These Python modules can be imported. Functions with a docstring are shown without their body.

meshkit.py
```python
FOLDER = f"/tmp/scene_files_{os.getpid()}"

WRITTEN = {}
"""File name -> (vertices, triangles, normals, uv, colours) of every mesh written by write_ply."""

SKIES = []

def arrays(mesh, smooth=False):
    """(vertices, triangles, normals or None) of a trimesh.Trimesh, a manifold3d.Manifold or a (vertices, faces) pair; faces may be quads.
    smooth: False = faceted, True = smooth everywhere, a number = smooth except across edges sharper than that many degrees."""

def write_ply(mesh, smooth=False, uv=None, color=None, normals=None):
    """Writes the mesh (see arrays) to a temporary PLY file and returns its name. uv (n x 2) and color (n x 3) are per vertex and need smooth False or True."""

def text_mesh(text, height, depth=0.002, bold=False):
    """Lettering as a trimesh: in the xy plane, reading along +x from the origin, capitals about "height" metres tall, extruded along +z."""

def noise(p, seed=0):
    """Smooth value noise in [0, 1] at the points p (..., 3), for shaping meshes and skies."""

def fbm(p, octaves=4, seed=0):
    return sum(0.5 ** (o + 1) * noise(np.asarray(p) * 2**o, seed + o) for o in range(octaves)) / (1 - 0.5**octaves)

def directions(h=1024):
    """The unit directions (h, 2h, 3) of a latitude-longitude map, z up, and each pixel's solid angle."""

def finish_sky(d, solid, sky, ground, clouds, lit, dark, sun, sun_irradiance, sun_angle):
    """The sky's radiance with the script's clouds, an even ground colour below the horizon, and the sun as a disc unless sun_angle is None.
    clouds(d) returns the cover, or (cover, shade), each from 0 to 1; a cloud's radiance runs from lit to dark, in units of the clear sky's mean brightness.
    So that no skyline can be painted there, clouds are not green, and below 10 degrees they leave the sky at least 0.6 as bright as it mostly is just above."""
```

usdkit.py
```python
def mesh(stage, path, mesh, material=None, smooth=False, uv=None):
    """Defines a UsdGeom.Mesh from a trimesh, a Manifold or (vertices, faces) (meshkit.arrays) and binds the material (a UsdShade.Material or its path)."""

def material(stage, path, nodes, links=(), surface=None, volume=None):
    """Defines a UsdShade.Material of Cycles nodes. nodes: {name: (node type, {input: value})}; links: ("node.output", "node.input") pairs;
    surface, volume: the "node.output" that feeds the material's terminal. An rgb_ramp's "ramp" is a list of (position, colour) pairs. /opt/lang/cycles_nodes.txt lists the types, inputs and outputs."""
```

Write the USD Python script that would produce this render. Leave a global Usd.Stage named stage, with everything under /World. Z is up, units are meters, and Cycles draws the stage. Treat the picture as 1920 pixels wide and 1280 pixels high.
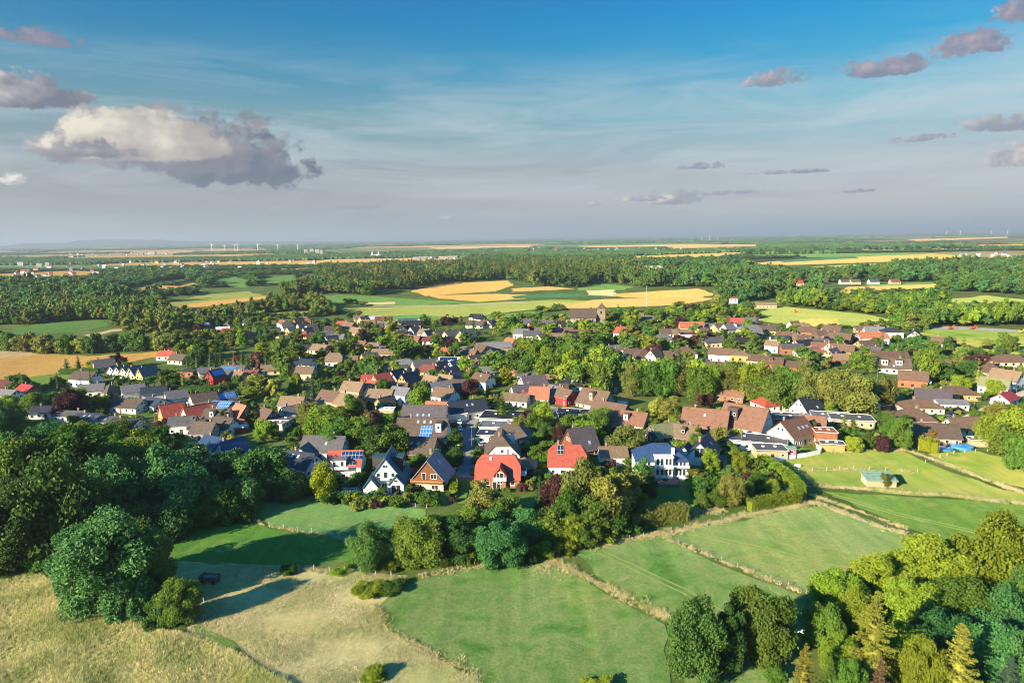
import math, random, numpy as np, trimesh, usdkit, meshkit
import shapely
from shapely.geometry import Polygon, Point
from scipy.spatial import Delaunay, cKDTree
from pxr import Usd, UsdGeom, UsdLux, UsdShade, Gf, Sdf, Vt

# ------------------------------------------------------------------ stage, camera, sky, sun, exposure
stage = Usd.Stage.CreateInMemory()
UsdGeom.SetStageUpAxis(stage, UsdGeom.Tokens.z)
UsdGeom.SetStageMetersPerUnit(stage, 1.0)
UsdGeom.Xform.Define(stage, '/World')
EYE = np.array([0., 0., 75.])
PITCH, ROLL, FOC = math.radians(8.6), math.radians(0.85), 1280.0
_F = np.array([0, math.cos(PITCH), -math.sin(PITCH)])
_R0 = np.array([1., 0, 0]); _U0 = np.cross(_R0, _F)
_R = math.cos(ROLL) * _R0 - math.sin(ROLL) * _U0
_U = math.cos(ROLL) * _U0 + math.sin(ROLL) * _R0
cam = UsdGeom.Camera.Define(stage, '/World/camera')
cam.CreateHorizontalApertureAttr(36.0); cam.CreateVerticalApertureAttr(24.0); cam.CreateFocalLengthAttr(24.0)
cam.CreateClippingRangeAttr(Gf.Vec2f(1, 200000))
_m = np.eye(4); _m[0, :3] = _R; _m[1, :3] = _U; _m[2, :3] = -_F; _m[3, :3] = EYE
cam.AddTransformOp().Set(Gf.Matrix4d(_m.tolist()))
cam.CreateExposureAttr(2.3)
SUN_EL = math.radians(19.0)
_s = np.array([-0.78, -0.62]); _s /= np.linalg.norm(_s)
SUN = np.array([_s[0] * math.cos(SUN_EL), _s[1] * math.cos(SUN_EL), math.sin(SUN_EL)])
sun = UsdLux.DistantLight.Define(stage, '/World/sun')
sun.CreateNormalizeAttr(True); sun.CreateIntensityAttr(0.78); sun.CreateAngleAttr(0.53); sun.CreateColorAttr(Gf.Vec3f(1, 0.83, 0.56))
_x = np.cross([0, 0, 1], SUN); _x /= np.linalg.norm(_x); _y = np.cross(SUN, _x)
_m = np.eye(4); _m[0, :3] = _x; _m[1, :3] = _y; _m[2, :3] = SUN
sun.AddTransformOp().Set(Gf.Matrix4d(_m.tolist()))

def sky_material():
    N = {"sky": ("sky_texture", {"sky_type": "single_scattering", "sun_disc": False, "sun_elevation": SUN_EL, "sun_rotation": math.atan2(SUN[0], SUN[1])}),
         "tc": ("texture_coordinate", {}), "sep": ("separate_xyz", {}),
         "bw": ("rgb_to_bw", {}), "bwg": ("math", {"math_type": "power", "value2": 1.0}),
         "bwm": ("math", {"math_type": "multiply", "value2": 1.0}),
         "ramp": ("rgb_ramp", {"ramp": [(0, (0.1376, 0.1376, 0.131)), (0.04, (0.118, 0.1194, 0.1166)), (0.087, (0.1002, 0.1144, 0.1195)), (0.17, (0.0671, 0.1474, 0.1801)), (0.235, (0.0081, 0.13, 0.2315)), (0.28, (0.0005, 0.1228, 0.2692)), (0.335, (0.0005, 0.1098, 0.3019)), (0.5, (0.0024, 0.1543, 0.4224)), (1.0, (0.0156, 0.2968, 0.781))]}),
         "tint": ("mix_color", {"blend_type": "multiply", "fac": 1.0, "use_clamp": False}),
         "bg": ("background_shader", {"strength": 0.15})}
    L = [("tc.generated", "sep.vector"), ("sky.color", "bw.color"), ("bw.val", "bwg.value1"), ("bwg.value", "bwm.value1"),
         ("sep.z", "ramp.fac"), ("ramp.color", "tint.a"), ("bwm.value", "tint.b")]
    state = {"cur": "tint.result", "k": 0}
    def node(kind, inp=None, **links):
        state["k"] += 1; n = f"n{state['k']}"; N[n] = (kind, inp or {})
        for k, v in links.items(): L.append((v, f"{n}.{k}"))
        return n
    def M(op, a, b=None, c=None, clamp=False):
        inp = {"math_type": op, "use_clamp": clamp}; ln = {}
        for i, v in enumerate((a, b, c)):
            if v is None: continue
            if isinstance(v, str): ln[f"value{i+1}"] = v
            else: inp[f"value{i+1}"] = float(v)
        return node("math", inp, **ln) + ".value"
    az = M("arctan2", "sep.x", "sep.y"); el = M("arcsine", "sep.z")
    CK = 1 / (0.15 * 2 ** 2.3)
    def over(alpha, colour=None, link=None):
        if colour is not None: colour = tuple(c * CK for c in colour)
        m = node("mix_color", {"use_clamp": False} | ({} if link else {"b": colour}), a=state["cur"], fac=alpha, **({"b": link} if link else {}))
        state["cur"] = m + ".result"
    def ramp(v, stops): return node("rgb_ramp", {"ramp": stops}, fac=v) + ".color"
    # high thin veil: streaks stretched along the horizon, tilted
    mp = node("mapping", {"rotation": (0.0, 0.13, 0.0), "scale": (1.6, 1.6, 11.0)}, vector="tc.generated")
    nz = node("noise_texture", {"scale": 2.1, "detail": 9.0, "roughness": 0.62, "distortion": 0.6}, vector=mp + ".vector")
    a1 = M("multiply_add", nz + ".fac", 3.3, -1.38, True)
    band = ramp("sep.z", [(0, (.45,) * 3), (.06, (.6,) * 3), (.15, (.9,) * 3), (.20, (.5,) * 3), (.25, (.06,) * 3), (.28, (.0,) * 3), (.5, (.0,) * 3), (1, (.0,) * 3)])
    over(M("multiply", M("multiply", a1, band), 0.8), (.66, .72, .76))
    # low grey-mauve sheets near the horizon
    mp2 = node("mapping", {"scale": (2.2, 2.2, 34.0)}, vector="tc.generated")
    nz2 = node("noise_texture", {"scale": 2.6, "detail": 7.0, "roughness": 0.6}, vector=mp2 + ".vector")
    a2 = M("multiply_add", nz2 + ".fac", 3.0, -1.45, True)
    band2 = ramp("sep.z", [(0, (.5,) * 3), (.05, (.9,) * 3), (.12, (.7,) * 3), (.2, (.1,) * 3), (.3, (0,) * 3), (1, (0,) * 3)])
    over(M("multiply", M("multiply", a2, band2), 0.5), (.36, .375, .40))
    # cumulus: (azimuth, elevation of the base, half width, height, brightness) in degrees; noise shapes them
    d2r = math.radians
    def puff(a0, e0, wa, h, thick=1.0, lit=.5, dark=(.13, .15, .21), light=(.98, .93, .80), warm=0.0, amp=1.9, soft=2.8):
        sc = 1.15 / d2r(wa) if wa > 4 else 1.5 / d2r(wa)
        mpv = node("mapping", {"scale": (1, 1, 1.25), "location": (a0 * .37, e0 * .71, 0)}, vector="tc.generated")
        mpo = node("mapping", {"scale": (1, 1, 1.25), "location": (a0 * .37 + .16 / sc, e0 * .71, -.20 / sc)}, vector="tc.generated")
        nA = node("noise_texture", {"scale": sc, "detail": 9.0, "roughness": 0.58}, vector=mpv + ".vector")
        nC = node("noise_texture", {"scale": sc * 1.3, "detail": 4.0, "roughness": 0.5}, vector=mpv + ".vector")
        nB = node("noise_texture", {"scale": sc * 1.3, "detail": 4.0, "roughness": 0.5}, vector=mpo + ".vector")
        nD = node("noise_texture", {"scale": sc * 4.0, "detail": 8.0, "roughness": 0.65}, vector=mpv + ".vector")
        relief = M("subtract", nC + ".fac", nB + ".fac")
        da = M("divide", M("subtract", az, d2r(a0)), d2r(wa))
        de = M("divide", M("subtract", el, d2r(e0)), d2r(h))
        low = M("multiply", M("minimum", de, 0.0), 2.6)             # flat base: falls off fast below
        up = M("maximum", de, 0.0)
        r2 = M("add", M("multiply", da, da), M("add", M("multiply", up, up), M("multiply", low, low)))
        f = M("add", M("subtract", 0.80 * thick, r2), M("multiply", M("subtract", nA + ".fac", 0.5), amp * 2.6))
        f = M("add", f, M("multiply", M("subtract", nD + ".fac", 0.5), 1.6))
        alpha = M("multiply", f, soft, None, True)
        # thickness, side towards the sun (left) and relief decide how light it is
        s = M("add", M("multiply", relief, 2.6), M("multiply", M("subtract", lit, M("multiply", da, 0.34)), 1.0))
        s = M("add", s, M("multiply", M("subtract", nD + ".fac", 0.5), 0.35))
        s = M("subtract", s, M("multiply", M("maximum", M("subtract", 0.12, de), 0.0), 1.2), None, True)
        dark, light = tuple(c * CK for c in dark), tuple(c * CK for c in light)
        mid = tuple((x * .6 + y * .4) for x, y in zip(dark, light))
        col = ramp(s, [(0, dark), (.35, tuple(.6 * x + .4 * y for x, y in zip(dark, mid))), (.62, mid), (1, light)])
        over(M("multiply", alpha, 0.97), link=col)
    PINK = (.62, .50, .50)
    puff(-33.0, 13.2, 3.2, 1.1, .8, .25, (.22, .24, .34), PINK, amp=.7)
    puff(-34.5, 9.6, 5.0, 2.2, .9, .55, (.17, .18, .25), (.78, .72, .68), amp=.8)
    puff(-20.6, 5.5, 6.0, 3.8, 1.1, .22, (.12, .145, .21), (.50, .48, .50), amp=1.1)
    puff(-26.2, 6.5, 8.2, 4.4, 1.12, .40, (.22, .215, .27), (.66, .60, .58), amp=.9)
    puff(-27.6, 6.9, 6.6, 2.7, 1.12, .78, (.42, .38, .36), (.92, .84, .69), amp=.75)
    puff(-30.5, 6.3, 4.2, 1.2, .8, .45, (.22, .22, .27), (.62, .58, .55), amp=.8)
    puff(-35.3, 4.2, 0.95, 0.8, .9, .8, (.4, .4, .42), (.95, .9, .78), amp=.5)
    puff(28.0, 11.2, 3.9, 1.25, .85, .35, (.22, .25, .36), PINK, amp=.8)
    puff(20.5, 11.2, 2.8, 1.1, .8, .45, (.26, .30, .40), PINK, amp=.8)
    puff(32.8, 11.8, 3.0, 1.5, .8, .35, (.24, .26, .37), PINK, amp=.8)
    puff(36.5, 13.6, 3.0, 2.0, .85, .3, (.24, .26, .37), PINK, amp=.8)
    puff(35.0, 6.9, 3.9, 1.2, .7, .5, (.30, .33, .40), (.66, .60, .58), amp=.9)
    puff(36.5, 4.6, 3.0, 1.6, .85, .6, (.34, .36, .42), (.85, .74, .66), amp=.8)
    puff(13.0, 2.75, 3.4, 1.0, .8, .55, (.30, .33, .40), (.85, .76, .66), amp=.8)
    puff(18.0, 3.2, 3.2, 0.5, .6, .3, (.30, .33, .42), (.5, .48, .5), amp=.9)
    puff(7.0, 2.6, .8, 0.45, .8, .6, (.35, .37, .42), (.8, .74, .66), amp=.6)
    puff(-5.0, 1.7, 1.2, 0.4, .7, .6, (.36, .38, .43), (.72, .66, .62), amp=.6)
    puff(15.5, 5.3, 3.0, 0.5, .6, .4, (.28, .32, .42), (.5, .47, .5), amp=1.0)
    puff(10.0, 2.9, 3.4, 0.45, .6, .6, (.30, .33, .40), (.80, .72, .64), amp=1.0)
    puff(21.5, 4.6, 4.2, 0.4, .55, .35, (.28, .31, .40), (.46, .45, .49), amp=1.1)
    puff(26.0, 3.0, 4.0, 0.35, .5, .4, (.30, .33, .41), (.5, .48, .5), amp=1.1)
    puff(30.0, 6.4, 3.0, 0.5, .55, .4, (.30, .33, .42), (.56, .52, .53), amp=1.0)
    puff(-14.0, 2.6, 4.5, 0.35, .5, .4, (.32, .34, .40), (.5, .49, .5), amp=1.1)
    L.append((state["cur"], "bg.color"))
    return usdkit.material(stage, '/World/Looks/sky', N, L, surface="bg.background")
UsdGeom.Scope.Define(stage, '/World/Looks')
dome = UsdLux.DomeLight.Define(stage, '/World/sky')
UsdShade.MaterialBindingAPI.Apply(dome.GetPrim()).Bind(sky_material())

# ------------------------------------------------------------------ terrain and the way from a pixel of the photograph (1920 x 1280) to the ground
def smooth(t): t = np.clip(t, 0, 1); return t * t * (3 - 2 * t)
def height(x, y):
    """The plain is level; a wooded hill stands behind and to the left of the drone and runs out under the nearest meadow."""
    x = np.asarray(x, float); y = np.asarray(y, float)
    s = 0.41 * x + 0.91 * y; t = 0.91 * x - 0.41 * y
    wob = 5 * np.sin(t * 0.021 + 1.0) + 3 * np.sin(t * 0.057) + 1.5 * np.sin(t * 0.13 + 2)
    crest = (62 + wob) * smooth((-256 - t) / 60) + 2
    up = smooth((82 + 0.02 * np.abs(t) - s) / 175)
    z = crest * up * smooth((t + 1500) / 500) * smooth((900 - t) / 500)
    swell = 0.9 * np.sin(x * .035 + 1.3) * np.sin(y * .041 + .4) * smooth((y - 150) / 60) * smooth((270 - y) / 40) * smooth((x - 80) / 40)
    return z + np.maximum(swell, -0.6)
def to_world(px, py):
    d = _F * FOC + _R * (px - 960) - _U * (py - 640)
    if d[2] > -0.3: d = d * 1.0; d[2] = -0.3
    z = 0.0
    for _ in range(30):
        k = (z - EYE[2]) / d[2]; p = EYE + k * d
        z2 = float(height(p[0], p[1]))
        if abs(z2 - z) < 1e-3: break
        z = 0.5 * z + 0.5 * z2
    return p[0], p[1]
def to_pixel(x, y, z):
    v = np.array([x, y, z]) - EYE; f = v @ _F
    return 960 + FOC * (v @ _R) / f, 640 - FOC * (v @ _U) / f
def depth_of(x, y, z=0): return float((np.array([x, y, z]) - EYE) @ _F)
def height_for_top(x, y, z0, ytop):
    lo, hi = 0.0, 80.0
    for _ in range(40):
        mid = (lo + hi) / 2
        if to_pixel(x, y, z0 + mid)[1] > ytop: lo = mid
        else: hi = mid
    return lo

# ------------------------------------------------------------------ helpers
USED = {}
def path_for(name, parent=None):
    base = (str(parent.GetPath()) if parent is not None else '/World') + '/' + name
    n = USED.get(base, 0); USED[base] = n + 1
    return base if n == 0 else f"{base}_{n:03d}"
def tag(prim, label=None, cat=None, group=None, kind=None):
    for k, v in (("label", label), ("category", cat), ("group", group), ("kind", kind)):
        if v: prim.SetCustomDataByKey(k, v)
    return prim
def thing(name, loc=(0, 0, 0), rot=0.0, scale=None, **kw):
    x = UsdGeom.Xform.Define(stage, path_for(name))
    x.AddTranslateOp().Set(Gf.Vec3d(*map(float, loc)))
    if rot: x.AddRotateZOp().Set(float(rot))
    if scale is not None: x.AddScaleOp().Set(Gf.Vec3f(*map(float, scale)))
    return tag(x.GetPrim(), **kw)
class MB:
    """Collects boxes, prisms, tubes into one mesh."""
    def __init__(s): s.v, s.f, s.n = [], [], 0
    def add(s, v, f):
        v = np.asarray(v, float); f = np.asarray(f, int)
        if f.shape[1] == 4: f = np.vstack([f[:, [0, 1, 2]], f[:, [0, 2, 3]]])
        s.v.append(v); s.f.append(f + s.n); s.n += len(v); return s
    def box(s, c, size, rz=0.0, ax=None):
        h = np.array(size) / 2
        v = np.array([[i, j, k] for i in (-1, 1) for j in (-1, 1) for k in (-1, 1)]) * h
        if ax is not None: v = v @ np.asarray(ax, float)
        elif rz:
            a = math.radians(rz); v = v @ np.array([[math.cos(a), math.sin(a), 0], [-math.sin(a), math.cos(a), 0], [0, 0, 1]])
        return s.add(v + np.array(c), [[0, 1, 3, 2], [4, 6, 7, 5], [0, 4, 5, 1], [2, 3, 7, 6], [0, 2, 6, 4], [1, 5, 7, 3]])
    def prism(s, poly, a, b, axis='x'):
        """poly in (y,z) extruded along x from a to b (or (x,z) along y)."""
        n = len(poly); P = np.array(poly, float)
        def put(t):
            o = np.zeros((n, 3))
            if axis == 'x': o[:, 0] = t; o[:, 1:] = P
            elif axis == 'y': o[:, 1] = t; o[:, [0, 2]] = P
            else: o[:, 2] = t; o[:, :2] = P
            return o
        v = np.vstack([put(a), put(b)]); f = [[0, i, i + 1] for i in range(1, n - 1)] + [[n, n + i + 1, n + i] for i in range(1, n - 1)]
        for i in range(n):
            j = (i + 1) % n; f += [[i, n + i, n + j], [i, n + j, j]]
        return s.add(v, f)
    def slab(s, poly, th):
        P = np.array(poly, float); n = len(P)
        nn = np.cross(P[1] - P[0], P[2] - P[0]); nn /= np.linalg.norm(nn)
        if nn[2] < 0: nn = -nn
        v = np.vstack([P, P - nn * th]); f = [[0, i, i + 1] for i in range(1, n - 1)] + [[n, n + i + 1, n + i] for i in range(1, n - 1)]
        for i in range(n):
            j = (i + 1) % n; f += [[i, n + i, n + j], [i, n + j, j]]
        return s.add(v, f)
    def tube(s, pts, rad, sides=6):
        p = np.asarray(pts, float); r = np.broadcast_to(rad, (len(p),)); t = np.gradient(p, axis=0); t /= np.linalg.norm(t, axis=1, keepdims=True) + 1e-9
        a = np.cross(t, np.where(np.abs(t[:, 2:]) < .9, [0, 0, 1.], [1., 0, 0])); a /= np.linalg.norm(a, axis=1, keepdims=True) + 1e-9
        b = np.cross(t, a); ang = np.arange(sides) * 2 * np.pi / sides
        v = p[:, None] + r[:, None, None] * (np.cos(ang)[None, :, None] * a[:, None] + np.sin(ang)[None, :, None] * b[:, None])
        f = []
        for i in range(len(p) - 1):
            for j in range(sides):
                k = (j + 1) % sides; f.append([i * sides + j, i * sides + k, (i + 1) * sides + k, (i + 1) * sides + j])
        s.add(v.reshape(-1, 3), f)
        e = len(p) - 1
        s.add(v[e], [[0, i, i + 1] for i in range(1, sides - 1)]); return s
    def cyl(s, c, r, h, sides=16, r2=None): return s.tube([c, (c[0], c[1], c[2] + h)], [r, r if r2 is None else r2], sides)
    def mesh(s): return np.vstack(s.v), np.vstack(s.f)
    def build(s, name, material, parent=None, smooth=False, **kw):
        return tag(usdkit.mesh(stage, path_for(name, parent), s.mesh(), material, smooth).GetPrim(), **kw)
def raw_mesh(name, vf, material, parent=None, smooth=False, **kw):
    return tag(usdkit.mesh(stage, path_for(name, parent), vf, material, smooth).GetPrim(), **kw)
ORD = ["first", "second", "third", "fourth", "fifth", "sixth", "seventh", "eighth", "ninth", "tenth", "eleventh", "twelfth", "thirteenth", "fourteenth", "fifteenth", "sixteenth", "seventeenth", "eighteenth", "nineteenth", "twentieth"]
def ordinal(i, n):
    if n == 1: return ""
    if i == 0: return "leftmost"
    if i == n - 1: return "rightmost"
    if i < 20: return ORD[i] + " from left"
    return "twenty-" + ORD[i - 20] + " from left" if i < 29 else f"{i + 1}th from left"

# ------------------------------------------------------------------ materials
MAT = {}
def plain(name, col, rough=.7, var=.15, scale=1.5, spec=.3, metallic=0.0):
    if name not in MAT:
        lo = tuple(max(c * (1 - var), 0) for c in col); hi = tuple(min(c * (1 + var), 1) for c in col)
        MAT[name] = usdkit.material(stage, '/World/Looks/' + name, {"tc": ("texture_coordinate", {}), "n": ("noise_texture", {"scale": scale, "detail": 4.0}),
            "r": ("rgb_ramp", {"ramp": [(.3, lo), (.7, hi)]}), "p": ("principled_bsdf", {"roughness": rough, "specular_ior_level": spec, "metallic": metallic})},
            [("tc.object", "n.vector"), ("n.fac", "r.fac"), ("r.color", "p.base_color")], surface="p.BSDF")
    return MAT[name]
ROOFC = {"brown": (.135, .086, .060), "tan": (.205, .142, .092), "darkbrown": (.10, .074, .058), "grey": (.17, .17, .185), "darkgrey": (.095, .095, .102), "navy": (.032, .042, .066), "blue": (.025, .062, .165),
         "teal": (.05, .13, .17), "red": (.37, .078, .052), "orange": (.38, .135, .075), "rust": (.205, .105, .070), "crimson": (.36, .045, .055), "maroon": (.16, .05, .045), "lilac": (.22, .19, .22), "purple": (.10, .085, .10),
         "green": (.27, .44, .33), "moss": (.19, .20, .10), "white": (.6, .62, .66), "black": (.022, .022, .026)}
WALLC = {"white": (.70, .69, .66), "cream": (.70, .58, .40), "yellow": (.68, .47, .17), "brick": (.34, .15, .085), "orange": (.60, .27, .10), "pink": (.60, .40, .36), "grey": (.36, .36, .35),
         "red": (.48, .035, .04), "timber": (.20, .085, .04), "dark": (.06, .055, .055), "tanwall": (.46, .34, .21), "bluewall": (.42, .62, .74)}
def roof_mat(c):
    k = "roof_" + c
    if k not in MAT:
        b = ROOFC[c]
        MAT[k] = usdkit.material(stage, '/World/Looks/' + k, {
            "tc": ("texture_coordinate", {}), "mp": ("mapping", {"rotation": (math.radians(90), 0, 0), "scale": (1, 1, 1)}),
            "br": ("brick_texture", {"color1": tuple(x * .84 for x in b), "color2": tuple(min(x * 1.16, 1) for x in b), "mortar": tuple(x * .55 for x in b), "scale": 1.0, "brick_width": .34, "row_height": .24, "mortar_size": .018}),
            "n": ("noise_texture", {"scale": .7, "detail": 5.0, "roughness": .65}), "r": ("rgb_ramp", {"ramp": [(.28, (.58, .60, .54)), (.45, (.92, .92, .90)), (.6, (1, 1, 1)), (.8, (1.25, 1.2, 1.1))]}),
            "oi": ("object_info", {}), "hv": ("hsv", {}), "mr": ("map_range", {"to_min": .82, "to_max": 1.18}),
            "m": ("mix_color", {"blend_type": "multiply", "fac": 1.0}), "bp": ("bump", {"strength": .35, "distance": .03}),
            "p": ("principled_bsdf", {"roughness": .62, "specular_ior_level": .35})},
            [("tc.object", "mp.vector"), ("mp.vector", "br.vector"), ("tc.object", "n.vector"), ("n.fac", "r.fac"), ("br.color", "m.a"), ("r.color", "m.b"), ("m.result", "hv.color"),
             ("oi.random", "mr.value"), ("mr.result", "hv.value"), ("hv.color", "p.base_color"), ("br.fac", "bp.height"), ("bp.normal", "p.normal")], surface="p.BSDF")
    return MAT[k]
def wall_mat(c):
    k = "wall_" + c
    if k not in MAT:
        b = WALLC[c]; brick = c in ("brick", "timber")
        N = {"tc": ("texture_coordinate", {}), "n": ("noise_texture", {"scale": .9, "detail": 5.0}), "r": ("rgb_ramp", {"ramp": [(.25, tuple(x * .80 for x in b)), (.6, b), (.85, tuple(min(x * 1.06, .86) for x in b))]}),
             "p": ("principled_bsdf", {"roughness": .85, "specular_ior_level": .2})}
        L = [("tc.object", "n.vector"), ("n.fac", "r.fac")]
        if brick:
            N["w"] = ("wave_texture", {"bands_direction": "z", "scale": 1.6 if c == "brick" else 1.1, "distortion": .4}); N["m"] = ("mix_color", {"blend_type": "multiply", "fac": .35})
            L += [("tc.object", "w.vector"), ("r.color", "m.a"), ("w.color", "m.b"), ("m.result", "p.base_color")]
        else: L += [("r.color", "p.base_color")]
        MAT[k] = usdkit.material(stage, '/World/Looks/' + k, N, L, surface="p.BSDF")
    return MAT[k]
GLASS = usdkit.material(stage, '/World/Looks/window_glass', {"p": ("principled_bsdf", {"base_color": (.025, .032, .04), "roughness": .06, "specular_ior_level": .7})}, surface="p.BSDF")
FRAME = plain("window_frame", (.78, .78, .76), .5, .05)
METAL = plain("grey_metal", (.35, .36, .38), .45, .1, 1.5, .5, .6)
SOLAR = usdkit.material(stage, '/World/Looks/solar_cells', {"p": ("principled_bsdf", {"base_color": (.012, .03, .085), "roughness": .12, "specular_ior_level": .8})}, surface="p.BSDF")
SOLAR_BLUE = usdkit.material(stage, '/World/Looks/solar_cells_blue', {"p": ("principled_bsdf", {"base_color": (.04, .16, .42), "roughness": .2, "specular_ior_level": .8})}, surface="p.BSDF")
def leaf_mat(name, col, hue=.022, val=.30):
    k = "leaf_" + name
    if k not in MAT:
        lo = tuple(c * .62 for c in col); hi = tuple(min(c * 1.45, 1) for c in col)
        MAT[k] = usdkit.material(stage, '/World/Looks/' + k, {
            "g": ("geometry", {}), "oi": ("object_info", {}), "r": ("rgb_ramp", {"ramp": [(0, lo), (.5, col), (1, hi)]}),
            "n": ("noise_texture", {"scale": .45, "detail": 2.0}), "tc": ("texture_coordinate", {}), "ad": ("math", {"math_type": "multiply_add", "value2": .55, "value3": .22}),
            "ad2": ("math", {"math_type": "multiply_add", "value2": .45, "value3": 0.0}),
            "mh": ("map_range", {"to_min": .5 - hue, "to_max": .5 + hue}), "mv": ("map_range", {"to_min": 1 - val, "to_max": 1 + val}), "w": ("white_noise_texture", {"dimensions": "1D"}), "hv": ("hsv", {}),
            "d": ("diffuse_bsdf", {}), "t": ("translucent_bsdf", {}), "gl": ("glossy_bsdf", {"roughness": .45, "color": (.9, .95, .9)}), "m": ("mix_closure", {"fac": .38}), "m2": ("mix_closure", {"fac": .008})},
            [("g.random_per_island", "ad.value1"), ("tc.object", "n.vector"), ("n.fac", "ad2.value1"), ("ad2.value", "ad.value3"), ("ad.value", "r.fac"), ("r.color", "hv.color"),
             ("oi.random", "mh.value"), ("mh.result", "hv.hue"), ("oi.random", "w.w"), ("w.value", "mv.value"), ("mv.result", "hv.value"),
             ("hv.color", "d.color"), ("hv.color", "t.color"), ("d.BSDF", "m.closure1"), ("t.BSDF", "m.closure2"), ("m.closure", "m2.closure1"), ("gl.BSDF", "m2.closure2")], surface="m2.closure")
    return MAT[k]
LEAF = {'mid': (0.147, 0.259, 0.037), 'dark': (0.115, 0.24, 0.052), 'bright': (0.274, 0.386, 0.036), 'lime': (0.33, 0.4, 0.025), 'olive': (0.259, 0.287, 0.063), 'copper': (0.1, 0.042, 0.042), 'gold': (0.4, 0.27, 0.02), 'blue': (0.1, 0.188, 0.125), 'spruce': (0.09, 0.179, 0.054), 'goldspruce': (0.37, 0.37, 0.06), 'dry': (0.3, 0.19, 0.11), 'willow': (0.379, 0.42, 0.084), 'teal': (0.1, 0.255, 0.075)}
BARK = plain("bark", (.16, .115, .08), .9, .35, 3.0)
BIRCH = plain("birch_bark", (.5, .48, .44), .8, .3, 5.0)
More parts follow.
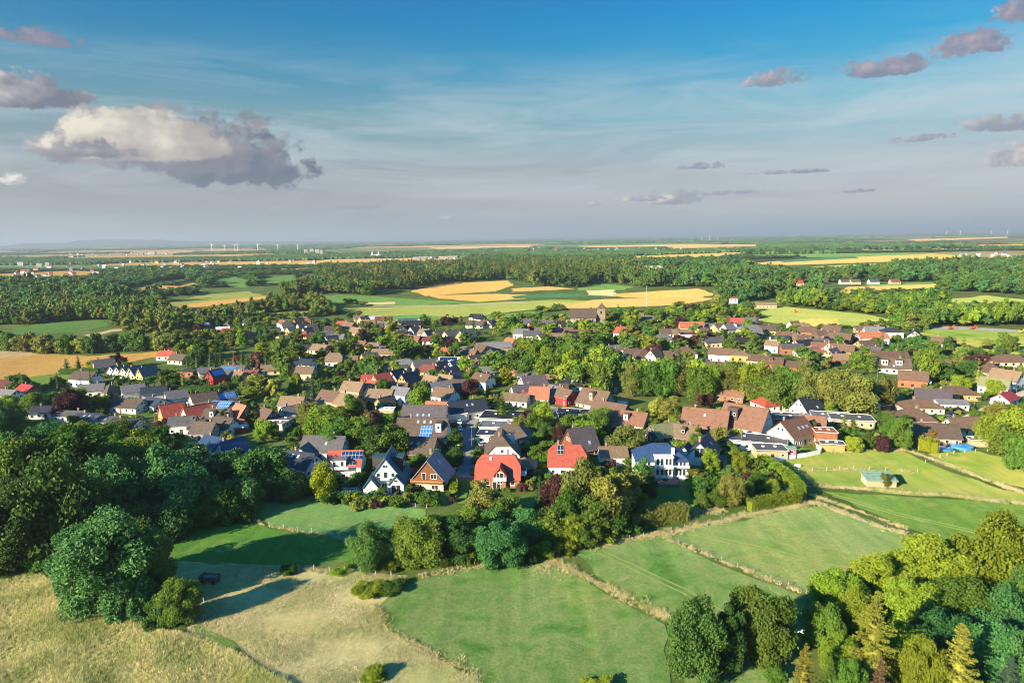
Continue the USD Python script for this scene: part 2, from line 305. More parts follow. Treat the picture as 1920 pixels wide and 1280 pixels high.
# ------------------------------------------------------------------ plants
def leaf_cards(P, N, size, rng, stretch=1.3):
    n = len(P); T = np.cross(N, rng.normal(size=(n, 3))); T /= np.linalg.norm(T, axis=1, keepdims=True) + 1e-9
    B = np.cross(N, T); a = (size * rng.uniform(.6, 1.3, n))[:, None]; b = a / stretch
    fold = N * (a * .25)
    v = np.stack([P - T * a * .5 - fold, P - B * b * .5, P + T * a * .5 - fold, P + B * b * .5], 1).reshape(-1, 3)
    i = np.arange(n)[:, None] * 4
    return v, np.vstack([i + [0, 1, 2], i + [0, 2, 3]])
ICO = {k: trimesh.creation.icosphere(k) for k in (0, 1, 2)}
def crown_mesh(seed, R, zb, zt, lobes, leaves, size, shape="round", core=.80, sub=1):
    """A crown of leafy lobes: cores that stop light and many small leaf cards on and in them."""
    rng = np.random.default_rng(seed); H = zt - zb; mb = MB(); C = []; tries = 0
    while len(C) < lobes and tries < 4000:
        tries += 1
        u = rng.normal(size=3); u /= np.linalg.norm(u)
        k = rng.uniform(.30, .92) ** .65
        if u[2] < -.78: continue
        p = u * k
        w = 1.0
        if shape == "oval": w = 1 - .25 * p[2]
        elif shape == "cone": w = max(.18, .62 - .62 * p[2])
        elif shape == "column": w = .9 - .25 * max(p[2], 0)
        elif shape == "dome": w = 1 - .15 * abs(p[2]); p[2] = p[2] * .9
        q = np.array([p[0] * R * w, p[1] * R * w, zb + H * (.48 + .52 * p[2])])
        r = (.19 + .23 * rng.random()) * min(R, H * .6) * (w ** .5) * (1 if lobes < 30 else .86)
        if all(np.linalg.norm(q - c[:3]) > .55 * r for c in C): C.append(np.array([*q, r]))
    if shape in ("dome", "round", "oval") and lobes > 12:
        for i in range(6):
            a_ = i * 1.047 + rng.random() * .6; r_ = R * rng.uniform(.24, .36); C.append(np.array([math.cos(a_) * R * .62, math.sin(a_) * R * .62, zb + H * rng.uniform(.10, .24), r_]))
    C.append(np.array([0, 0, zb + H * .45, min(R, H / 2) * .55 * (.6 if shape == "cone" else 1)])); C = np.array(C)
    for c in C:
        s = ICO[sub]; v = s.vertices * (1 + .22 * rng.normal(size=(len(s.vertices), 1)))
        mb.add(c[:3] + v * c[3] * core * np.array([1, 1, .88]), s.faces)
    wts = C[:, 3] ** 2; wts /= wts.sum(); k = rng.choice(len(C), leaves * 2, p=wts)
    n = rng.normal(size=(leaves * 2, 3)); n[:, 2] += .25; n /= np.linalg.norm(n, axis=1, keepdims=True)
    rad = C[k, 3] * (rng.uniform(.66, 1.20, leaves * 2) + .12 * np.abs(rng.normal(size=leaves * 2)))
    P = C[k, :3] + n * rad[:, None] * np.array([1, 1, .9])
    d = np.min(np.stack([np.linalg.norm(P - c[:3], axis=1) / c[3] for c in C], 1), axis=1)
    ok = (d > .60) & (P[:, 2] > zb - .04 * H); P, n = P[ok][:leaves], n[ok][:leaves]
    n = n + .75 * rng.normal(size=n.shape); n[:, 2] += .3; n /= np.linalg.norm(n, axis=1, keepdims=True)
    mb.add(*leaf_cards(P, n, size, rng)); return mb.mesh()
def trunk_mesh(seed, h, r, reach, limbs=5, sides=7):
    rng = np.random.default_rng(seed); mb = MB()
    mb.tube([(0, 0, -.6), (0.02, 0, h * .12), (.05 * h * rng.normal() * .3, .05 * h * rng.normal() * .3, h * .5), (0, 0, h * .85)], [r * 1.35, r, r * .72, r * .22], sides)
    for i in range(limbs):
        a = i * 2.4 + rng.random(); z = h * rng.uniform(.28, .5); e = h * rng.uniform(.6, .8); k = reach * rng.uniform(.5, .8)
        mb.tube([(0, 0, z), (math.cos(a) * k * .45, math.sin(a) * k * .45, z + (e - z) * .45), (math.cos(a) * k, math.sin(a) * k, e)], [r * .5, r * .34, r * .12], 5)
    return mb.mesh()
def spruce_mesh(seed, H, R, whorls, per, twigs, size, zb=.06, droop=.25):
    rng = np.random.default_rng(seed); Ps, Ns = [], []; mb = MB()
    for w in range(whorls):
        t = (w + rng.random() * .7) / whorls; z = H * (zb + (1 - zb) * t); L0 = R * (1 - t) ** .82 * (.80 + .35 * rng.random()) + .12
        for b in range(per):
            a = b * 2 * math.pi / per + w * 2.1 + rng.normal() * .45; L = L0 * rng.uniform(.35, 1.3); u = np.array([math.cos(a), math.sin(a)])
            up = (.35 * t - droop * (1 - t)); m = max(3, int(twigs * (.3 + .7 * L / R)))
            s = np.sqrt(rng.random(m)); side = rng.normal(size=m) * L * .16 * (1.15 - s) + rng.normal(size=m) * .08
            zz = z + s * L * up + .12 * L * s * s - np.abs(rng.normal(size=m)) * L * .07
            x = u[0] * s * L - u[1] * side; y = u[1] * s * L + u[0] * side
            Ps.append(np.stack([x, y, zz], 1)); nn = np.stack([u[0] * .35 + rng.normal(size=m) * .5, u[1] * .35 + rng.normal(size=m) * .5, .75 + rng.normal(size=m) * .4], 1); Ns.append(nn)
            mb.tube([(0, 0, z), (u[0] * L * .95, u[1] * L * .95, z + L * .95 * up + .1 * L)], [.05, .015], 3)
    P = np.vstack(Ps); N = np.vstack(Ns); N /= np.linalg.norm(N, axis=1, keepdims=True)
    mb.add(*leaf_cards(P, N, size, rng, 2.0))
    s = ICO[1]; 
    for t in np.linspace(.08, .8, 6):
        mb.add(np.array([0, 0, H * (zb + (1 - zb) * t)]) + s.vertices * np.array([1, 1, 1.3]) * R * (1 - t) * .42, s.faces)
    return mb.mesh()
LOD = {"near": (44, 21000, .46, 1), "mid": (28, 4600, .68, 1), "far": (18, 1400, 1.05, 1), "wood": (11, 240, 1.9, 0)}
SHAPE = {"round": (5.2, 1.0, 14), "oval": (4.2, .8, 15), "dome": (6.0, .4, 12), "column": (2.2, .3, 13), "bush": (1.6, -.2, 2.6), "willow": (5.2, .3, 11)}
KINDS = {}
def tree_kind(shape, tint, lod, var):
    """A class prim: the trunk and crown that trees of one kind share. Nominal height 14 m or as in SHAPE."""
    key = (shape, tint, lod, var)
    if key in KINDS: return KINDS[key]
    path = f"/World/kind_of_{'conifer' if shape in ('spruce','fir') else 'broadleaf'}_{len(KINDS):03d}"
    stage.CreateClassPrim(path); seed = sum(ord(c) for c in shape) * 7 + var * 31 + 5
    if shape in ("spruce", "fir"):
        H, R = 16.0, (3.9 if shape == "spruce" else 2.9)
        a = {"near": (30, 8, 48, .34), "mid": (20, 7, 20, .55), "far": (13, 6, 9, .9)}[lod]
        vf = spruce_mesh(seed, H, R, *a); tv = MB().tube([(0, 0, -.6), (0, 0, H * .5), (0, 0, H * .98)], [.28, .17, .02], 6).mesh()
    else:
        R, zb, zt = SHAPE[shape]; lo, le, sz, sub = LOD[lod]
        if shape == "bush": lo, le, sz = max(6, lo // 3), le // 4, sz * .55
        if shape == "column": lo, le = lo * 2 // 3, le // 2; sz *= .8
        sh = {"round": "dome" if var % 2 else "round", "oval": "oval", "dome": "dome", "column": "column", "bush": "dome", "willow": "round"}[shape]
        vf = crown_mesh(seed, R, zb, zt, lo, int(le * (.72 if var == 2 and lod != 'far' else 1)), sz, sh, (.66, .62, .45, .66)[var] if lod in ("near", "mid") else .76 if lod == "far" else .9, sub)
        tv = trunk_mesh(seed, zt * .8, .30 if shape != "bush" else .05, R, 5 if lod in ("near", "mid") else 3, 7 if lod == "near" else 5)
    usdkit.mesh(stage, path + "/trunk", tv, BIRCH if (shape == "oval" and tint == "olive") else BARK)
    usdkit.mesh(stage, path + "/crown", vf, leaf_mat(tint, LEAF[tint]))
    KINDS[key] = path; return path
TREES = []      # (pixel x, zone, look words, prim, category) for the labels
OCC = []        # ground already taken: x, y, radius
def place_tree(x, y, h, r, shape, tint, zone, lod=None, label=None, rng=random.Random(5)):
    D = depth_of(x, y); lod = lod or ("near" if D < 165 else "mid" if D < 330 else "far")
    var = rng.randrange(4 if lod != "near" else 3)
    path = tree_kind(shape, tint, lod, var)
    if shape in ("spruce", "fir"): R0, H0, name = (3.9 if shape == "spruce" else 2.9), 16.0, "conifer_tree"
    else: R0, _, H0 = SHAPE[shape]; R0 *= 1.05; H0 *= 1.03; name = "bush" if shape == "bush" else "broadleaf_tree"
    z = float(height(x, y))
    t = thing(name, (x, y, z), rng.uniform(0, 360), (r / R0 * rng.uniform(.88, 1.12), r / R0 * rng.uniform(.88, 1.12), h / H0))
    t.GetReferences().AddInternalReference(path); t.SetInstanceable(True)
    word = {"spruce": "conifer", "fir": "slim conifer", "column": "columnar tree", "bush": "bush", "willow": "weeping tree"}.get(shape, "tree")
    tone = {"mid": "green", "dark": "dark green", "bright": "bright green", "lime": "yellow-green", "olive": "olive green", "copper": "copper-leaved", "gold": "golden", "blue": "blue-green", "spruce": "dark green", "goldspruce": "sunlit golden", "dry": "brown withered", "willow": "pale green", "teal": "deep green"}[tint]
    size = "tall " if (word == "tree" and h > 15) else "small " if (word == "tree" and h < 8) else ""
    TREES.append((to_pixel(x, y, z)[0], zone, size + tone + " " + word, t, {"bush": "bush"}.get(shape, "tree"), label)); OCC.append((x, y, r * .75)); return t
def tree_px(px, ybase, ytop, hw, shape, tint, zone, label=None, lod=None):
    x, y = to_world(px, ybase); z = float(height(x, y)); h = height_for_top(x, y, z, ytop); r = hw * depth_of(x, y, z) / FOC
    return place_tree(x, y, h, r, shape, tint, zone, lod, label)
def px_poly(pts): return Polygon([to_world(*p) for p in pts])
def free(x, y, r, items): return all((x - a) ** 2 + (y - b) ** 2 > (r + c) ** 2 for a, b, c in items)
def scatter(pts, n, zone, mix, seed, hr=(8, 13), avoid=None):
    rng = random.Random(seed); P = px_poly(pts); x0, y0, x1, y1 = P.bounds; k = tries = 0; mine = []
    while k < n and tries < 6000:
        tries += 1; x, y = rng.uniform(x0, x1), rng.uniform(y0, y1)
        shape, tint = rng.choice(mix); h = rng.uniform(*hr)
        if shape == "bush": h = rng.uniform(2, 3.6); r = h * rng.uniform(.55, .75)
        elif shape in ("spruce", "fir"): h *= 1.15; r = h * (.2 if shape == "spruce" else .15)
        elif shape == "column": r = h * .15
        else: r = h * rng.uniform(.38, .52)
        if not P.contains(Point(x, y)) or not free(x, y, r * .62, BUILT) or not free(x, y, r * .6, mine): continue
        mine.append((x, y, r * .6)); place_tree(x, y, h, r, shape, tint, zone, rng=rng); k += 1
def row(pts, n, zone, mix, seed, hr, rr, jit=2.0):
    rng = random.Random(seed); W = np.array([to_world(*p) for p in pts]); L = np.r_[0, np.cumsum(np.linalg.norm(np.diff(W, axis=0), axis=1))]
    for i in range(n):
        s = (i + .5 + rng.uniform(-.25, .25)) / n * L[-1]; x = np.interp(s, L, W[:, 0]) + rng.gauss(0, jit); y = np.interp(s, L, W[:, 1]) + rng.gauss(0, jit)
        sh, ti = rng.choice(mix); place_tree(x, y, rng.uniform(*hr), rng.uniform(*rr), sh, ti, zone, rng=rng)
def hedge(pts, w, h, tint, label, seed=1, name="hedge"):
    rng = np.random.default_rng(seed); mb = MB(); W = [to_world(*p) for p in pts]
    for (ax, ay), (bx, by) in zip(W[:-1], W[1:]):
        L = math.hypot(bx - ax, by - ay); a = math.degrees(math.atan2(by - ay, bx - ax)); zc = float(height((ax + bx) / 2, (ay + by) / 2))
        mb.box(((ax + bx) / 2, (ay + by) / 2, zc + h * .46 - .2), (L, w * .66, h * .8 + .4), a)
        n = int((L * (w + 2 * h)) * 16); s = rng.random(n) * L; q = rng.random(n) * (w + 2 * h)
        off = np.where(q < h, -w / 2, np.where(q > h + w, w / 2, q - h - w / 2)); zz = np.where(q < h, q, np.where(q > h + w, q - h - w, h))
        c, sn = math.cos(math.radians(a)), math.sin(math.radians(a))
        P = np.stack([ax + c * s - sn * off, ay + sn * s + c * off, zc + zz], 1) + rng.normal(size=(n, 3)) * .16 + np.array([0, 0, .22]) * np.sin(s * 1.7 + zc)[:, None] * (zz >= h)[:, None]
        N = np.stack([-sn * np.sign(off) * (zz < h), c * np.sign(off) * (zz < h), (zz >= h) * 1.0], 1) + rng.normal(size=(n, 3)) * .5; N /= np.linalg.norm(N, axis=1, keepdims=True)
        mb.add(*leaf_cards(P, N, .42, rng))
    mb.build(name, leaf_mat(tint, LEAF[tint]), label=label, cat="hedge")
def wood(name, polys, spacing, tints, label, seed, hr=(11, 17), conifer=False, cat="wood", big=1.0, rmul=1.0, kind="stuff"):
    """A distant wood that reads as one mass: copies of small leafy crowns."""
    rng = np.random.default_rng(seed); pi = UsdGeom.PointInstancer.Define(stage, path_for(name)); tag(pi.GetPrim(), label, cat, None, kind)
    protos = []
    for ti in tints:
        for v in range(2):
            if conifer and v == 0: vf = spruce_mesh(seed + v, 14, 3.0, 8, 5, 5, 1.6)
            else:
                R, zb, zt = (4.6, .8, 14)
                vf = crown_mesh(seed + 11 * v, R * (.75 if conifer else 1), zb, zt, 11, 230, 1.9, "oval" if v else "round", .9, 0)
            q = f"{pi.GetPath()}/crown_{len(protos):03d}" if protos else f"{pi.GetPath()}/crown"
            usdkit.mesh(stage, q, vf, leaf_mat(ti, LEAF[ti])); protos.append(q)
    pts = []
    for pl in polys:
        P = px_poly(pl) if not isinstance(pl, Polygon) else pl; x0, y0, x1, y1 = P.bounds; sx = spacing
        gx, gy = np.meshgrid(np.arange(x0, x1, sx), np.arange(y0, y1, sx)); g = np.stack([gx.ravel(), gy.ravel()], 1) + rng.uniform(-.48, .48, (gx.size, 2)) * sx
        g = g[shapely.contains_xy(P, g[:, 0], g[:, 1])]; pts.append(g)
    pts = np.vstack(pts); n = len(pts); h = rng.uniform(hr[0], hr[1], n) * rng.choice([.55, .8, 1, 1, 1.15, 1.35], n) * (1 + .16 * np.sin(pts[:, 0] * .021) * np.sin(pts[:, 1] * .017)) * big; r = spacing * rng.uniform(.58, .92, n) * rmul
    inside = np.zeros(n, bool); before = np.zeros(n, bool)
    for P in FIELD_POLYS:
        inside |= shapely.contains_xy(P.buffer(4), pts[:, 0], pts[:, 1])
        for k in (1.05, 1.1, 1.15, 1.2): before |= shapely.contains_xy(P, pts[:, 0] * k, pts[:, 1] * k)
    h = np.where(before, h * .5, h); keep = ~inside; pts, h, r = pts[keep], h[keep], r[keep]; n = len(pts)
    pos = np.stack([pts[:, 0], pts[:, 1], height(pts[:, 0], pts[:, 1])], 1)
    a = rng.uniform(0, 2 * np.pi, n); q = np.stack([np.cos(a / 2), 0 * a, 0 * a, np.sin(a / 2)], 1)
    pi.CreatePrototypesRel().SetTargets(protos); pi.CreatePositionsAttr(Vt.Vec3fArray.FromNumpy(pos.astype('f4')))
    pi.CreateProtoIndicesAttr(Vt.IntArray.FromNumpy(rng.integers(0, len(protos), n).astype('i4')))
    pi.CreateScalesAttr(Vt.Vec3fArray.FromNumpy(np.stack([r / 4.6, r / 4.6, h / 14], 1).astype('f4')))
    pi.CreateOrientationsAttr(Vt.QuathArray([Gf.Quath(float(w), float(i), float(j), float(k)) for w, i, j, k in q]))
    return n
def instancer(name, meshes, pos, scale, seed, label, cat, mats):
    rng = np.random.default_rng(seed); pi = UsdGeom.PointInstancer.Define(stage, path_for(name)); tag(pi.GetPrim(), label, cat, None, "stuff"); protos = []
    for i, vf in enumerate(meshes):
        q = f"{pi.GetPath()}/tuft" + (f"_{i:03d}" if i else ""); usdkit.mesh(stage, q, vf, mats[i % len(mats)]); protos.append(q)
    n = len(pos); a = rng.uniform(0, 2 * np.pi, n)
    pi.CreatePrototypesRel().SetTargets(protos); pi.CreatePositionsAttr(Vt.Vec3fArray.FromNumpy(np.asarray(pos, 'f4')))
    pi.CreateProtoIndicesAttr(Vt.IntArray.FromNumpy(rng.integers(0, len(protos), n).astype('i4')))
    pi.CreateScalesAttr(Vt.Vec3fArray.FromNumpy(np.asarray(scale, 'f4')))
    pi.CreateOrientationsAttr(Vt.QuathArray([Gf.Quath(float(math.cos(t / 2)), 0, 0, float(math.sin(t / 2))) for t in a]))
def tuft_mesh(seed, h, w, blades, spread):
    rng = np.random.default_rng(seed); v, f = [], []
    for i in range(blades):
        a = rng.uniform(0, 6.28); r = spread * math.sqrt(rng.random()); x, y = r * math.cos(a), r * math.sin(a); b = rng.uniform(0, 6.28); ln = rng.normal(0, .28, 2) * h; hh = h * rng.uniform(.55, 1.15)
        dx, dy = math.cos(b) * w / 2, math.sin(b) * w / 2; k = len(v)
        v += [(x - dx, y - dy, -.05), (x + dx, y + dy, -.05), (x + dx * .8 + ln[0] * .5, y + dy * .8 + ln[1] * .5, hh * .6), (x + ln[0], y + ln[1], hh)]; f += [(k, k + 1, k + 2), (k, k + 2, k + 3)]
    return np.array(v), np.array(f)
# ------------------------------------------------------------------ the ground: one sheet to the horizon, fields laid on it
def grid_axis(lo, hi, fine_lo, fine_hi, step):
    a = list(np.arange(fine_lo, fine_hi + step, step)); s = step; x = a[0]
    while x > lo: s *= 1.22; x -= s; a.insert(0, x)
    s = step; x = a[-1]
    while x < hi: s *= 1.22; x += s; a.append(x)
    return np.array(a)
gx, gy = grid_axis(-70000, 70000, -330, 330, 4.0), grid_axis(-2500, 62000, -160, 480, 4.0)
X, Y = np.meshgrid(gx, gy); nx, ny = len(gx), len(gy)
idx = np.arange(nx * ny).reshape(ny, nx)
GV = np.stack([X.ravel(), Y.ravel(), height(X.ravel(), Y.ravel())], 1)
GF = np.stack([idx[:-1, :-1].ravel(), idx[:-1, 1:].ravel(), idx[1:, 1:].ravel(), idx[1:, :-1].ravel()], 1)
def ground_mat(name, stops, scale, detail=8.0, rough=.62, fine=None, bump=.0, stretch=(1, 1, 1), rot=0.0, fscale=3.0, macro=False):
    if name in MAT: return MAT[name]
    N = {"g": ("geometry", {}), "mp": ("mapping", {"scale": stretch, "rotation": (0, 0, rot)}), "n": ("noise_texture", {"scale": scale, "detail": detail, "roughness": rough, "distortion": .3}), "r": ("rgb_ramp", {"ramp": stops}),
         "n2": ("noise_texture", {"scale": fscale, "detail": 4.0, "roughness": .7}), "r2": ("rgb_ramp", {"ramp": [(.25, (.72, .72, .72)), (.75, (1.25, 1.25, 1.25))]}),
         "m": ("mix_color", {"blend_type": "multiply", "fac": 1.0, "use_clamp": False}), "bp": ("bump", {"strength": bump, "distance": .35}), "p": ("principled_bsdf", {"roughness": .95, "specular_ior_level": .08, "diffuse_roughness": .6})}
    L = [("g.position", "mp.vector"), ("mp.vector", "n.vector"), ("n.fac", "r.fac"), ("mp.vector", "n2.vector"), ("n2.fac", "r2.fac"), ("r.color", "m.a"), ("r2.color", "m.b"), ("m.result", "p.base_color")]
    if macro:
        N["n4"] = ("noise_texture", {"scale": .021, "detail": 3.0, "roughness": .55}); N["r4"] = ("rgb_ramp", {"ramp": [(.36, (.82, .90, .84)), (.5, (1, 1, 1)), (.64, (1.22, 1.08, .98))]}); N["m4"] = ("mix_color", {"blend_type": "multiply", "fac": 1.0, "use_clamp": False})
        N["mp5"] = ("mapping", {"rotation": (0, 0, .95), "scale": (.35, .02, 1)}); N["n5"] = ("noise_texture", {"scale": 1.0, "detail": 2.0}); N["r5"] = ("rgb_ramp", {"ramp": [(.35, (.90, .91, .9)), (.65, (1.1, 1.08, 1.06))]}); N["m5"] = ("mix_color", {"blend_type": "multiply", "fac": 1.0, "use_clamp": False})
        L = [l for l in L if l != ("m.result", "p.base_color")] + [("g.position", "n4.vector"), ("n4.fac", "r4.fac"), ("m.result", "m4.a"), ("r4.color", "m4.b"), ("g.position", "mp5.vector"), ("mp5.vector", "n5.vector"), ("n5.fac", "r5.fac"), ("m4.result", "m5.a"), ("r5.color", "m5.b"), ("m5.result", "p.base_color")]
    if bump: L += [("n2.fac", "bp.height"), ("bp.normal", "p.normal")]
    MAT[name] = usdkit.material(stage, '/World/Looks/' + name, N, L, surface="p.BSDF"); return MAT[name]
def base_ground_mat():
    """Gardens and rough grass near the village; farther out the patchwork of the plain."""
    N = {"g": ("geometry", {}), "n": ("noise_texture", {"scale": .045, "detail": 9.0, "roughness": .65}), "r": ("rgb_ramp", {"ramp": [(.28, (.055, .095, .022)), (.45, (.085, .135, .03)), (.56, (.12, .16, .04)), (.68, (.20, .17, .085)), (.8, (.24, .19, .11))]}),
         "mp": ("mapping", {"rotation": (0, 0, .5), "scale": (.0016, .0042, 0)}), "v": ("voronoi_texture", {"scale": 1.0, "randomness": .9}), "sp": ("separate_color", {}),
         "fr": ("rgb_ramp", {"interpolate": False, "ramp": [(0, (.055, .085, .035)), (.36, (.10, .15, .045)), (.52, (.40, .29, .12)), (.66, (.30, .25, .11)), (.76, (.065, .11, .04)), (.88, (.48, .36, .17))]}),
         "ln": ("vector_math", {"math_type": "length"}), "mr": ("map_range", {"from_min": 1500.0, "from_max": 2000.0, "clamp": True}), "m": ("mix_color", {"use_clamp": False}),
         "n3": ("noise_texture", {"scale": 1.4, "detail": 4.0}), "r3": ("rgb_ramp", {"ramp": [(.25, (.75, .75, .75)), (.75, (1.2, 1.2, 1.2))]}), "m3": ("mix_color", {"blend_type": "multiply", "fac": 1.0, "use_clamp": False}),
         "p": ("principled_bsdf", {"roughness": .95, "specular_ior_level": .06})}
    L = [("g.position", "n.vector"), ("n.fac", "r.fac"), ("g.position", "mp.vector"), ("mp.vector", "v.vector"), ("v.color", "sp.color"), ("sp.r", "fr.fac"), ("g.position", "ln.vector1"), ("ln.value", "mr.value"),
         ("mr.result", "m.fac"), ("r.color", "m.a"), ("fr.color", "m.b"), ("g.position", "n3.vector"), ("n3.fac", "r3.fac"), ("m.result", "m3.a"), ("r3.color", "m3.b"), ("m3.result", "p.base_color")]
    return usdkit.material(stage, '/World/Looks/ground', N, L, surface="p.BSDF")
raw_mesh("ground", (GV, GF), base_ground_mat(), None, True, kind="structure", label="rough grass and garden ground of the plain")
LAYER = [0]
def sheet(name, pts, material, step=4.0, lift=.06, jitter=.5, world=False, label=None):
    """A field or lawn: its outline on the ground, triangulated and laid on the terrain."""
    W = np.array(pts if world else [to_world(*p) for p in pts], float)
    far = np.linalg.norm(W.mean(0)); step = max(step, far / 70); out = []
    rng = np.random.default_rng(int(abs(W[:, 0].sum() * 7)) % 99991)
    for a, b in zip(W, np.roll(W, -1, 0)):
        n = max(1, int(np.linalg.norm(b - a) / step)); out += [a + (b - a) * k / n for k in range(n)]
    B = np.array(out) + rng.normal(size=(len(out), 2)) * jitter * min(1, far / 300 + .4); P = Polygon(B).buffer(0)
    if P.geom_type != "Polygon": P = max(P.geoms, key=lambda g: g.area)
    B = np.array(P.exterior.coords)[:-1]
    x0, y0, x1, y1 = P.bounds; g = np.stack([a.ravel() for a in np.meshgrid(np.arange(x0, x1, step), np.arange(y0, y1, step))], 1)
    g = g[shapely.contains_xy(P.buffer(-step * .4), g[:, 0], g[:, 1])] if P.buffer(-step * .4).area > 0 else np.zeros((0, 2))
    V = np.vstack([B, g]); D = Delaunay(V).simplices; c = V[D].mean(1); D = D[shapely.contains_xy(P, c[:, 0], c[:, 1])]
    LAYER[0] += 1; z = height(V[:, 0], V[:, 1]) + lift + .004 * (LAYER[0] % 9) + far * 3e-5
    t = V[D]; ar = (t[:, 1, 0] - t[:, 0, 0]) * (t[:, 2, 1] - t[:, 0, 1]) - (t[:, 1, 1] - t[:, 0, 1]) * (t[:, 2, 0] - t[:, 0, 0]); D[ar < 0] = D[ar < 0][:, ::-1]
    raw_mesh(name, (np.c_[V, z], D), material, None, True, kind="structure", label=label); return P
M_PAST = ground_mat("pasture_grass", [(0.3, (0.0344, 0.1091, 0.0163)), (0.4, (0.0819, 0.1677, 0.0399)), (0.47, (0.1165, 0.192, 0.0573)), (0.53, (0.1467, 0.2018, 0.0727)), (0.6, (0.0949, 0.1774, 0.047)), (0.7, (0.1943, 0.2067, 0.1035))], .10, bump=.35, fscale=1.6, macro=True)
M_PAST2 = ground_mat("grazed_grass", [(0.3, (0.0713, 0.1504, 0.039)), (0.42, (0.1091, 0.1853, 0.057)), (0.52, (0.147, 0.2003, 0.0769)), (0.62, (0.1007, 0.1753, 0.055)), (0.72, (0.1764, 0.2053, 0.0968))], .085, bump=.3, fscale=1.6, macro=True)
M_LUSH = ground_mat("lush_grass", [(.30, (.045, .135, .022)), (.45, (.07, .185, .030)), (.55, (.058, .165, .028)), (.7, (.13, .22, .05))], .09, bump=.3, fscale=1.6, macro=True)
M_LUSH2 = ground_mat("pale_lush_grass", [(.30, (.085, .19, .055)), (.45, (.12, .235, .075)), (.55, (.10, .215, .065)), (.7, (.19, .26, .10))], .09, bump=.3, fscale=1.6, macro=True)
M_LUSHR = ground_mat("right_meadow_grass", [(0.3, (0.0585, 0.1252, 0.0202)), (0.45, (0.1096, 0.1693, 0.0354)), (0.55, (0.0776, 0.1527, 0.0324)), (0.7, (0.1797, 0.2024, 0.0627))], .09, bump=.3, fscale=1.6, macro=True)
M_BANK = ground_mat("sunny_grass", [(0.25, (0.0625, 0.1356, 0.0178)), (0.45, (0.1227, 0.1921, 0.0351)), (0.62, (0.2047, 0.2204, 0.0581)), (0.8, (0.2703, 0.226, 0.0813))], .05, bump=.3, macro=True)
M_DRY = ground_mat("dry_grass", [(.25, (.15, .24, .06)), (.40, (.27, .30, .105)), (.52, (.40, .37, .17)), (.66, (.50, .45, .25)), (.8, (.22, .28, .09))], .06, bump=.4, stretch=(.6, 1.5, 1), macro=True)
M_GOLD = ground_mat("tall_dry_grass", [(.22, (.22, .26, .05)), (.4, (.42, .37, .12)), (.6, (.60, .49, .22)), (.8, (.44, .40, .12))], .08, bump=.4, stretch=(.6, 1.5, 1), macro=True)
M_LAWN = ground_mat("lawn", [(.3, (.070, .150, .028)), (.7, (.11, .19, .04))], .12)
M_LAWNL = ground_mat("light_lawn", [(.3, (.13, .22, .035)), (.7, (.19, .26, .05))], .12)
M_WHEAT = ground_mat("ripe_wheat", [(.3, (.43, .25, .065)), (.55, (.50, .295, .08)), (.75, (.56, .35, .11))], .012, stretch=(1, .25, 1), rot=.4, fscale=.3)
M_STUB = ground_mat("stubble", [(.3, (.42, .31, .15)), (.7, (.50, .39, .21))], .015, stretch=(1, .2, 1), fscale=.3)
M_WHEAT2 = ground_mat("orange_wheat", [(.3, (.47, .25, .075)), (.7, (.57, .31, .10))], .012, stretch=(1, .25, 1), fscale=.3)
M_CROP = ground_mat("green_crop", [(.3, (.075, .17, .035)), (.7, (.12, .22, .05))], .02, stretch=(1, .2, 1), rot=.3, fscale=.4)
M_CROPD = ground_mat("dark_green_crop", [(.3, (.035, .115, .045)), (.7, (.05, .14, .055))], .02, stretch=(1, .2, 1), fscale=.4)
M_MEAD = ground_mat("light_meadow", [(.3, (.17, .225, .05)), (.55, (.24, .27, .065)), (.8, (.33, .28, .11))], .015, fscale=.4)
M_ASPH = ground_mat("asphalt", [(.3, (.15, .152, .16)), (.7, (.20, .20, .205))], .5)
M_PAVE = ground_mat("paving", [(.3, (.24, .20, .18)), (.7, (.34, .29, .26))], .6)
M_SAND = ground_mat("bare_earth", [(.3, (.36, .26, .15)), (.7, (.46, .35, .22))], .1)
# near: meadows, pastures, hayfields
sheet("dry_meadow", [(306, 1052), (420, 1053), (560, 1064), (660, 1070), (760, 1078), (742, 1105), (712, 1140), (722, 1182), (790, 1215), (900, 1275), (960, 1330), (560, 1330), (520, 1270), (430, 1215), (350, 1185), (380, 1130), (330, 1090)], M_DRY, label="dry mown meadow with the old wagon on it")
sheet("hay_meadow", [(-260, 1050), (130, 1058), (190, 1140), (300, 1178), (380, 1190), (470, 1235), (560, 1290), (600, 1340), (-300, 1400)], M_GOLD, label="tall golden hay meadow on the near slope")
sheet("lush_meadow", [(308, 975), (400, 978), (490, 988), (560, 1000), (660, 1016), (668, 1034), (664, 1050), (600, 1062), (500, 1058), (312, 1049)], M_LUSH, label="bright green meadow below the left wood")
sheet("upper_meadow", [(452, 932), (560, 936), (660, 946), (730, 950), (800, 955), (800, 972), (742, 985), (700, 1005), (662, 1013), (560, 997), (498, 985), (480, 965)], M_LUSH2, label="pale green meadow in front of the front gardens")
sheet("pasture", [(704, 1145), (742, 1106), (800, 1080), (880, 1064), (960, 1056), (1010, 1050), (1060, 1070), (1130, 1110), (1195, 1145), (1245, 1172), (1270, 1330), (960, 1330), (880, 1256), (800, 1212), (730, 1182)], M_PAST, label="large grazed pasture in the foreground")
sheet("pasture", [(1078, 1034), (1160, 1020), (1240, 1006), (1330, 1050), (1420, 1085), (1508, 1118), (1500, 1200), (1500, 1330), (1290, 1330), (1262, 1175), (1190, 1125), (1120, 1080)], M_PAST, label="middle pasture between two strips of dry grass")
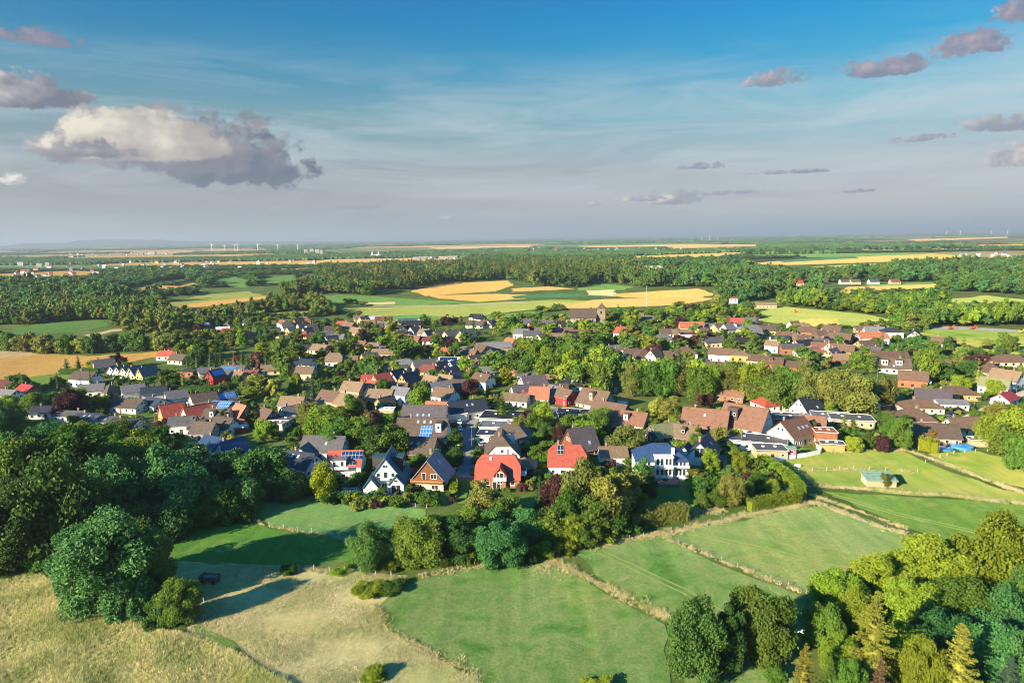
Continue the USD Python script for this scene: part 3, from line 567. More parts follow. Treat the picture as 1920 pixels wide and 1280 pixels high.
sheet("pasture", [(1252, 1002), (1330, 984), (1420, 967), (1500, 952), (1545, 949), (1640, 978), (1746, 1018), (1700, 1065), (1640, 1110), (1520, 1114), (1430, 1080), (1340, 1048)], M_PAST2, label="upper pasture in the corner of the fences")
sheet("meadow", [(1545, 922), (1640, 927), (1740, 934), (1840, 941), (1990, 952), (2050, 1010), (1850, 1060), (1770, 1010), (1690, 985), (1610, 950)], M_LUSHR, label="bright green meadow on the right")
sheet("paddock", [(1425, 862), (1500, 852), (1590, 842), (1690, 845), (1740, 868), (1800, 890), (1860, 912), (1990, 938), (1990, 948), (1840, 938), (1700, 926), (1600, 916), (1505, 906), (1450, 885)], M_BANK, label="sunlit paddock with the green-roofed shelter")
sheet("meadow", [(1740, 850), (1830, 845), (1990, 880), (1990, 930), (1870, 905), (1790, 880)], M_BANK, label="grassy strip under the trees at the right")
# gardens
for pts, m, lb in (([(1195, 915), (1300, 915), (1350, 950), (1300, 960), (1215, 945)], M_LAWN, "lawn below the blue-roofed villa"), ([(930, 935), (1000, 932), (1010, 958), (930, 960)], M_LAWN, "lawn behind the red half-hipped house"),
        ([(510, 842), (560, 838), (566, 858), (515, 860)], M_LAWNL, "bright lawn left of the white house"), ([(1400, 865), (1430, 850), (1480, 852), (1520, 846), (1500, 838), (1400, 845)], M_LAWN, "lawn round the flat-roofed bungalow"),
        ([(690, 922), (770, 925), (765, 940), (680, 935)], M_LAWN, "lawn before the teal gabled house"), ([(1345, 880), (1390, 884), (1440, 905), (1400, 925), (1330, 905)], M_LAWN, "lawn inside the tall hedge"),
        ([(440, 735), (505, 738), (520, 752), (430, 748)], M_LAWNL, "green clearing behind the white houses"), ([(1795, 838), (1830, 842), (1800, 862), (1770, 850)], M_LAWN, "lawn with the round pool"),
        ([(50, 705), (165, 700), (150, 716), (48, 722)], M_LAWNL, "green field beside the left hedge"), ([(960, 706), (1010, 712), (990, 725), (955, 718)], M_LAWNL, "lawn behind the white houses"),
        ([(545, 676), (640, 680), (640, 690), (560, 686)], M_LAWNL, "lawn around the white house with navy roof")):
    sheet("lawn", pts, m, jitter=.3, label=lb)
# roads
for pts, m, nm, lb in (([(857, 890), (891, 890), (887, 850), (890, 815), (898, 790), (898, 776), (858, 776), (865, 815), (863, 850)], M_ASPH, "road", "straight asphalt street through the middle of the village"),
        ([(845, 896), (893, 896), (890, 887), (850, 887)], M_PAVE, "turning_place", "paved turning place at the end of the street"), ([(858, 945), (872, 945), (884, 900), (866, 900)], M_LAWN, "path", "grassy path below the end of the street"),
        ([(1020, 758), (1060, 768), (1125, 782), (1120, 790), (1050, 780), (1015, 768)], M_ASPH, "road", "street with parked van beside the brown house"), ([(1360, 838), (1400, 822), (1440, 812), (1420, 806), (1370, 822), (1340, 834)], M_ASPH, "road", "street in front of the flat-roofed bungalow"),
        ([(1690, 838), (1760, 800), (1830, 770), (1920, 732), (1920, 742), (1850, 772), (1780, 806), (1720, 842)], M_PAVE, "road", "street rising to the right edge of the village"),
        ([(840, 786), (895, 790), (960, 800), (958, 794), (895, 780), (850, 776)], M_ASPH, "road", "cross street beside the white house with navy roof"),
        ([(1395, 577), (1450, 580), (1560, 586), (1640, 594), (1640, 597), (1560, 591), (1450, 585), (1395, 581)], M_ASPH, "road", "country road before the right wood"), ([(1745, 612), (1790, 612), (1870, 616), (1930, 620), (1930, 626), (1860, 622), (1790, 618), (1750, 617)], M_ASPH, "road", "country road with road works at the right"),
        ([(700, 573), (860, 572), (1000, 566), (1000, 567.2), (860, 573.4), (700, 574.4)], M_PAVE, "road", "country lane across the fields behind the village")):
    sheet(nm, pts, m, jitter=.12, lift=.11, label=lb)
sheet("path", [(356, 1158), (384, 1174), (432, 1203), (484, 1239), (566, 1296), (640, 1350), (600, 1350), (540, 1296), (470, 1245), (420, 1212), (372, 1186)], M_LAWN, lift=.16, jitter=.25, label="narrow green track between hay meadow and dry meadow")
M_TRACK = ground_mat("worn_track", [(.3, (.15, .215, .066)), (.7, (.19, .235, .08))], .2)
from shapely.geometry import LineString
for pts, w, off, lb in (([(1120, 1036), (1280, 1112), (1420, 1196), (1470, 1290)], .5, (0, 1.7), "faint wheel track across the middle pasture"), ([(1290, 1002), (1440, 1034), (1560, 1066), (1640, 1076)], .5, (0, 1.7), "faint wheel track across the upper pasture"), ([(1560, 930), (1690, 968), (1830, 1000)], .5, (0, 1.7), "faint wheel track across the right meadow"), ([(470, 950), (560, 968), (660, 988), (760, 968)], .5, (0, 1.7), "faint wheel track in the upper meadow"), ([(1470, 880), (1560, 866), (1660, 862), (1740, 882)], .5, (0,), "trodden path across the sunny paddock")):
    W = [to_world(*p) for p in pts]
    for o in off:
        P = LineString(W).offset_curve(o) if o else LineString(W); P = P.buffer(w / 2, cap_style="flat")
        sheet("worn_track", [list(c) for c in P.exterior.coords[:-1]], M_TRACK, step=3.0, lift=.12, jitter=.10, world=True, label=lb.replace("wheel track", "left wheel rut" if o else "right wheel rut") if len(off) > 1 else lb)
# far fields
FF = [("wheat_field", M_WHEAT, [(-80, 662), (70, 663), (160, 668), (290, 660), (322, 662), (250, 678), (150, 693), (112, 700), (0, 713), (-100, 720)], "golden wheat field left of the village"), ("stubble_field", M_STUB, [(-80, 654), (60, 659), (75, 664), (0, 673), (-90, 678)], "pale stubble at the left edge"),
 ("crop_field", M_CROP, [(20, 617), (90, 605), (190, 600), (205, 610), (150, 622), (40, 631)], "green field between the left woods"), ("stubble_field", M_STUB, [(150, 629), (215, 617), (300, 613), (210, 622), (172, 633)], "thin stubble field between the left woods"),
 ("wheat_field", M_MEAD, [(312, 568), (390, 552), (465, 546), (500, 556), (420, 562), (320, 575)], "yellow field edged by woods left of the middle"), ("wheat_field", M_WHEAT, [(314, 574), (420, 562), (500, 555), (505, 559), (400, 573), (322, 582)], "wheat strip below the yellow field"),
 ("wheat_field", M_WHEAT2, [(228, 546), (290, 535), (380, 538), (250, 552)], "orange field behind the poplars"), ("wheat_field", M_WHEAT2, [(286, 530), (345, 522), (350, 530), (295, 535)], "small orange field behind the poplars"), ("wheat_field", M_WHEAT, [(335, 534), (370, 528), (372, 537), (350, 538)], "small wheat patch by the poplars"),
 ("wheat_field", M_WHEAT, [(-60, 516), (120, 508), (212, 509), (150, 520), (-60, 526)], "distant wheat field at the left edge"), ("crop_field", M_CROP, [(390, 524), (440, 519), (475, 528), (460, 540), (400, 535)], "green field left of the forest"), ("crop_field", M_CROP, [(480, 522), (550, 516), (562, 530), (500, 536)], "green field beside the forest edge"),
 ("stubble_field", M_STUB, [(370, 509), (590, 502), (585, 506), (380, 513)], "narrow stubble field behind the forest"), ("wheat_field", M_WHEAT, [(770, 546), (820, 533), (952, 526), (962, 535), (930, 546), (800, 555)], "wheat field below the forest"), ("crop_field", M_CROP, [(600, 556), (640, 552), (760, 560), (900, 567), (760, 574), (640, 572)], "green field before the forest"),
 ("wheat_field", M_WHEAT, [(800, 554), (930, 551), (985, 553), (985, 560), (900, 566), (820, 560)], "wheat field with round copse beside it"), ("stubble_field", M_STUB, [(672, 568), (740, 566), (738, 570), (680, 572)], "small stubble field in the green"), ("wheat_field", M_WHEAT2, [(960, 541), (1030, 537), (1078, 542), (960, 547)], "thin orange field under the forest edge"),
 ("crop_field", M_CROP, [(1080, 541), (1130, 532), (1190, 538), (1170, 544), (1085, 545)], "green field below the end of the forest"), ("stubble_field", M_STUB, [(1100, 545), (1148, 543), (1155, 555), (1105, 556)], "pale stubble patch in the middle fields"), ("crop_field", M_CROPD, [(960, 555), (1040, 550), (1148, 555), (1040, 558), (960, 560)], "dark green strip in the middle fields"),
 ("wheat_field", M_WHEAT, [(1150, 551), (1310, 541), (1345, 553), (1290, 560), (1165, 558)], "wheat field behind the church"), ("wheat_field", M_WHEAT2, [(1110, 562), (1290, 556), (1342, 560), (1280, 572), (1160, 576), (1018, 580)], "large orange wheat field behind the church"),
 ("meadow", M_MEAD, [(630, 578), (760, 575), (900, 568), (1050, 562), (1110, 564), (1030, 577), (900, 592), (760, 604), (690, 596)], "light meadow behind the village"), ("meadow", M_CROP, [(880, 596), (1000, 583), (1010, 590), (920, 602)], "green meadow behind the dark-roofed houses"), ("meadow", M_CROP, [(722, 592), (800, 590), (850, 597), (760, 602)], "bright green meadow behind the warehouse"),
 ("sports_ground", plain("clay", (.42, .13, .08), .9, .15, .1), [(1078, 585), (1110, 580), (1140, 582), (1130, 588)], "red clay sports ground beside the church"),
 ("wheat_field", M_WHEAT, [(1395, 495), (1500, 486), (1750, 476), (1805, 480), (1780, 487), (1480, 497)], "broad golden field at the right"), ("crop_field", M_CROPD, [(1455, 489), (1600, 480), (1612, 484), (1470, 492)], "green strip above the broad golden field"), ("wheat_field", M_WHEAT2, [(1360, 492), (1392, 486), (1392, 494), (1365, 496)], "small orange field left of the golden one"),
 ("wheat_field", M_WHEAT, [(1182, 480), (1330, 475), (1395, 473), (1390, 480), (1300, 485), (1190, 486)], "distant wheat field right of the forest"), ("meadow", M_MEAD, [(1520, 500), (1640, 494), (1680, 498), (1560, 503)], "pale meadow below the broad golden field"),
 ("wheat_field", M_WHEAT2, [(1540, 563), (1590, 538), (1660, 535), (1758, 532), (1752, 546), (1620, 554)], "orange field between the right woods"), ("crop_field", M_CROP, [(1622, 534), (1752, 529), (1752, 533), (1640, 537)], "green strip above the orange right field"), ("wheat_field", M_WHEAT2, [(1475, 543), (1532, 538), (1510, 547)], "small orange field before the hamlet"),
 ("meadow", M_MEAD, [(1370, 572), (1460, 574), (1570, 584), (1640, 592), (1700, 606), (1570, 614), (1450, 606), (1380, 594)], "light meadow before the right wood"), ("wheat_field", M_WHEAT, [(1500, 600), (1568, 597), (1576, 612), (1530, 614), (1505, 609)], "small wheat field behind the terraces"), ("meadow", M_BANK, [(1715, 616), (1860, 620), (1980, 626), (1980, 665), (1830, 652), (1740, 634)], "sunny pasture beside the country road"),
 ("meadow", M_MEAD, [(1770, 562), (1850, 554), (1980, 568), (1980, 580), (1810, 578)], "sunlit clearing above the right wood"), ("lawn", M_LAWNL, [(1830, 648), (1980, 640), (1980, 668), (1860, 664)], "green paddock at the right edge"), ("meadow", M_MEAD, [(478, 588), (560, 584), (600, 584), (560, 596), (490, 596)], "meadow behind the left houses"),
 ("bare_field", M_SAND, [(820, 655), (880, 650), (890, 657), (830, 662)], "bare earth patch between the houses"), ("wheat_field", M_WHEAT, [(1240, 588), (1370, 580), (1400, 590), (1320, 600)], "dry meadow behind the orchard"),
 ("wheat_field", M_WHEAT, [(1250, 462), (1420, 458), (1420, 461), (1260, 466)], "far wheat strip on the plain"), ("stubble_field", M_STUB, [(240, 475), (420, 467), (420, 469), (260, 478)], "far stubble strip beside the left town"), ("wheat_field", M_WHEAT, [(1700, 449), (1890, 444), (1890, 446), (1720, 452)], "far wheat strip at the right"), ("stubble_field", M_STUB, [(800, 463), (1000, 460), (1000, 463), (820, 467)], "far stubble in the middle of the plain")]
rng_ = random.Random(12)
for i in range(30):
    d = math.exp(rng_.uniform(math.log(2300), math.log(14000))); a = rng_.uniform(-.70, .70); x, y = d * math.tan(a), d; w, q, t = rng_.uniform(220, 700) * (d / 4000) ** .5, rng_.uniform(160, 420) * (d / 4000) ** .7, rng_.uniform(-.4, .4)
    FF.append((rng_.choice(["wheat_field", "wheat_field", "stubble_field", "crop_field"]), None, [(x - w, y - q), (x + w, y - q + w * t), (x + w * .9, y + q + w * t), (x - w * 1.1, y + q)], ("far farm field on the plain", "fields towards the horizon")))
FIELD_POLYS = []
for nm, m, pts, lb in FF:
    if m is None: FIELD_POLYS.append(sheet(nm, pts, {"w": M_WHEAT, "s": M_STUB, "c": M_CROP}[nm[0]], lift=.10, jitter=1.5, world=True, label=None)); continue
    FIELD_POLYS.append(sheet(nm, pts, m, lift=.10, jitter=1.5, label=lb))
# hills at the horizon
def hills(name, profile, dist, depth, label):
    """Long low hills: (pixel x, pixels above the level horizon) along their crest."""
    ang = [math.atan2(px - 960, FOC) for px, _ in profile]; hh = [max(a, 0) * dist / FOC / math.cos(b) + 20 for (_, a), b in zip(profile, ang)]
    a = np.linspace(ang[0], ang[-1], 120); h = np.interp(a, ang, hh) * (1 + .05 * np.sin(a * 90) + .03 * np.sin(a * 211)); v, n = [], 120
    for k, t in enumerate(np.linspace(-1, 1, 9)):
        d = dist + t * depth; v.append(np.stack([d * np.sin(a) / np.cos(a * .0), d * np.cos(a), h * math.cos(t * math.pi / 2) ** 1.2 - 6 * abs(t)], 1))
    v = np.vstack(v); f = [[k * n + i, k * n + i + 1, (k + 1) * n + i + 1, (k + 1) * n + i] for k in range(8) for i in range(n - 1)]
    raw_mesh(name, (v, f), ground_mat("far_hills", [(.3, (.045, .075, .04)), (.6, (.07, .10, .05)), (.8, (.16, .15, .08))], .0012, fscale=.004), None, True, kind="structure", label=label)
hills("hills", [(-200, 0), (0, 1.5), (60, 5), (120, 5), (160, 8), (250, 9), (320, 7), (380, 5), (520, 3), (700, 1), (800, 0)], 23000, 2500, "long flat-topped ridge on the left horizon")
hills("hills", [(1690, 0), (1730, 2.5), (1760, 7.5), (1785, 5), (1805, 7.5), (1818, 6.5), (1830, 8), (1850, 4), (1880, 4), (1900, 6), (1930, 5), (2000, 2)], 42000, 3000, "blue hump-backed hills on the right horizon")
hills("hills", [(800, 0), (960, 1.5), (1020, 3.5), (1080, 3), (1150, 2), (1300, 0)], 38000, 2500, "faint low hills in the middle of the horizon")
# ------------------------------------------------------------------ houses
BUILT = []; HOUSES = []
def roof_panels(rt, w, d, eave, ridge, oh=.5):
    W, D = w / 2 + oh * .8, d / 2 + oh; sl = (ridge - eave) / (d / 2); ze = eave - sl * oh
    if rt == "g": return [[(-W, -D, ze), (W, -D, ze), (W, 0, ridge), (-W, 0, ridge)], [(W, D, ze), (-W, D, ze), (-W, 0, ridge), (W, 0, ridge)]]
    if rt == "m": return [[(-W, -D, eave), (W, -D, eave), (W, D, ridge), (-W, D, ridge)]]
    if rt == "h":
        r = max(W - D, .05)
        return [[(-W, -D, ze), (W, -D, ze), (r, 0, ridge), (-r, 0, ridge)], [(W, D, ze), (-W, D, ze), (-r, 0, ridge), (r, 0, ridge)], [(W, -D, ze), (W, D, ze), (r, 0, ridge)], [(-W, D, ze), (-W, -D, ze), (-r, 0, ridge)]]
    zc = eave + (ridge - eave) * .5; yc = D * (ridge - zc) / (ridge - ze); ri = yc * .8
    return [[(-W, -D, ze), (W, -D, ze), (W, -yc, zc), (W - ri, 0, ridge), (-W + ri, 0, ridge), (-W, -yc, zc)], [(W, D, ze), (-W, D, ze), (-W, yc, zc), (-W + ri, 0, ridge), (W - ri, 0, ridge), (W, yc, zc)],
            [(W, -yc, zc), (W, yc, zc), (W - ri, 0, ridge)], [(-W, yc, zc), (-W, -yc, zc), (-W + ri, 0, ridge)]]
def window(parent, c, n, w, h, frame=True, sill=False, name="window"):
    """c: centre on the wall, n: outward normal (2-D)."""
    u = np.array([-n[1], n[0], 0]); nn = np.array([n[0], n[1], 0]); ax = np.array([u, nn, [0, 0, 1]])
    c = np.array(c, float)
    if not frame: return MB().box(c + nn * .02, (w, .10, h), ax=ax).build(name, GLASS, parent)
    p = MB(); t = .09
    p.box(c + nn * .03 + [0, 0, h / 2 - t / 2], (w, .12, t), ax=ax); p.box(c + nn * .03 - [0, 0, h / 2 - t / 2], (w, .12, t), ax=ax)
    for s in (-1, 1): p.box(c + nn * .03 + u * s * (w / 2 - t / 2), (t, .12, h - 2 * t), ax=ax)
    if w > 1.3: p.box(c + nn * .03, (t, .12, h - 2 * t), ax=ax)
    if sill: p.box(c + nn * .09 - [0, 0, h / 2 + .05], (w + .2, .24, .08), ax=ax)
    fr = p.build(name, FRAME, parent)
    MB().box(c + nn * .005, (w - 2 * t, .06, h - 2 * t), ax=ax).build("pane", GLASS, fr); return fr
def slope_axes(rt, side, w, d, eave, ridge):
    y = -d / 2 if side == "f" else d / 2; o = np.array([0, y, eave]); v = np.array([0, -y, ridge - eave]); L = np.linalg.norm(v); v /= L
    u = np.array([1., 0, 0]) if side == "f" else np.array([-1., 0, 0]); n = np.cross(u, v); return o, u, v, n, L
def house(px, py, w, d, eave, ridge, ang, rt, roof, wall, extras="", label=None, short=None, name="house", zone=None, world=None, z=None):
    a = math.radians(ang)
    if world: x, y = world
    else:
        x, y = to_world(px, py); y += .5 * (abs(w * math.sin(a)) + abs(d * math.cos(a))) * .92
    D = depth_of(x, y); gz = float(height(x, y)) if z is None else z
    t = thing(name, (x, y, gz), ang, cat="house"); rm, wm = roof_mat(roof), wall_mat(wall)
    near, mid = D < 330, D < 520
    if rt == "f":
        MB().box((0, 0, eave / 2 - .3), (w, d, eave + .6)).build("wall", wm, t)
        MB().box((0, 0, eave + .14), (w + .7, d + .7, .28)).build("roof", rm, t)
        if near:
            p = MB(); 
            for s in (-1, 1): p.box((0, s * (d / 2 + .3), eave + .33), (w + .7, .12, .12)); p.box((s * (w / 2 + .3), 0, eave + .33), (.12, d + .46, .12))
            p.build("roof_edge", FRAME, t)
            for k in range(2): MB().box((w * (-.2 + .4 * k), d * .1, eave + .40), (.9, .9, .25)).build("roof_light", FRAME, t)
    else:
        pan = roof_panels(rt, w, d, eave, ridge); m = MB()
        for p in pan: m.slab(p, .22)
        if rt == "g" and near: m.box((0, 0, ridge + .02), (w + .6, .3, .12))
        rf = m.build("roof", rm, t)
        if rt == "g": MB().prism([(-d / 2, -1), (d / 2, -1), (d / 2, eave - .28), (0, ridge - .34), (-d / 2, eave - .28)], -w / 2, w / 2).build("wall", wm, t)
        elif rt == "m": MB().prism([(-d / 2, -1), (d / 2, -1), (d / 2, ridge - .3), (-d / 2, eave - .3)], -w / 2, w / 2).build("wall", wm, t)
        elif rt == "h": MB().box((0, 0, (eave - .2) / 2 - .4), (w, d, eave + .6)).build("wall", wm, t)
        else:
            zc = eave + (ridge - eave) * .5 - .35; yc = d / 2 * .5
            MB().prism([(-d / 2, -1), (d / 2, -1), (d / 2, eave - .28), (yc, zc), (-yc, zc), (-d / 2, eave - .28)], -w / 2, w / 2).build("wall", wm, t)
        if near and rt == "g":
            g = MB()
            for s in (-1, 1): g.tube([(-w / 2 - .4, s * (d / 2 + .52), pan[0][0][2] - .05), (w / 2 + .4, s * (d / 2 + .52), pan[0][0][2] - .05)], .08, 5)
            g.build("gutter", METAL, t)
    base_eave = eave; ca, sa = math.cos(a), math.sin(a); view = np.array([-x, -y]); view /= np.linalg.norm(view)
    ex = [e for e in extras.split(",") if e]; nowin = "nowin" in ex
    for n2, L, off, gab in (((0, -1), w, d / 2, False), ((0, 1), w, d / 2, False), ((1, 0), d, w / 2, True), ((-1, 0), d, w / 2, True)):
        wn = np.array([ca * n2[0] - sa * n2[1], sa * n2[0] + ca * n2[1]])
        if wn @ view < (-.15 if near else .12) or nowin: continue
        st = max(1, int((eave - .1) / 2.5)); u = np.array([-n2[1], n2[0]]); k = max(1, int(L / (2.7 if near else 3.4)))
        for s in range(st):
            zc = min(1.45 + 2.6 * s, eave - .85)
            for i in range(k):
                q = (i + .5) / k * L - L / 2; c = np.array(n2) * off + u * q
                dr = near and s == 0 and not gab and i == k // 2
                if dr:
                    ax = np.array([[u[0], u[1], 0], [n2[0], n2[1], 0], [0, 0, 1]])
                    dd = MB().box((c[0] + n2[0] * .02, c[1] + n2[1] * .02, 1.05), (1.05, .12, 2.1), ax=ax).build("door", plain("door_wood", (.10, .06, .04), .5, .2), t)
                    MB().box((c[0] + u[0] * .38 + n2[0] * .10, c[1] + u[1] * .38 + n2[1] * .10, 1.05), (.12, .1, .05), ax=ax).build("handle", METAL, dd)
                else: window(t, (c[0], c[1], zc), n2, 1.15 if k > 1 else 1.5, 1.25, near)
        if gab and rt in ("g", "j") and mid:
            zt = eave + (ridge - eave) * (.42 if rt == "g" else .22)
            if ridge - eave > 2.4: 
                for q in ((-.9, .9) if d > 8 and rt == "g" else (0,)): window(t, (n2[0] * off, q, zt), n2, 1.0, 1.1, near)
    if rt in ("g", "j", "h") and D < 700:
        cx = w * (.22 if int(px * 7) % 2 else -.25) * (.5 if rt == "h" else 1)
        if "noc" not in ex:
            ch = MB().box((cx, d * .09, ridge + .15), (.65, .65, 1.7)).build("chimney", plain("chimney_brick", (.26, .17, .13), .9, .2), rf if rt != "f" else t)
            if near: MB().box((cx, d * .09, ridge + 1.04), (.8, .8, .12)).build("chimney_cap", METAL, t)
    for e in ex:
        q = e.split(":")
        if q[0] == "p":       # solar panels side:u0:v0:cols:rows
            o, u, v, n, L = slope_axes(rt, q[1], w, d, eave, ridge); u0, v0, c, r = float(q[2]), float(q[3]), int(q[4]), int(q[5]); ax = np.array([u, v, n])
            mt = SOLAR_BLUE if len(q) > 6 else SOLAR
            for i in range(c):
                for j in range(r):
                    pc = o + u * (u0 * w / 2 + (i + .5) * 1.12) + v * (v0 * L + (j + .5) * 1.62) + n * .13
                    pn = MB().box(pc - n * .02, (1.06, 1.56, .05), ax=ax).build("solar_panel", FRAME if near else mt, t)
                    if near: MB().box(pc + n * .012, (.98, 1.48, .03), ax=ax).build("cells", mt, pn)
        elif q[0] == "s":     # skylights side:u:v:n
            o, u, v, n, L = slope_axes(rt, q[1], w, d, eave, ridge); k = int(q[4]); ax = np.array([u, v, n])
            for i in range(k):
                pc = o + u * (float(q[2]) * w / 2 + (i - (k - 1) / 2) * 2.4) + v * (float(q[3]) * L) + n * .06
                f = MB().box(pc, (.95, 1.3, .14), ax=ax).build("skylight", METAL, t); MB().box(pc + n * .065, (.75, 1.1, .03), ax=ax).build("pane", plain("sky_glass", (.30, .38, .46), .1, .05, spec=.8), f)
        elif q[0] == "d":     # dormer side:u:width[:material]
            side, uu, dw = q[1], float(q[2]), float(q[3]); sg = -1 if side == "f" else 1; y0 = sg * d * .36; zb = eave + (ridge - eave) * .28 - .3; zt = eave + (ridge - eave) * .86
            dm = MB().box((uu * w / 2, sg * d * .20, (zb + zt) / 2), (dw, d * .34, zt - zb)).build("dormer", wm if len(q) < 5 else wall_mat(q[4]), t)
            MB().box((uu * w / 2, sg * d * .20, zt + .07), (dw + .4, d * .36 + .3, .16)).build("dormer_roof", rm, dm)
            for i in range(max(1, int(dw / 1.5))):
                window(t, (uu * w / 2 + (i - (max(1, int(dw / 1.5)) - 1) / 2) * 1.4, sg * d * .37, (zb + zt) / 2 + .15), (0, sg), 1.0, min(1.1, (zt - zb) * .6), near)
        elif q[0] == "b":     # balcony at a gable end l / r
            s = -1 if q[1] == "l" else 1; zb = 2.75
            b = MB().box((s * (w / 2 + .7), 0, zb), (1.4, d * .55, .16)).build("balcony", METAL, t); r_ = MB().box((s * (w / 2 + 1.36), 0, zb + .55), (.06, d * .55, .9))
            for k in (-1, 1): r_.box((s * (w / 2 + .7), k * d * .275, zb + .55), (1.3, .06, .9))
            r_.build("railing", FRAME if len(q) < 3 else wall_mat(q[2]), b)
        elif q[0] == "x":     # wing: x:cx:cy:w:d:eave:ridge:ang, its gable turned across the house
            cx, cy, ww, wd, we, wr = map(float, q[1:7]); tr = MB(); pp = roof_panels("g", ww, wd, we, wr)
            for p in pp: tr.slab([(cx - Y, cy + X, Z) for X, Y, Z in p], .22)
            tr.build("wing_roof", rm, t); wl = MB().prism([(-wd / 2, -1), (wd / 2, -1), (wd / 2, we - .28), (0, wr - .34), (-wd / 2, we - .28)], -ww / 2, ww / 2)
            v, f = wl.mesh(); v = np.stack([cx - v[:, 1], cy + v[:, 0], v[:, 2]], 1); raw_mesh("wing", (v, f), wm, t)
            window(t, (cx, cy - ww / 2, max(1.4, we * .5)), (0, -1), min(1.5, wd * .4), 1.3, near)
            if wr > 5: window(t, (cx, cy - ww / 2, we + .4), (0, -1), 1.0, 1.0, near)
    BUILT.append((x, y, .5 * math.hypot(w, d) * .86)); zx, zy = to_pixel(x, y, gz + ridge * .5)
    HOUSES.append([zx, zy, roof, wall, rt, t, label, name, D]); return t
def zone_of(px, py):
    if py > 800: return "in the nearest rows" if px < 1200 else "behind the paddock"
    if px < 590: return "left village, wooded part" if py < 690 else "shaded left village"
    if py < 650: return "old village far left" if px < 760 else "old village below the fields" if px < 960 else "village round the church tower" if px < 1200 else "terraces far right" if px < 1500 else "terraces near country road"
    if px < 950: return "middle of the village" if py > 692 else "village behind the middle trees"
    if px < 1200: return "rows before the tree belt" if py > 690 else "farms behind the tree belt"
    return "streets behind the tree belt" if py < 700 else "right village by the street"
ROOFW = {"darkbrown": "dark brown", "darkgrey": "dark grey", "white": "pale"}
WALLW = {"brick": "brick", "tanwall": "tan", "timber": "timber", "dark": "dark", "bluewall": "light blue"}
def label_houses():
    groups = {}
    for h in sorted(HOUSES, key=lambda h: h[0]):
        px, py, roof, wall, rt, prim, label, nm, D = h
        if label: prim.SetCustomDataByKey("label", label); continue
        kind = {"g": "gabled", "h": "hip-roofed", "j": "half-hipped", "f": "flat-roofed", "m": "single-pitch"}[rt]
        groups.setdefault((roof, wall, kind, zone_of(px, py)), []).append((prim, nm))
    for (roof, wall, kind, zone), L in groups.items():
        for i, (p, nm) in enumerate(L):
            o = ordinal(i, len(L)); nmw = "house" if nm == "house" else nm.replace("_", " ")
            p.SetCustomDataByKey("label", f"{o + ' ' if o else ''}{ROOFW.get(roof, roof)}-roofed {WALLW.get(wall, wall)} {kind} {nmw}, {zone}")
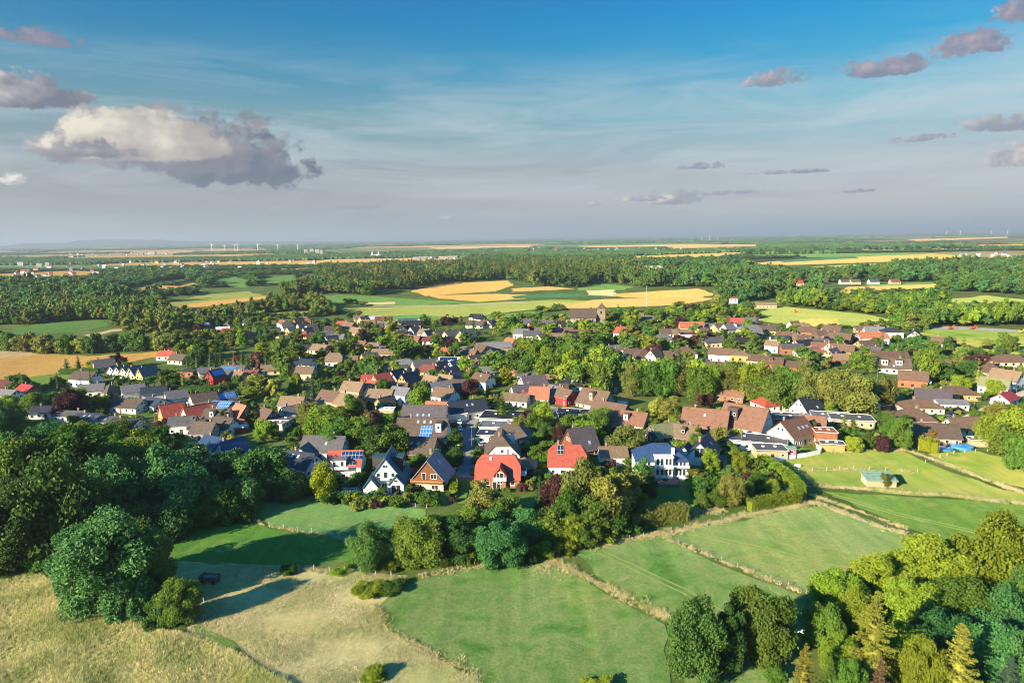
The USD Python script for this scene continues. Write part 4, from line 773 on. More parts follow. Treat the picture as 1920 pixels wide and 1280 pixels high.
# px py w d eave ridge ang type roof wall extras
TABLE = """
150 727 16 10 4.6 8.2 -18 g darkbrown white b:r
163 746 13 8 3.6 6.6 16 g grey white
197 745 9 9 2.6 6.2 -30 h darkbrown tanwall
184 698 11 10 3 7.4 38 g darkgrey cream
211 708 8 8 3 7 72 g darkgrey white
222 709 8 8 3 7 72 g darkgrey white
234 710 8 8 3 7 72 g darkgrey cream
248 712 9 8 3 7.4 66 g darkgrey cream
268 714 11 8 3 7.4 58 g darkgrey yellow
40 744 12 8 3 5.6 -30 g crimson brick
5 736 12 9 3 6.6 20 g maroon brick
4 754 12 9 3 5.6 -20 g grey white
80 786 15 9 2.8 5.2 12 g navy white
125 792 14 8 2.8 4.4 -9 g darkgrey white
160 797 13 8 2.8 4.4 -9 g navy white s:f:0:.5:2
195 803 13 8 2.8 4.4 -9 g darkgrey white s:f:0:.5:1
228 808 13 8 2.8 4.4 -9 g navy white
240 753 11 8.5 4.8 7.8 34 g grey white
279 757 12 9 4.8 7.6 28 g navy white
228 776 18 11 2.8 6 -14 g darkbrown white
280 772 12 10 2.8 5.6 -30 g navy white
322 765 10 8 4.8 7.8 36 g grey white b:l
372 772 12 9 4.9 8 38 g darkbrown white b:l
414 765 10 9 3.6 7 40 g darkgrey orange p:f:-.8:.15:7:2:b
409 779 14 8 3 5 -12 m darkgrey cream p:f:-.8:.1:9:3:b
312 795 10 9 3.4 8 42 g red orange
356 797 10 8.5 3.4 7.6 48 g red white
381 783 8 7 3 5.6 50 g orange white
402 803 12 10 3.4 7.6 -8 g darkbrown white d:f:-.2:1.6
336 815 11 8 4.2 7 10 g darkgrey white
362 815 7 7 2.8 5.4 20 g darkbrown white
377 826 10 9 2.8 6.6 -12 g darkbrown grey
411 818 10 9 3 7 -14 g darkbrown white
446 798 9 8 4 8.4 -40 g orange brick
450 806 4 4 2 4.2 -30 g red white noc
492 800 11 9 2.8 6.8 -42 g brown dark
520 800 12 8 2.6 2.9 -8 f darkgrey white
514 806 9 6 2.4 2.7 -12 f lilac white
545 776 12 9 4.2 7.4 -8 g tan cream
542 790 10 8 3 6 40 g grey cream
570 787 9 8 3 6.6 35 g tan tanwall
392 852 11 8 2.8 5.6 -30 g blue white
424 868 10 9 3 7.2 55 g blue white
377 620 9 8 3 6.6 50 g white white
388 621 6 6 2.8 5 40 g rust brick
395 610 8 7 3 6 60 g darkbrown white
421 618 9 9 3 6 10 h tan tanwall
447 610 14 9 3 6 -20 g purple white
414 623 11 7 2.8 4.6 20 g white white
428 628 14 8 2.8 5.2 -10 g crimson white
441 632 11 8 2.8 5.4 -14 g maroon white
463 636 8 8 3 6.6 55 g orange orange
476 635 11 8 3 6 -5 g darkgrey white
497 634 10 8 3 6.4 40 g grey cream
516 640 13 7 4 4.3 -8 f crimson white
528 614 11 8 3.4 6.6 -45 g rust white
535 621 10 9 3.4 7.4 35 g darkgrey white
543 628 8 7 3 6.6 55 g grey yellow
563 622 8 7 3.4 7.2 50 g darkgrey cream
581 625 9 8 3.4 7.2 40 g darkgrey white
574 631 8 7 3.4 7.2 48 g navy white
570 609 11 9 4.4 7.6 10 h rust brick
556 611 9 8 3 7 50 g darkbrown brick
555 641 12 10 3.6 7.8 20 g orange orange
577 644 8 8 3.4 7 52 g orange orange
590 643 10 8 3 6.2 -10 g darkbrown brick
609 639 10 9 3.4 7.4 38 g grey white
617 646 10 8 3 6.4 50 g darkgrey white
632 643 10 8 3.4 6.6 -6 g grey white
630 660 12 9 3.4 7 25 g tan white
560 662 15 9 2.8 5.6 -5 g navy tanwall p:f:-.5:.2:6:2
597 665 13 9 3 6.6 -28 g tan cream
617 663 10 8 2.8 5.4 -5 g navy white
624 687 10 10 3.6 8 5 j tan white
566 700 12 8.5 5.4 8.2 -14 g navy white
570 712 11 9 4 7.2 -5 g tan pink
502 704 11 8 3 5.8 20 g tan cream
398 722 9 8 4.2 8.2 62 g navy red p:f:-.7:.2:6:2:b
381 713 9 8 4.4 7 30 g grey cream
432 711 16 11 3 7.4 -10 g darkgrey cream p:f:-.9:.55:8:1:b,s:f:.5:.4:2
441 718 11 8 3 6 -35 g tan tanwall
465 713 11 8 3 5.6 -8 g maroon brick
350 707 10 9 3 5 -10 f purple brick
323 671 9 8 3 6.8 45 g red white
345 671 13 8 3.4 5.8 5 g grey cream
330 684 12 9 3 6.4 -20 g darkbrown cream
365 664 10 9 3 6.4 50 g darkgrey cream
312 676 14 9 3.2 6.2 -6 g red white
672 603 10 8 3 6 20 g tan tanwall
680 610 10 8 4 8 55 g tan tanwall
696 604 18 10 4 5.4 -6 g bluewh white noc
641 619 11 9 4 7.6 -20 g red brick
652 621 11 9 4 7.4 -25 g tan brick
718 607 15 10 4 6.6 0 g maroon brick noc
770 609 24 12 4 5.6 4 g teal grey noc
791 609 9 8 3 6.4 50 g brown white
704 622 12 9 4 7.2 5 g darkbrown brick
690 614 11 8 4 7 10 g tan tanwall
728 616 20 10 3.4 6 5 g grey tanwall
741 625 12 9 4.4 8 -35 g tan cream
764 618 22 11 4 7.4 5 g black grey
684 624 10 8 3.4 6.6 -40 g maroon cream
667 632 10 9 3.4 7.4 -30 g tan tanwall
652 628 10 8 3.4 6.8 -10 g tan tanwall
623 624 14 8 3 5.6 5 g darkbrown tanwall
640 655 9 8 3 6.6 -10 g tan cream
677 661 11 9 3.4 7.6 -48 g rust brick
699 663 12 8 4.6 7 -30 g tan yellow
712 665 8 7 3 5.6 -20 g darkgrey orange
722 672 18 9 3.4 6 -4 g tan tanwall
746 669 10 8 3 5 0 g navy white
690 680 10 8 3 5.8 35 g darkgrey orange
647 685 14 9 3 5.4 5 g tan cream
758 692 16 12 3.2 5.4 8 h grey white noc
742 698 14 8 2.6 2.9 -6 f darkgrey grey
795 700 15 10 3 7.4 25 g darkgrey cream
803 708 12 9 3 6.6 -35 j maroon tanwall
826 704 10 9 4 7.6 55 g navy tanwall
852 701 9 8 4 7.4 50 g blue white
843 691 13 8 5 6.8 0 g white white p:f:-.9:.1:9:2
838 678 11 9 3.6 7.8 -45 g red brick
881 680 11 9 3.6 8 -35 g brown brick
890 689 10 9 3 7 45 g darkbrown tanwall
905 671 12 9 4 8.2 -60 g brown tanwall
925 664 24 9 4 7.4 14 g grey tanwall noc
900 699 12 9 3.4 6.8 -25 g brown cream
893 711 12 9 3.2 7.4 42 g darkbrown brick
907 710 18 9 3.4 6.4 6 g grey cream
905 731 11 9 4.6 8 -38 g brown white s:f:0:.6:1
842 716 12 9 3.4 7.4 52 g navy orange
852 720 9 8 3 6 55 g purple pink
742 728 10 9 5 9.4 58 g navy pink
764 735 11 9 4.4 9.4 55 g navy orange
744 744 11 8 4.2 6.8 -3 g tan orange
750 760 11 8 5 8 -30 g grey white
808 735 11 8 3.4 7.8 -42 g tan cream d:b:0:1.5
835 732 10 8 3.4 7.6 -35 g tan cream
824 747 11 9 4 7.6 30 g grey white
833 760 12 9 3.8 7.4 -35 g brown white
856 738 11 9 3.4 6.8 5 g darkbrown brick
692 745 11 8.5 3.4 8 -25 g red white
712 733 9 8 5 8.6 42 g red tanwall
690 722 8 7 3 5.4 0 g crimson brick
660 750 12 9 4.6 8.4 -22 g tan tanwall
680 747 9 8 4 7.4 -40 g tan white
615 768 12 9 4 8 -30 g brown pink
648 775 14 10 3.6 7.8 -35 g tan orange d:f:.5:1.8:dark
712 760 13 10 3.6 7 -12 g tan tanwall
718 770 8 7 2.8 5.6 50 g darkbrown yellow
775 630 9 8 3.4 7.4 55 g darkgrey white
796 637 10 8 4.6 8 -30 g tan cream
772 647 13 9 3.4 7 -20 g rust orange
801 640 9 8 4 8.4 58 g darkbrown white
822 639 11 9 3.6 7.6 50 g tan brick
845 640 11 9 4.6 7.8 35 g darkgrey cream
806 646 13 8 3 6 10 g maroon white
840 648 9 8 3 6.4 45 g darkbrown white
873 641 13 10 3.4 8.6 50 g grey tanwall
747 637 10 8 3.4 7 42 g darkbrown white
751 632 9 8 4 6 0 g darkgrey brick
893 603 12 9 4.2 7 -20 g black white
899 606 10 9 4.2 7.4 -40 g black grey
884 615 9 8 3 6.4 -10 g darkbrown white
898 616 9 8 3 6.4 -10 g darkbrown white
912 615 9 8 3 6.4 -10 g maroon white
921 615 9 8 3 6.8 52 g darkgrey cream
994 614 12 9 4 7 -15 g darkgrey white
1007 624 13 10 4 8 40 j maroon red
1026 621 14 11 4.6 9 -30 g darkgrey bluewall
1042 618 10 8 4 7.6 40 g orange tanwall
1053 619 9 8 3.4 7.6 50 g tan cream
1075 615 11 8 3.4 6.4 -30 g cream_ white
1098 608 8 7 3.4 6.2 10 g navy tanwall
978 636 12 9 4.6 7.8 -10 g grey white
998 638 13 9 3.6 7.2 -8 g darkgrey white
1019 633 13 9 3.6 7.8 -15 g darkgrey brick
1041 632 10 8 3.4 7.2 45 g navy white
1047 628 10 8 3 6.4 50 g orange orange
1060 629 13 8 3.4 6 -8 g brown pink
1093 633 18 9 3 6 0 g rust brick
1017 645 10 8 3.6 7.4 48 g tan cream
1029 647 8 8 3.2 6.4 50 g rust orange
1047 648 18 10 3.6 8.4 -24 g brown tanwall
1072 641 20 10 4 7.4 5 g black brick
972 651 12 8 3 5.4 0 g blue white p:f:-.9:.15:9:2
990 653 10 8 3 5.4 0 g brown pink
958 653 8 8 3.4 7 -40 g orange tanwall
957 706 10 9 3 6 -40 g grey tanwall
972 712 11 8 3 5.6 -35 g rust orange
994 717 14 10 3 6.4 -28 g darkgrey white
1034 722 14 11 3 6.6 -25 g rust tanwall
1070 734 13 10 3 6.2 -5 g black white s:f:.4:.6:2
1107 732 14 10 3 6.8 15 g rust cream
1142 735 10 8 3 5.6 -10 g brown bluewall
1000 733 14 10 3.2 7.2 22 g purple white
1034 740 18 8 2.8 5 3 g darkbrown brick noc
983 754 13 9 4 7.8 18 g purple grey
1013 760 10 9 3.6 8.2 -12 g orange pink
988 757 6 6 3 5 20 g red white
1045 757 10 8.5 4.4 7.6 -50 g grey bluewall
1062 762 10 8.5 4.2 7.4 -50 g brown red
1122 773 16 12 3 8.8 -42 g brown tanwall d:f:0:1.5
968 764 14 9 3 5.6 -20 g tan white
1078 788 15 9 2.6 2.9 -10 f black grey
1172 634 12 10 3.6 8.2 -40 g red white
1197 602 10 9 4 7.2 -5 g tan tanwall
1210 606 13 8 3 5.6 -15 g darkbrown cream
1224 602 14 8 3 4.8 10 g grey white
1300 625 19 11 5 9 -6 g orange tanwall noc
1330 623 12 9 5 7 -20 g grey grey
1258 633 15 9 3 6.6 -14 g darkbrown white
1280 633 15 9 3 6 5 g tan white
1296 638 15 9 4.6 4.9 -4 f maroon white
1246 645 17 10 3 6.6 -10 h darkgrey white
1352 625 12 9 3.4 7.4 34 g tan yellow
1321 632 11 9 3.4 6.6 38 g tan yellow
1377 627 17 9 4.2 8 28 g grey white d:f:.3:2
1386 614 12 8 4 8 -10 g red brick
1365 612 13 9 3.6 7.4 -8 g darkbrown brick
1413 616 11 9 4 8.8 -52 g darkgrey white
1410 634 17 12 3 9.4 12 j grey tanwall noc
1437 628 17 9 3.6 7.2 -14 g darkbrown yellow
1340 653 15 8 4.2 7.4 18 g darkgrey cream
1406 655 14 9 4 7.8 -10 g black brick
1152 667 11 9 3 6.4 28 g lilac white
1166 674 12 9 3 6.6 30 g tan white
1184 675 12 9 3 6.6 30 g tan cream
1209 680 12 11 3.2 8.4 8 h brown white
1230 682 9 9 3.6 8.4 48 g brown white
1244 678 11 8 3.2 6.6 0 g brown cream
1287 672 15 10 3.4 6.8 -6 h brown white
1364 682 17 9 5.2 8.6 -30 g brown white
1397 688 12 10 7 8.8 -28 h tan orange
1431 692 12 9 4.8 7.8 -26 g brown cream
1454 698 13 9 5 8.2 -28 g brown brick d:f:0:1.8
1490 700 20 9 3.6 6.2 -16 g brown brick
1349 700 22 12 2.8 5.6 -16 h brown white
1375 756 18 10 3 6.4 -35 g rust brick
1455 662 9 8 5 7.8 -40 g tan bluewh2
1466 649 12 9 5 7 -10 g navy white p:f:-.6:.3:6:1
1489 665 14 9 4.4 6.8 -6 g darkgrey brick
1513 660 13 9 4.6 7.6 20 g black white
1517 671 14 9 3.4 6.4 -6 g darkbrown pink
1474 643 10 9 4.4 7.8 -24 g brown brick
1485 644 9 9 4.4 7.8 -24 g brown brick
1495 648 9 9 4.4 7.8 -24 g brown orange
1505 649 9 9 4.4 7.8 -24 g tan orange
1514 651 9 9 4.4 7.8 -24 g brown cream
1520 632 13 9 4 7.4 -28 g brown brick
1541 639 9 9 4.4 7.8 -22 g brown brick
1552 641 10 9 4.4 7.8 -22 g darkbrown brick
1564 644 9 9 4.4 7.8 -22 g brown cream
1584 648 15 10 4 8.4 -38 g brown brick
1524 650 10 9 4.4 7.8 -20 g tan orange
1536 655 15 9 3.6 6.8 -8 g darkgrey tanwall p:f:-.7:.3:8:1
1554 652 10 8 3.6 7 50 g navy tanwall
1568 630 13 10 3.6 7.6 -40 g brown white
1566 668 10 9 4.4 8.8 50 g orange cream
1590 673 14 9 4.6 8.6 -38 g brown orange
1545 664 11 9 3.8 7.4 -25 g rust orange
1543 677 10 8 3 6.6 -45 g maroon brick
1569 681 11 9 4 8.4 42 g purple tanwall
1580 684 9 8 3 6.4 0 g tan brick
1632 660 15 9 3.6 7.2 25 g brown yellow
1643 646 19 11 4.6 8.4 -8 j orange white
1678 634 14 11 4.6 7.4 -10 h navy white
1624 626 12 9 3 6 -10 g brown tanwall
1645 629 14 9 3 6.6 -12 g grey white
1615 668 14 9 3 6 -8 g rust brick
1641 670 12 8 3 6.4 -35 g purple brick
1675 683 20 9 4 7.4 -10 g brown yellow
1685 702 19 11 3.4 8.2 -18 g darkbrown white d:f:-.5:3,d:f:.3:3,s:f:0:.2:1
1723 639 10 9 3.6 7.2 60 g navy cream
1626 743 11 10 3 7.6 60 g navy white
1492 616 9 7 3 6 20 g brown white
1507 621 12 8 3 6 -14 g tan white
1780 653 14 9 3 7 -30 g brown bluewh2
1864 707 12 12 3.2 8 0 h brown white
1903 688 20 11 3 6.6 -6 h brown cream
1768 698 12 9 3 6.4 -8 g brown cream
1905 731 14 10 4.6 9 -60 g tan white
1882 742 13 9 4 7.6 -45 g moss white
1900 762 12 8 2.8 5.4 35 g crimson bluewall
1725 730 14 9 4.6 8.4 -32 g brown brick b:r
1808 752 18 12 3.2 6 -10 h brown orange
1765 765 15 11 2.8 7.4 -25 g purple orange
1736 777 18 10 3 5.6 -8 h brown cream
1727 803 17 12 3.2 6.6 -14 h brown cream
1793 770 13 8 3 4.2 -10 g grey white noc
1768 836 17 11 3 7.2 -14 g darkbrown tanwall
1818 818 14 9 3 6.4 10 g tan white
1372 569 14 10 6 7.6 -6 g red white
1366 568 10 8 3 4.6 -6 g orange white noc
1440 578 22 9 3.6 6 -20 g tan tanwall noc
1497 536 16 10 4 9 5 g red cream
1585 533 13 10 4 8 0 g brown white
1605 533 14 10 4 8 0 g brown cream
1640 533 14 10 4 8 0 g darkgrey white
1680 533 14 10 4 8 0 g rust tanwall
1545 534 18 10 4 8 30 g rust brick
1903 543 18 10 4 8 0 g orange white
1460 772 17 12 2.9 6.4 14 h red white p:f:.1:.5:5:1:b
1525 783 12 10 2.8 8 28 g navy white s:f:.3:.2:1
1480 800 15 12 2.8 3.1 -10 f darkgrey brick
1610 804 17 11 3 3.3 -16 f grey tanwall
1572 799 16 12 2.8 3.1 -16 f grey white
"""
ROOFC["bluewh"] = (.42, .50, .60); ROOFC["cream_"] = (.42, .34, .25); WALLC["bluewh2"] = (.58, .66, .74)
ROOFW["bluewh"] = "pale blue"; ROOFW["cream_"] = "pale tan"; WALLW["bluewh2"] = "bluish white"
for ln in TABLE.strip().splitlines():
    q = ln.split(); v = list(map(float, q[:7]))
    for i in (2, 3): v[i] *= .90 if v[1] > 700 else .97
    for i in (4, 5): v[i] *= .95
    house(*v, q[7], q[8], q[9], q[10] if len(q) > 10 else "")
# ------------------------------------------------------------------ the houses of the front rows, one by one
def gable_x(t, x0, x1, yc, wd, eave, ridge, rm, wm, win=None):
    """A small gable whose ridge runs along the local x axis, its face at x0."""
    m = MB(); o = .35; sl = (ridge - eave) / (wd / 2)
    for s in (-1, 1): m.slab([(x0 - .4, yc + s * (wd / 2 + o), eave - sl * o), (x1, yc + s * (wd / 2 + o), eave - sl * o), (x1, yc, ridge), (x0 - .4, yc, ridge)], .2)
    m.build("gable_roof", rm, t); MB().prism([(yc - wd / 2, -1), (yc + wd / 2, -1), (yc + wd / 2, eave - .25), (yc, ridge - .3), (yc - wd / 2, eave - .25)], x0, x1).build("gable", wm, t)
    for (y, z, w, h) in win or []: window(t, (x0, yc + y, z), (-1, 0), w, h, True, True)
h = house(645, 902, 10.5, 9.5, 5.2, 8.7, 2, "g", "red", "white", "p:f:-.22:.36:6:2,noc,nowin", "white modern house with solar panels on its red roof")
o_, u_, v_, n_, L_ = slope_axes("g", "f", 10.5, 9.5, 5.2, 8.7)
for i in range(2):
    pc = o_ + u_ * (2.2 + i * 1.15) + v_ * .9 + n_ * .13; q = MB().box(pc - n_ * .02, (1.06, 1.56, .05), ax=np.array([u_, v_, n_])).build("solar_panel", FRAME, h); MB().box(pc + n_ * .012, (.98, 1.48, .03), ax=np.array([u_, v_, n_])).build("cells", SOLAR, q)
q = MB().box((-1.6, -3.4, 5.9), (4.8, 3.2, 2.6)).build("dormer", wall_mat("white"), h); MB().box((-1.6, -3.5, 7.27), (5.4, 3.8, .18)).build("dormer_roof", roof_mat("grey"), q)
for x in (-2.8, -.4): window(h, (x, -5.0, 5.85), (0, -1), 1.0, 1.7)
q = MB().box((-1.2, -5.6, 4.35), (6.0, 1.6, .2)).build("balcony", METAL, h); MB().box((-1.2, -6.36, 4.9), (6.0, .05, .9)).build("railing", plain("glass_rail", (.45, .5, .52), .15, .05), q)
for x in (-3.6, -1.9, -.2): window(h, (x, -4.76, 1.25), (0, -1), 1.3, 2.3)
q = MB(); [q.box((x, -7.2, 1.45), (.16, .16, 2.9)) for x in (1.0, 2.7, 4.4, 5.1)]; [q.box((3.05, y, 2.95), (4.4, .14, .16)) for y in (-7.2, -6.4, -5.6)]; [q.box((x, -6.0, 2.98), (.12, 2.6, .1)) for x in np.linspace(1, 5.1, 7)]; q.build("pergola", FRAME, h)
window(h, (3.2, -4.76, 1.3), (0, -1), 3.2, 2.3); [window(h, (5.26, y, z), (1, 0), .9, 1.3) for y in (-2.5, 1.5) for z in (1.5, 4.3)]; MB().box((2.0, -5.9, .06), (9.0, 5.2, .12)).build("terrace", M_PAVE, h)

h = house(725, 920, 12, 12.6, 2.3, 10.6, 90, "g", "teal", "white", "d:f:-.05:3.4:dark,d:b:-.05:3.4:dark,noc,nowin", "tall white gabled house with steep blue-grey roof and two small front gables")
gable_x(h, -8.6, -1.5, 4.1, 4.4, 2.6, 5.4, roof_mat("teal"), wall_mat("white")); gable_x(h, -7.8, -1.5, -3.3, 4.6, 3.0, 5.6, roof_mat("teal"), wall_mat("white"))
[window(h, (-6.0, y, 5.2), (-1, 0), 1.15, 1.3, True, True) for y in (-2.2, 2.2)]; window(h, (-6.0, 0, 5.0), (-1, 0), 1.3, 2.4); window(h, (-6.0, 0, 7.9), (-1, 0), 1.5, 1.0); window(h, (-6.0, .5, 1.6), (-1, 0), 1.6, 2.0); window(h, (-7.8, -3.3, 1.5), (-1, 0), 2.6, 2.3); window(h, (-7.8, -3.3, 3.9), (-1, 0), 1.2, .8)
q = MB().box((-6.7, 0, 3.9), (1.4, 2.6, .14)).build("balcony", METAL, h); MB().box((-7.36, 0, 4.4), (.05, 2.6, .9)).build("railing", FRAME, q)
q = MB(); q.box((-8.6, -1.1, 1.4), (.25, .25, 2.8)); q.box((-8.6, -5.5, 1.4), (.25, .25, 2.8)); q.build("porch_post", FRAME, h); MB().box((-7.4, -.8, .05), (3.6, 9.6, .1)).build("terrace", M_PAVE, h)

h = house(807, 919, 11.5, 10.8, 2.9, 9.3, 82, "g", "lilac", "timber", "s:f:.1:.62:1,nowin", "wooden chalet with lilac-grey gable roof and balcony")
MB().box((-6.0, 0, 1.0), (.5, 9.9, 2.0)).build("base_wall", wall_mat("cream"), h); q = MB().box((-6.6, 0, 2.75), (1.5, 10.0, .2)).build("balcony", wall_mat("timber"), h)
r = MB(); [r.box((-7.3, y, 3.3), (.08, .10, 1.0)) for y in np.linspace(-4.9, 4.9, 15)]; r.box((-7.3, 0, 3.82), (.12, 10, .1)); r.box((-7.3, 0, 3.25), (.05, 10, .55)); r.build("railing", plain("rail_wood", (.36, .16, .07), .6, .2), q)
window(h, (-5.76, 1.1, 4.3), (-1, 0), 1.2, 2.2); window(h, (-5.76, -2.0, 4.4), (-1, 0), 1.9, 1.7); window(h, (-6.28, -2.4, 1.2), (-1, 0), 2.0, 1.5); window(h, (-6.28, 2.4, 1.1), (-1, 0), 1.6, 1.8); [window(h, (x, -5.42, 1.6), (0, -1), 1.1, 1.2) for x in (-3, 0, 3)]

h = house(935, 914, 13.4, 10.5, 3.0, 8.8, -4, "j", "red", "brick", "x:.9:-3.6:5.4:3.6:4.6:6.9,s:f:-.35:.82:1,nowin", "red half-hipped house with white balcony gable beside grassy path")
q = MB().box((.9, -6.9, 3.0), (4.0, 1.5, .18)).build("balcony", FRAME, h); r = MB(); r.box((.9, -7.6, 3.6), (4.0, .08, 1.0)); [r.box((.9 + s * 1.96, -6.9, 3.6), (.08, 1.4, 1.0)) for s in (-1, 1)]; r.build("railing", wall_mat("white"), q)
window(h, (-.2, -6.35, 1.25), (0, -1), 2.6, 2.3); window(h, (.9, -6.36, 4.1), (0, -1), 2.2, 1.9); [window(h, (x, -5.28, 1.5), (0, -1), 1.2, 1.3, True, True) for x in (-5, -3, 4.6)]; window(h, (6.72, -1.5, 1.5), (1, 0), 1.4, 1.4)
q = MB().box((7.7, -.5, 3.0), (1.9, 4.4, .2)).build("balcony", FRAME, h); MB().box((8.6, -.5, 3.6), (.1, 4.4, 1.0)).build("railing", wall_mat("white"), q)
house(1066, 893, 11.8, 9.5, 3.6, 9.0, -6, "j", "red", "white", "p:f:-.55:.50:2:2", "red half-hipped house with dark thermal panel, hidden behind trees")
house(985, 892, 8, 7, 2.7, 4.9, 82, "h", "rust", "brick", "noc,nowin", "low red-roofed garage between the two red half-hipped houses", name="garage")
house(942, 868, 13, 11.6, 3.0, 9.2, 90, "j", "darkbrown", "white", "b:l,d:f:.2:1.8,s:f:-.4:.5:1", "white house with dark brown half-hipped roof facing the camera")
house(962, 836, 15, 11, 2.8, 6.6, -12, "h", "darkbrown", "white", "", "dark brown hip-roofed bungalow behind the white half-hipped house")
house(945, 801, 18, 12, 3.1, 3.4, -10, "f", "black", "white", "", "flat-roofed white bungalow with black roof and pale rim")
house(940, 817, 16, 9, 3.0, 3.3, -8, "f", "grey", "white", "", "flat-roofed white bungalow with pale grey roof"); house(922, 832, 10, 7, 3.0, 3.3, -8, "f", "navy", "white", "", "small flat dark-roofed annex beside the street")
house(1092, 860, 9.5, 11, 3.0, 9.4, 22, "g", "purple", "timber", "s:f:.3:.28:1", "steep purple-grey roofed timber house above the villa's trees")
# villa
h = house(1243, 900, 16, 11, 6.5, 10.4, -3, "h", "blue", "white", "noc,nowin", "large white villa with shiny blue hipped roof and wooden deck")
q = MB().box((.3, -5.7, 3.9), (5.4, 2.4, 7.8)).build("bay", wall_mat("white"), h); MB().box((.3, -5.7, 7.9), (5.9, 3.0, .22)).build("bay_roof", FRAME, q)
MB().box((3.6, -3.4, 8.1), (.9, .9, 3.4)).build("chimney", wall_mat("white"), h)
for s in (-1.65, -.3, 1.05, 2.2):
    window(h, (s, -6.92, 6.5), (0, -1), .95, 2.1); window(h, (s, -6.92, 3.3), (0, -1), .95, 2.3)
for cx in (-5.2, 5.6):
    for s in (-1.15, 0, 1.15): window(h, (cx + s, -5.52, 2.6), (0, -1), .95, 2.1); window(h, (cx + s, -5.52, 5.3), (0, -1), .95, 1.5)
for x, w in ((-4.9, 5.2), (.3, 5.6), (5.6, 5.2)):
    y = -6.2 if x != .3 else -7.4; q = MB().box((x, y, 4.35), (w, 1.3 if x != .3 else .9, .2)).build("balcony", METAL, h); MB().box((x, y - (.6 if x != .3 else .4), 4.85), (w, .05, .8)).build("railing", plain("glass_rail", (.45, .5, .52), .15, .05), q)
MB().box((.2, -9.2, .55), (7.4, 5.0, 1.1)).build("deck", plain("deck_wood", (.24, .15, .11), .8, .2, 2.0), h); q = MB(); [q.box((.2 - 3.6, -9.2, 1.6), (.06, 5, .06)), q.box((.2 + 3.6, -9.2, 1.6), (.06, 5, .06))]; q.build("deck_rail", METAL, h)
[window(h, (x, -5.52, .6), (0, -1), 1.3, 1.2) for x in (-5.6, 4.4)]; [window(h, (8.02, y, z), (1, 0), 1.2, 1.4) for y in (-3, 0, 3) for z in (2.4, 5.2)]; [window(h, (-8.02, y, z), (-1, 0), 1.2, 1.4) for y in (-3, 0, 3) for z in (2.4, 5.2)]
MB().box((.2, -8.6, 1.35), (1.8, .9, .5)).build("garden_table", plain("dark_rattan", (.05, .05, .05), .8), h)
h = house(1330, 875, 13, 8.6, 3.4, 7.9, 64, "g", "navy", "white", "nowin,s:f:.2:.5:1", "white house with navy roof and large gable window beside villa"); window(h, (-6.52, 0, 4.4), (-1, 0), 3.6, 3.4); [window(h, (x, -4.32, 1.5), (0, -1), 1.3, 1.4) for x in (-4, -1, 2)]; gable_x(h, -3.5, 3, 5.8, 4.6, 2.6, 5.0, roof_mat("navy"), wall_mat("white")); MB().box((-4.5, -6.2, 2.7), (6, 3.6, .2)).build("veranda_roof", roof_mat("navy"), h); q = MB(); [q.box((x, -7.8, 1.3), (.2, .2, 2.6)) for x in (-7, -4.5, -2)]; q.build("veranda_post", FRAME, h)
h = house(603, 862, 15, 9.5, 2.8, 7.2, -8, "g", "darkgrey", "white", "x:-5.2:-5.4:7:7:2.6:5.4,s:f:.2:.5:1", "white house with dark roof and double garage wing")
house(556, 897, 11, 9.6, 3.0, 7.0, -24, "g", "navy", "white", "s:f:-.2:.7:2", "navy-roofed white house at the edge of the left wood")
house(778, 866, 14, 12, 2.8, 7.0, -10, "g", "darkbrown", "brick", "s:f:0:.6:2", "low dark brown roofed house behind the chalet")
house(790, 835, 19, 12.5, 3.0, 8.8, -6, "g", "darkbrown", "white", "s:f:.1:.78:3,p:f:.0:.02:4:3:b,d:f:.72:2", "wide dark brown roof with bright blue solar panels")
house(795, 800, 18, 11.5, 3.0, 7.6, -5, "g", "purple", "white", "s:f:.0:.3:3", "wide purple-grey roof behind the house with blue panels")
house(830, 786, 15, 9, 3.0, 6.4, -12, "g", "orange", "brick", "", "long orange-red roof behind the purple-grey roof")
house(873, 790, 16, 9, 3.6, 7.6, 24, "g", "navy", "white", "s:f:.1:.55:2", "long white house with navy roof by the cross street")
house(853, 792, 8, 6, 3.0, 3.3, 20, "f", "white", "white", "nowin", "small flat white garage beside the navy-roofed house", name="garage")
house(1253, 834, 12, 9, 3.0, 6.6, 24, "g", "moss", "dark", "", "mossy grey roofed house behind the villa"); house(1287, 836, 13, 10, 2.6, 6.2, -28, "g", "tan", "dark", "d:f:.2:1.2", "tan low-roofed house just right of the mossy roof")
house(1334, 818, 17, 11, 3.4, 8.8, -26, "g", "rust", "brick", "s:f:0:.6:1", "long rust-roofed brick house above the navy-roofed one"); house(1414, 822, 17, 12.5, 3.2, 10.4, -42, "g", "rust", "white", "d:f:-.4:4:dark", "tall rust-roofed house with white gable beside parked cars")
house(1432, 850, 20, 10, 3.0, 3.3, -22, "f", "darkgrey", "white", "", "flat-roofed white bungalow beside the turning street"); house(1450, 862, 10, 7.5, 3.0, 3.3, -5, "f", "darkgrey", "tanwall", "", "tan flat-roofed annex beside the paddock fence")
house(1500, 840, 13.5, 11, 3.8, 8.6, 34, "g", "rust", "cream", "s:f:.3:.42:3,b:l", "cream house with rust roof and three skylights"); house(1534, 818, 9, 7, 4.2, 6.8, -30, "g", "rust", "white", "noc", "small rust-roofed white house behind the cream one")
house(1553, 836, 7, 6.5, 4.6, 5.0, -10, "f", "orange", "brick", "", "small two-storey orange flat-topped house"); house(1566, 848, 7.5, 4.5, 2.4, 2.7, -14, "f", "darkgrey", "orange", "nowin", "orange wooden garden shed below the orange-topped house", name="shed")
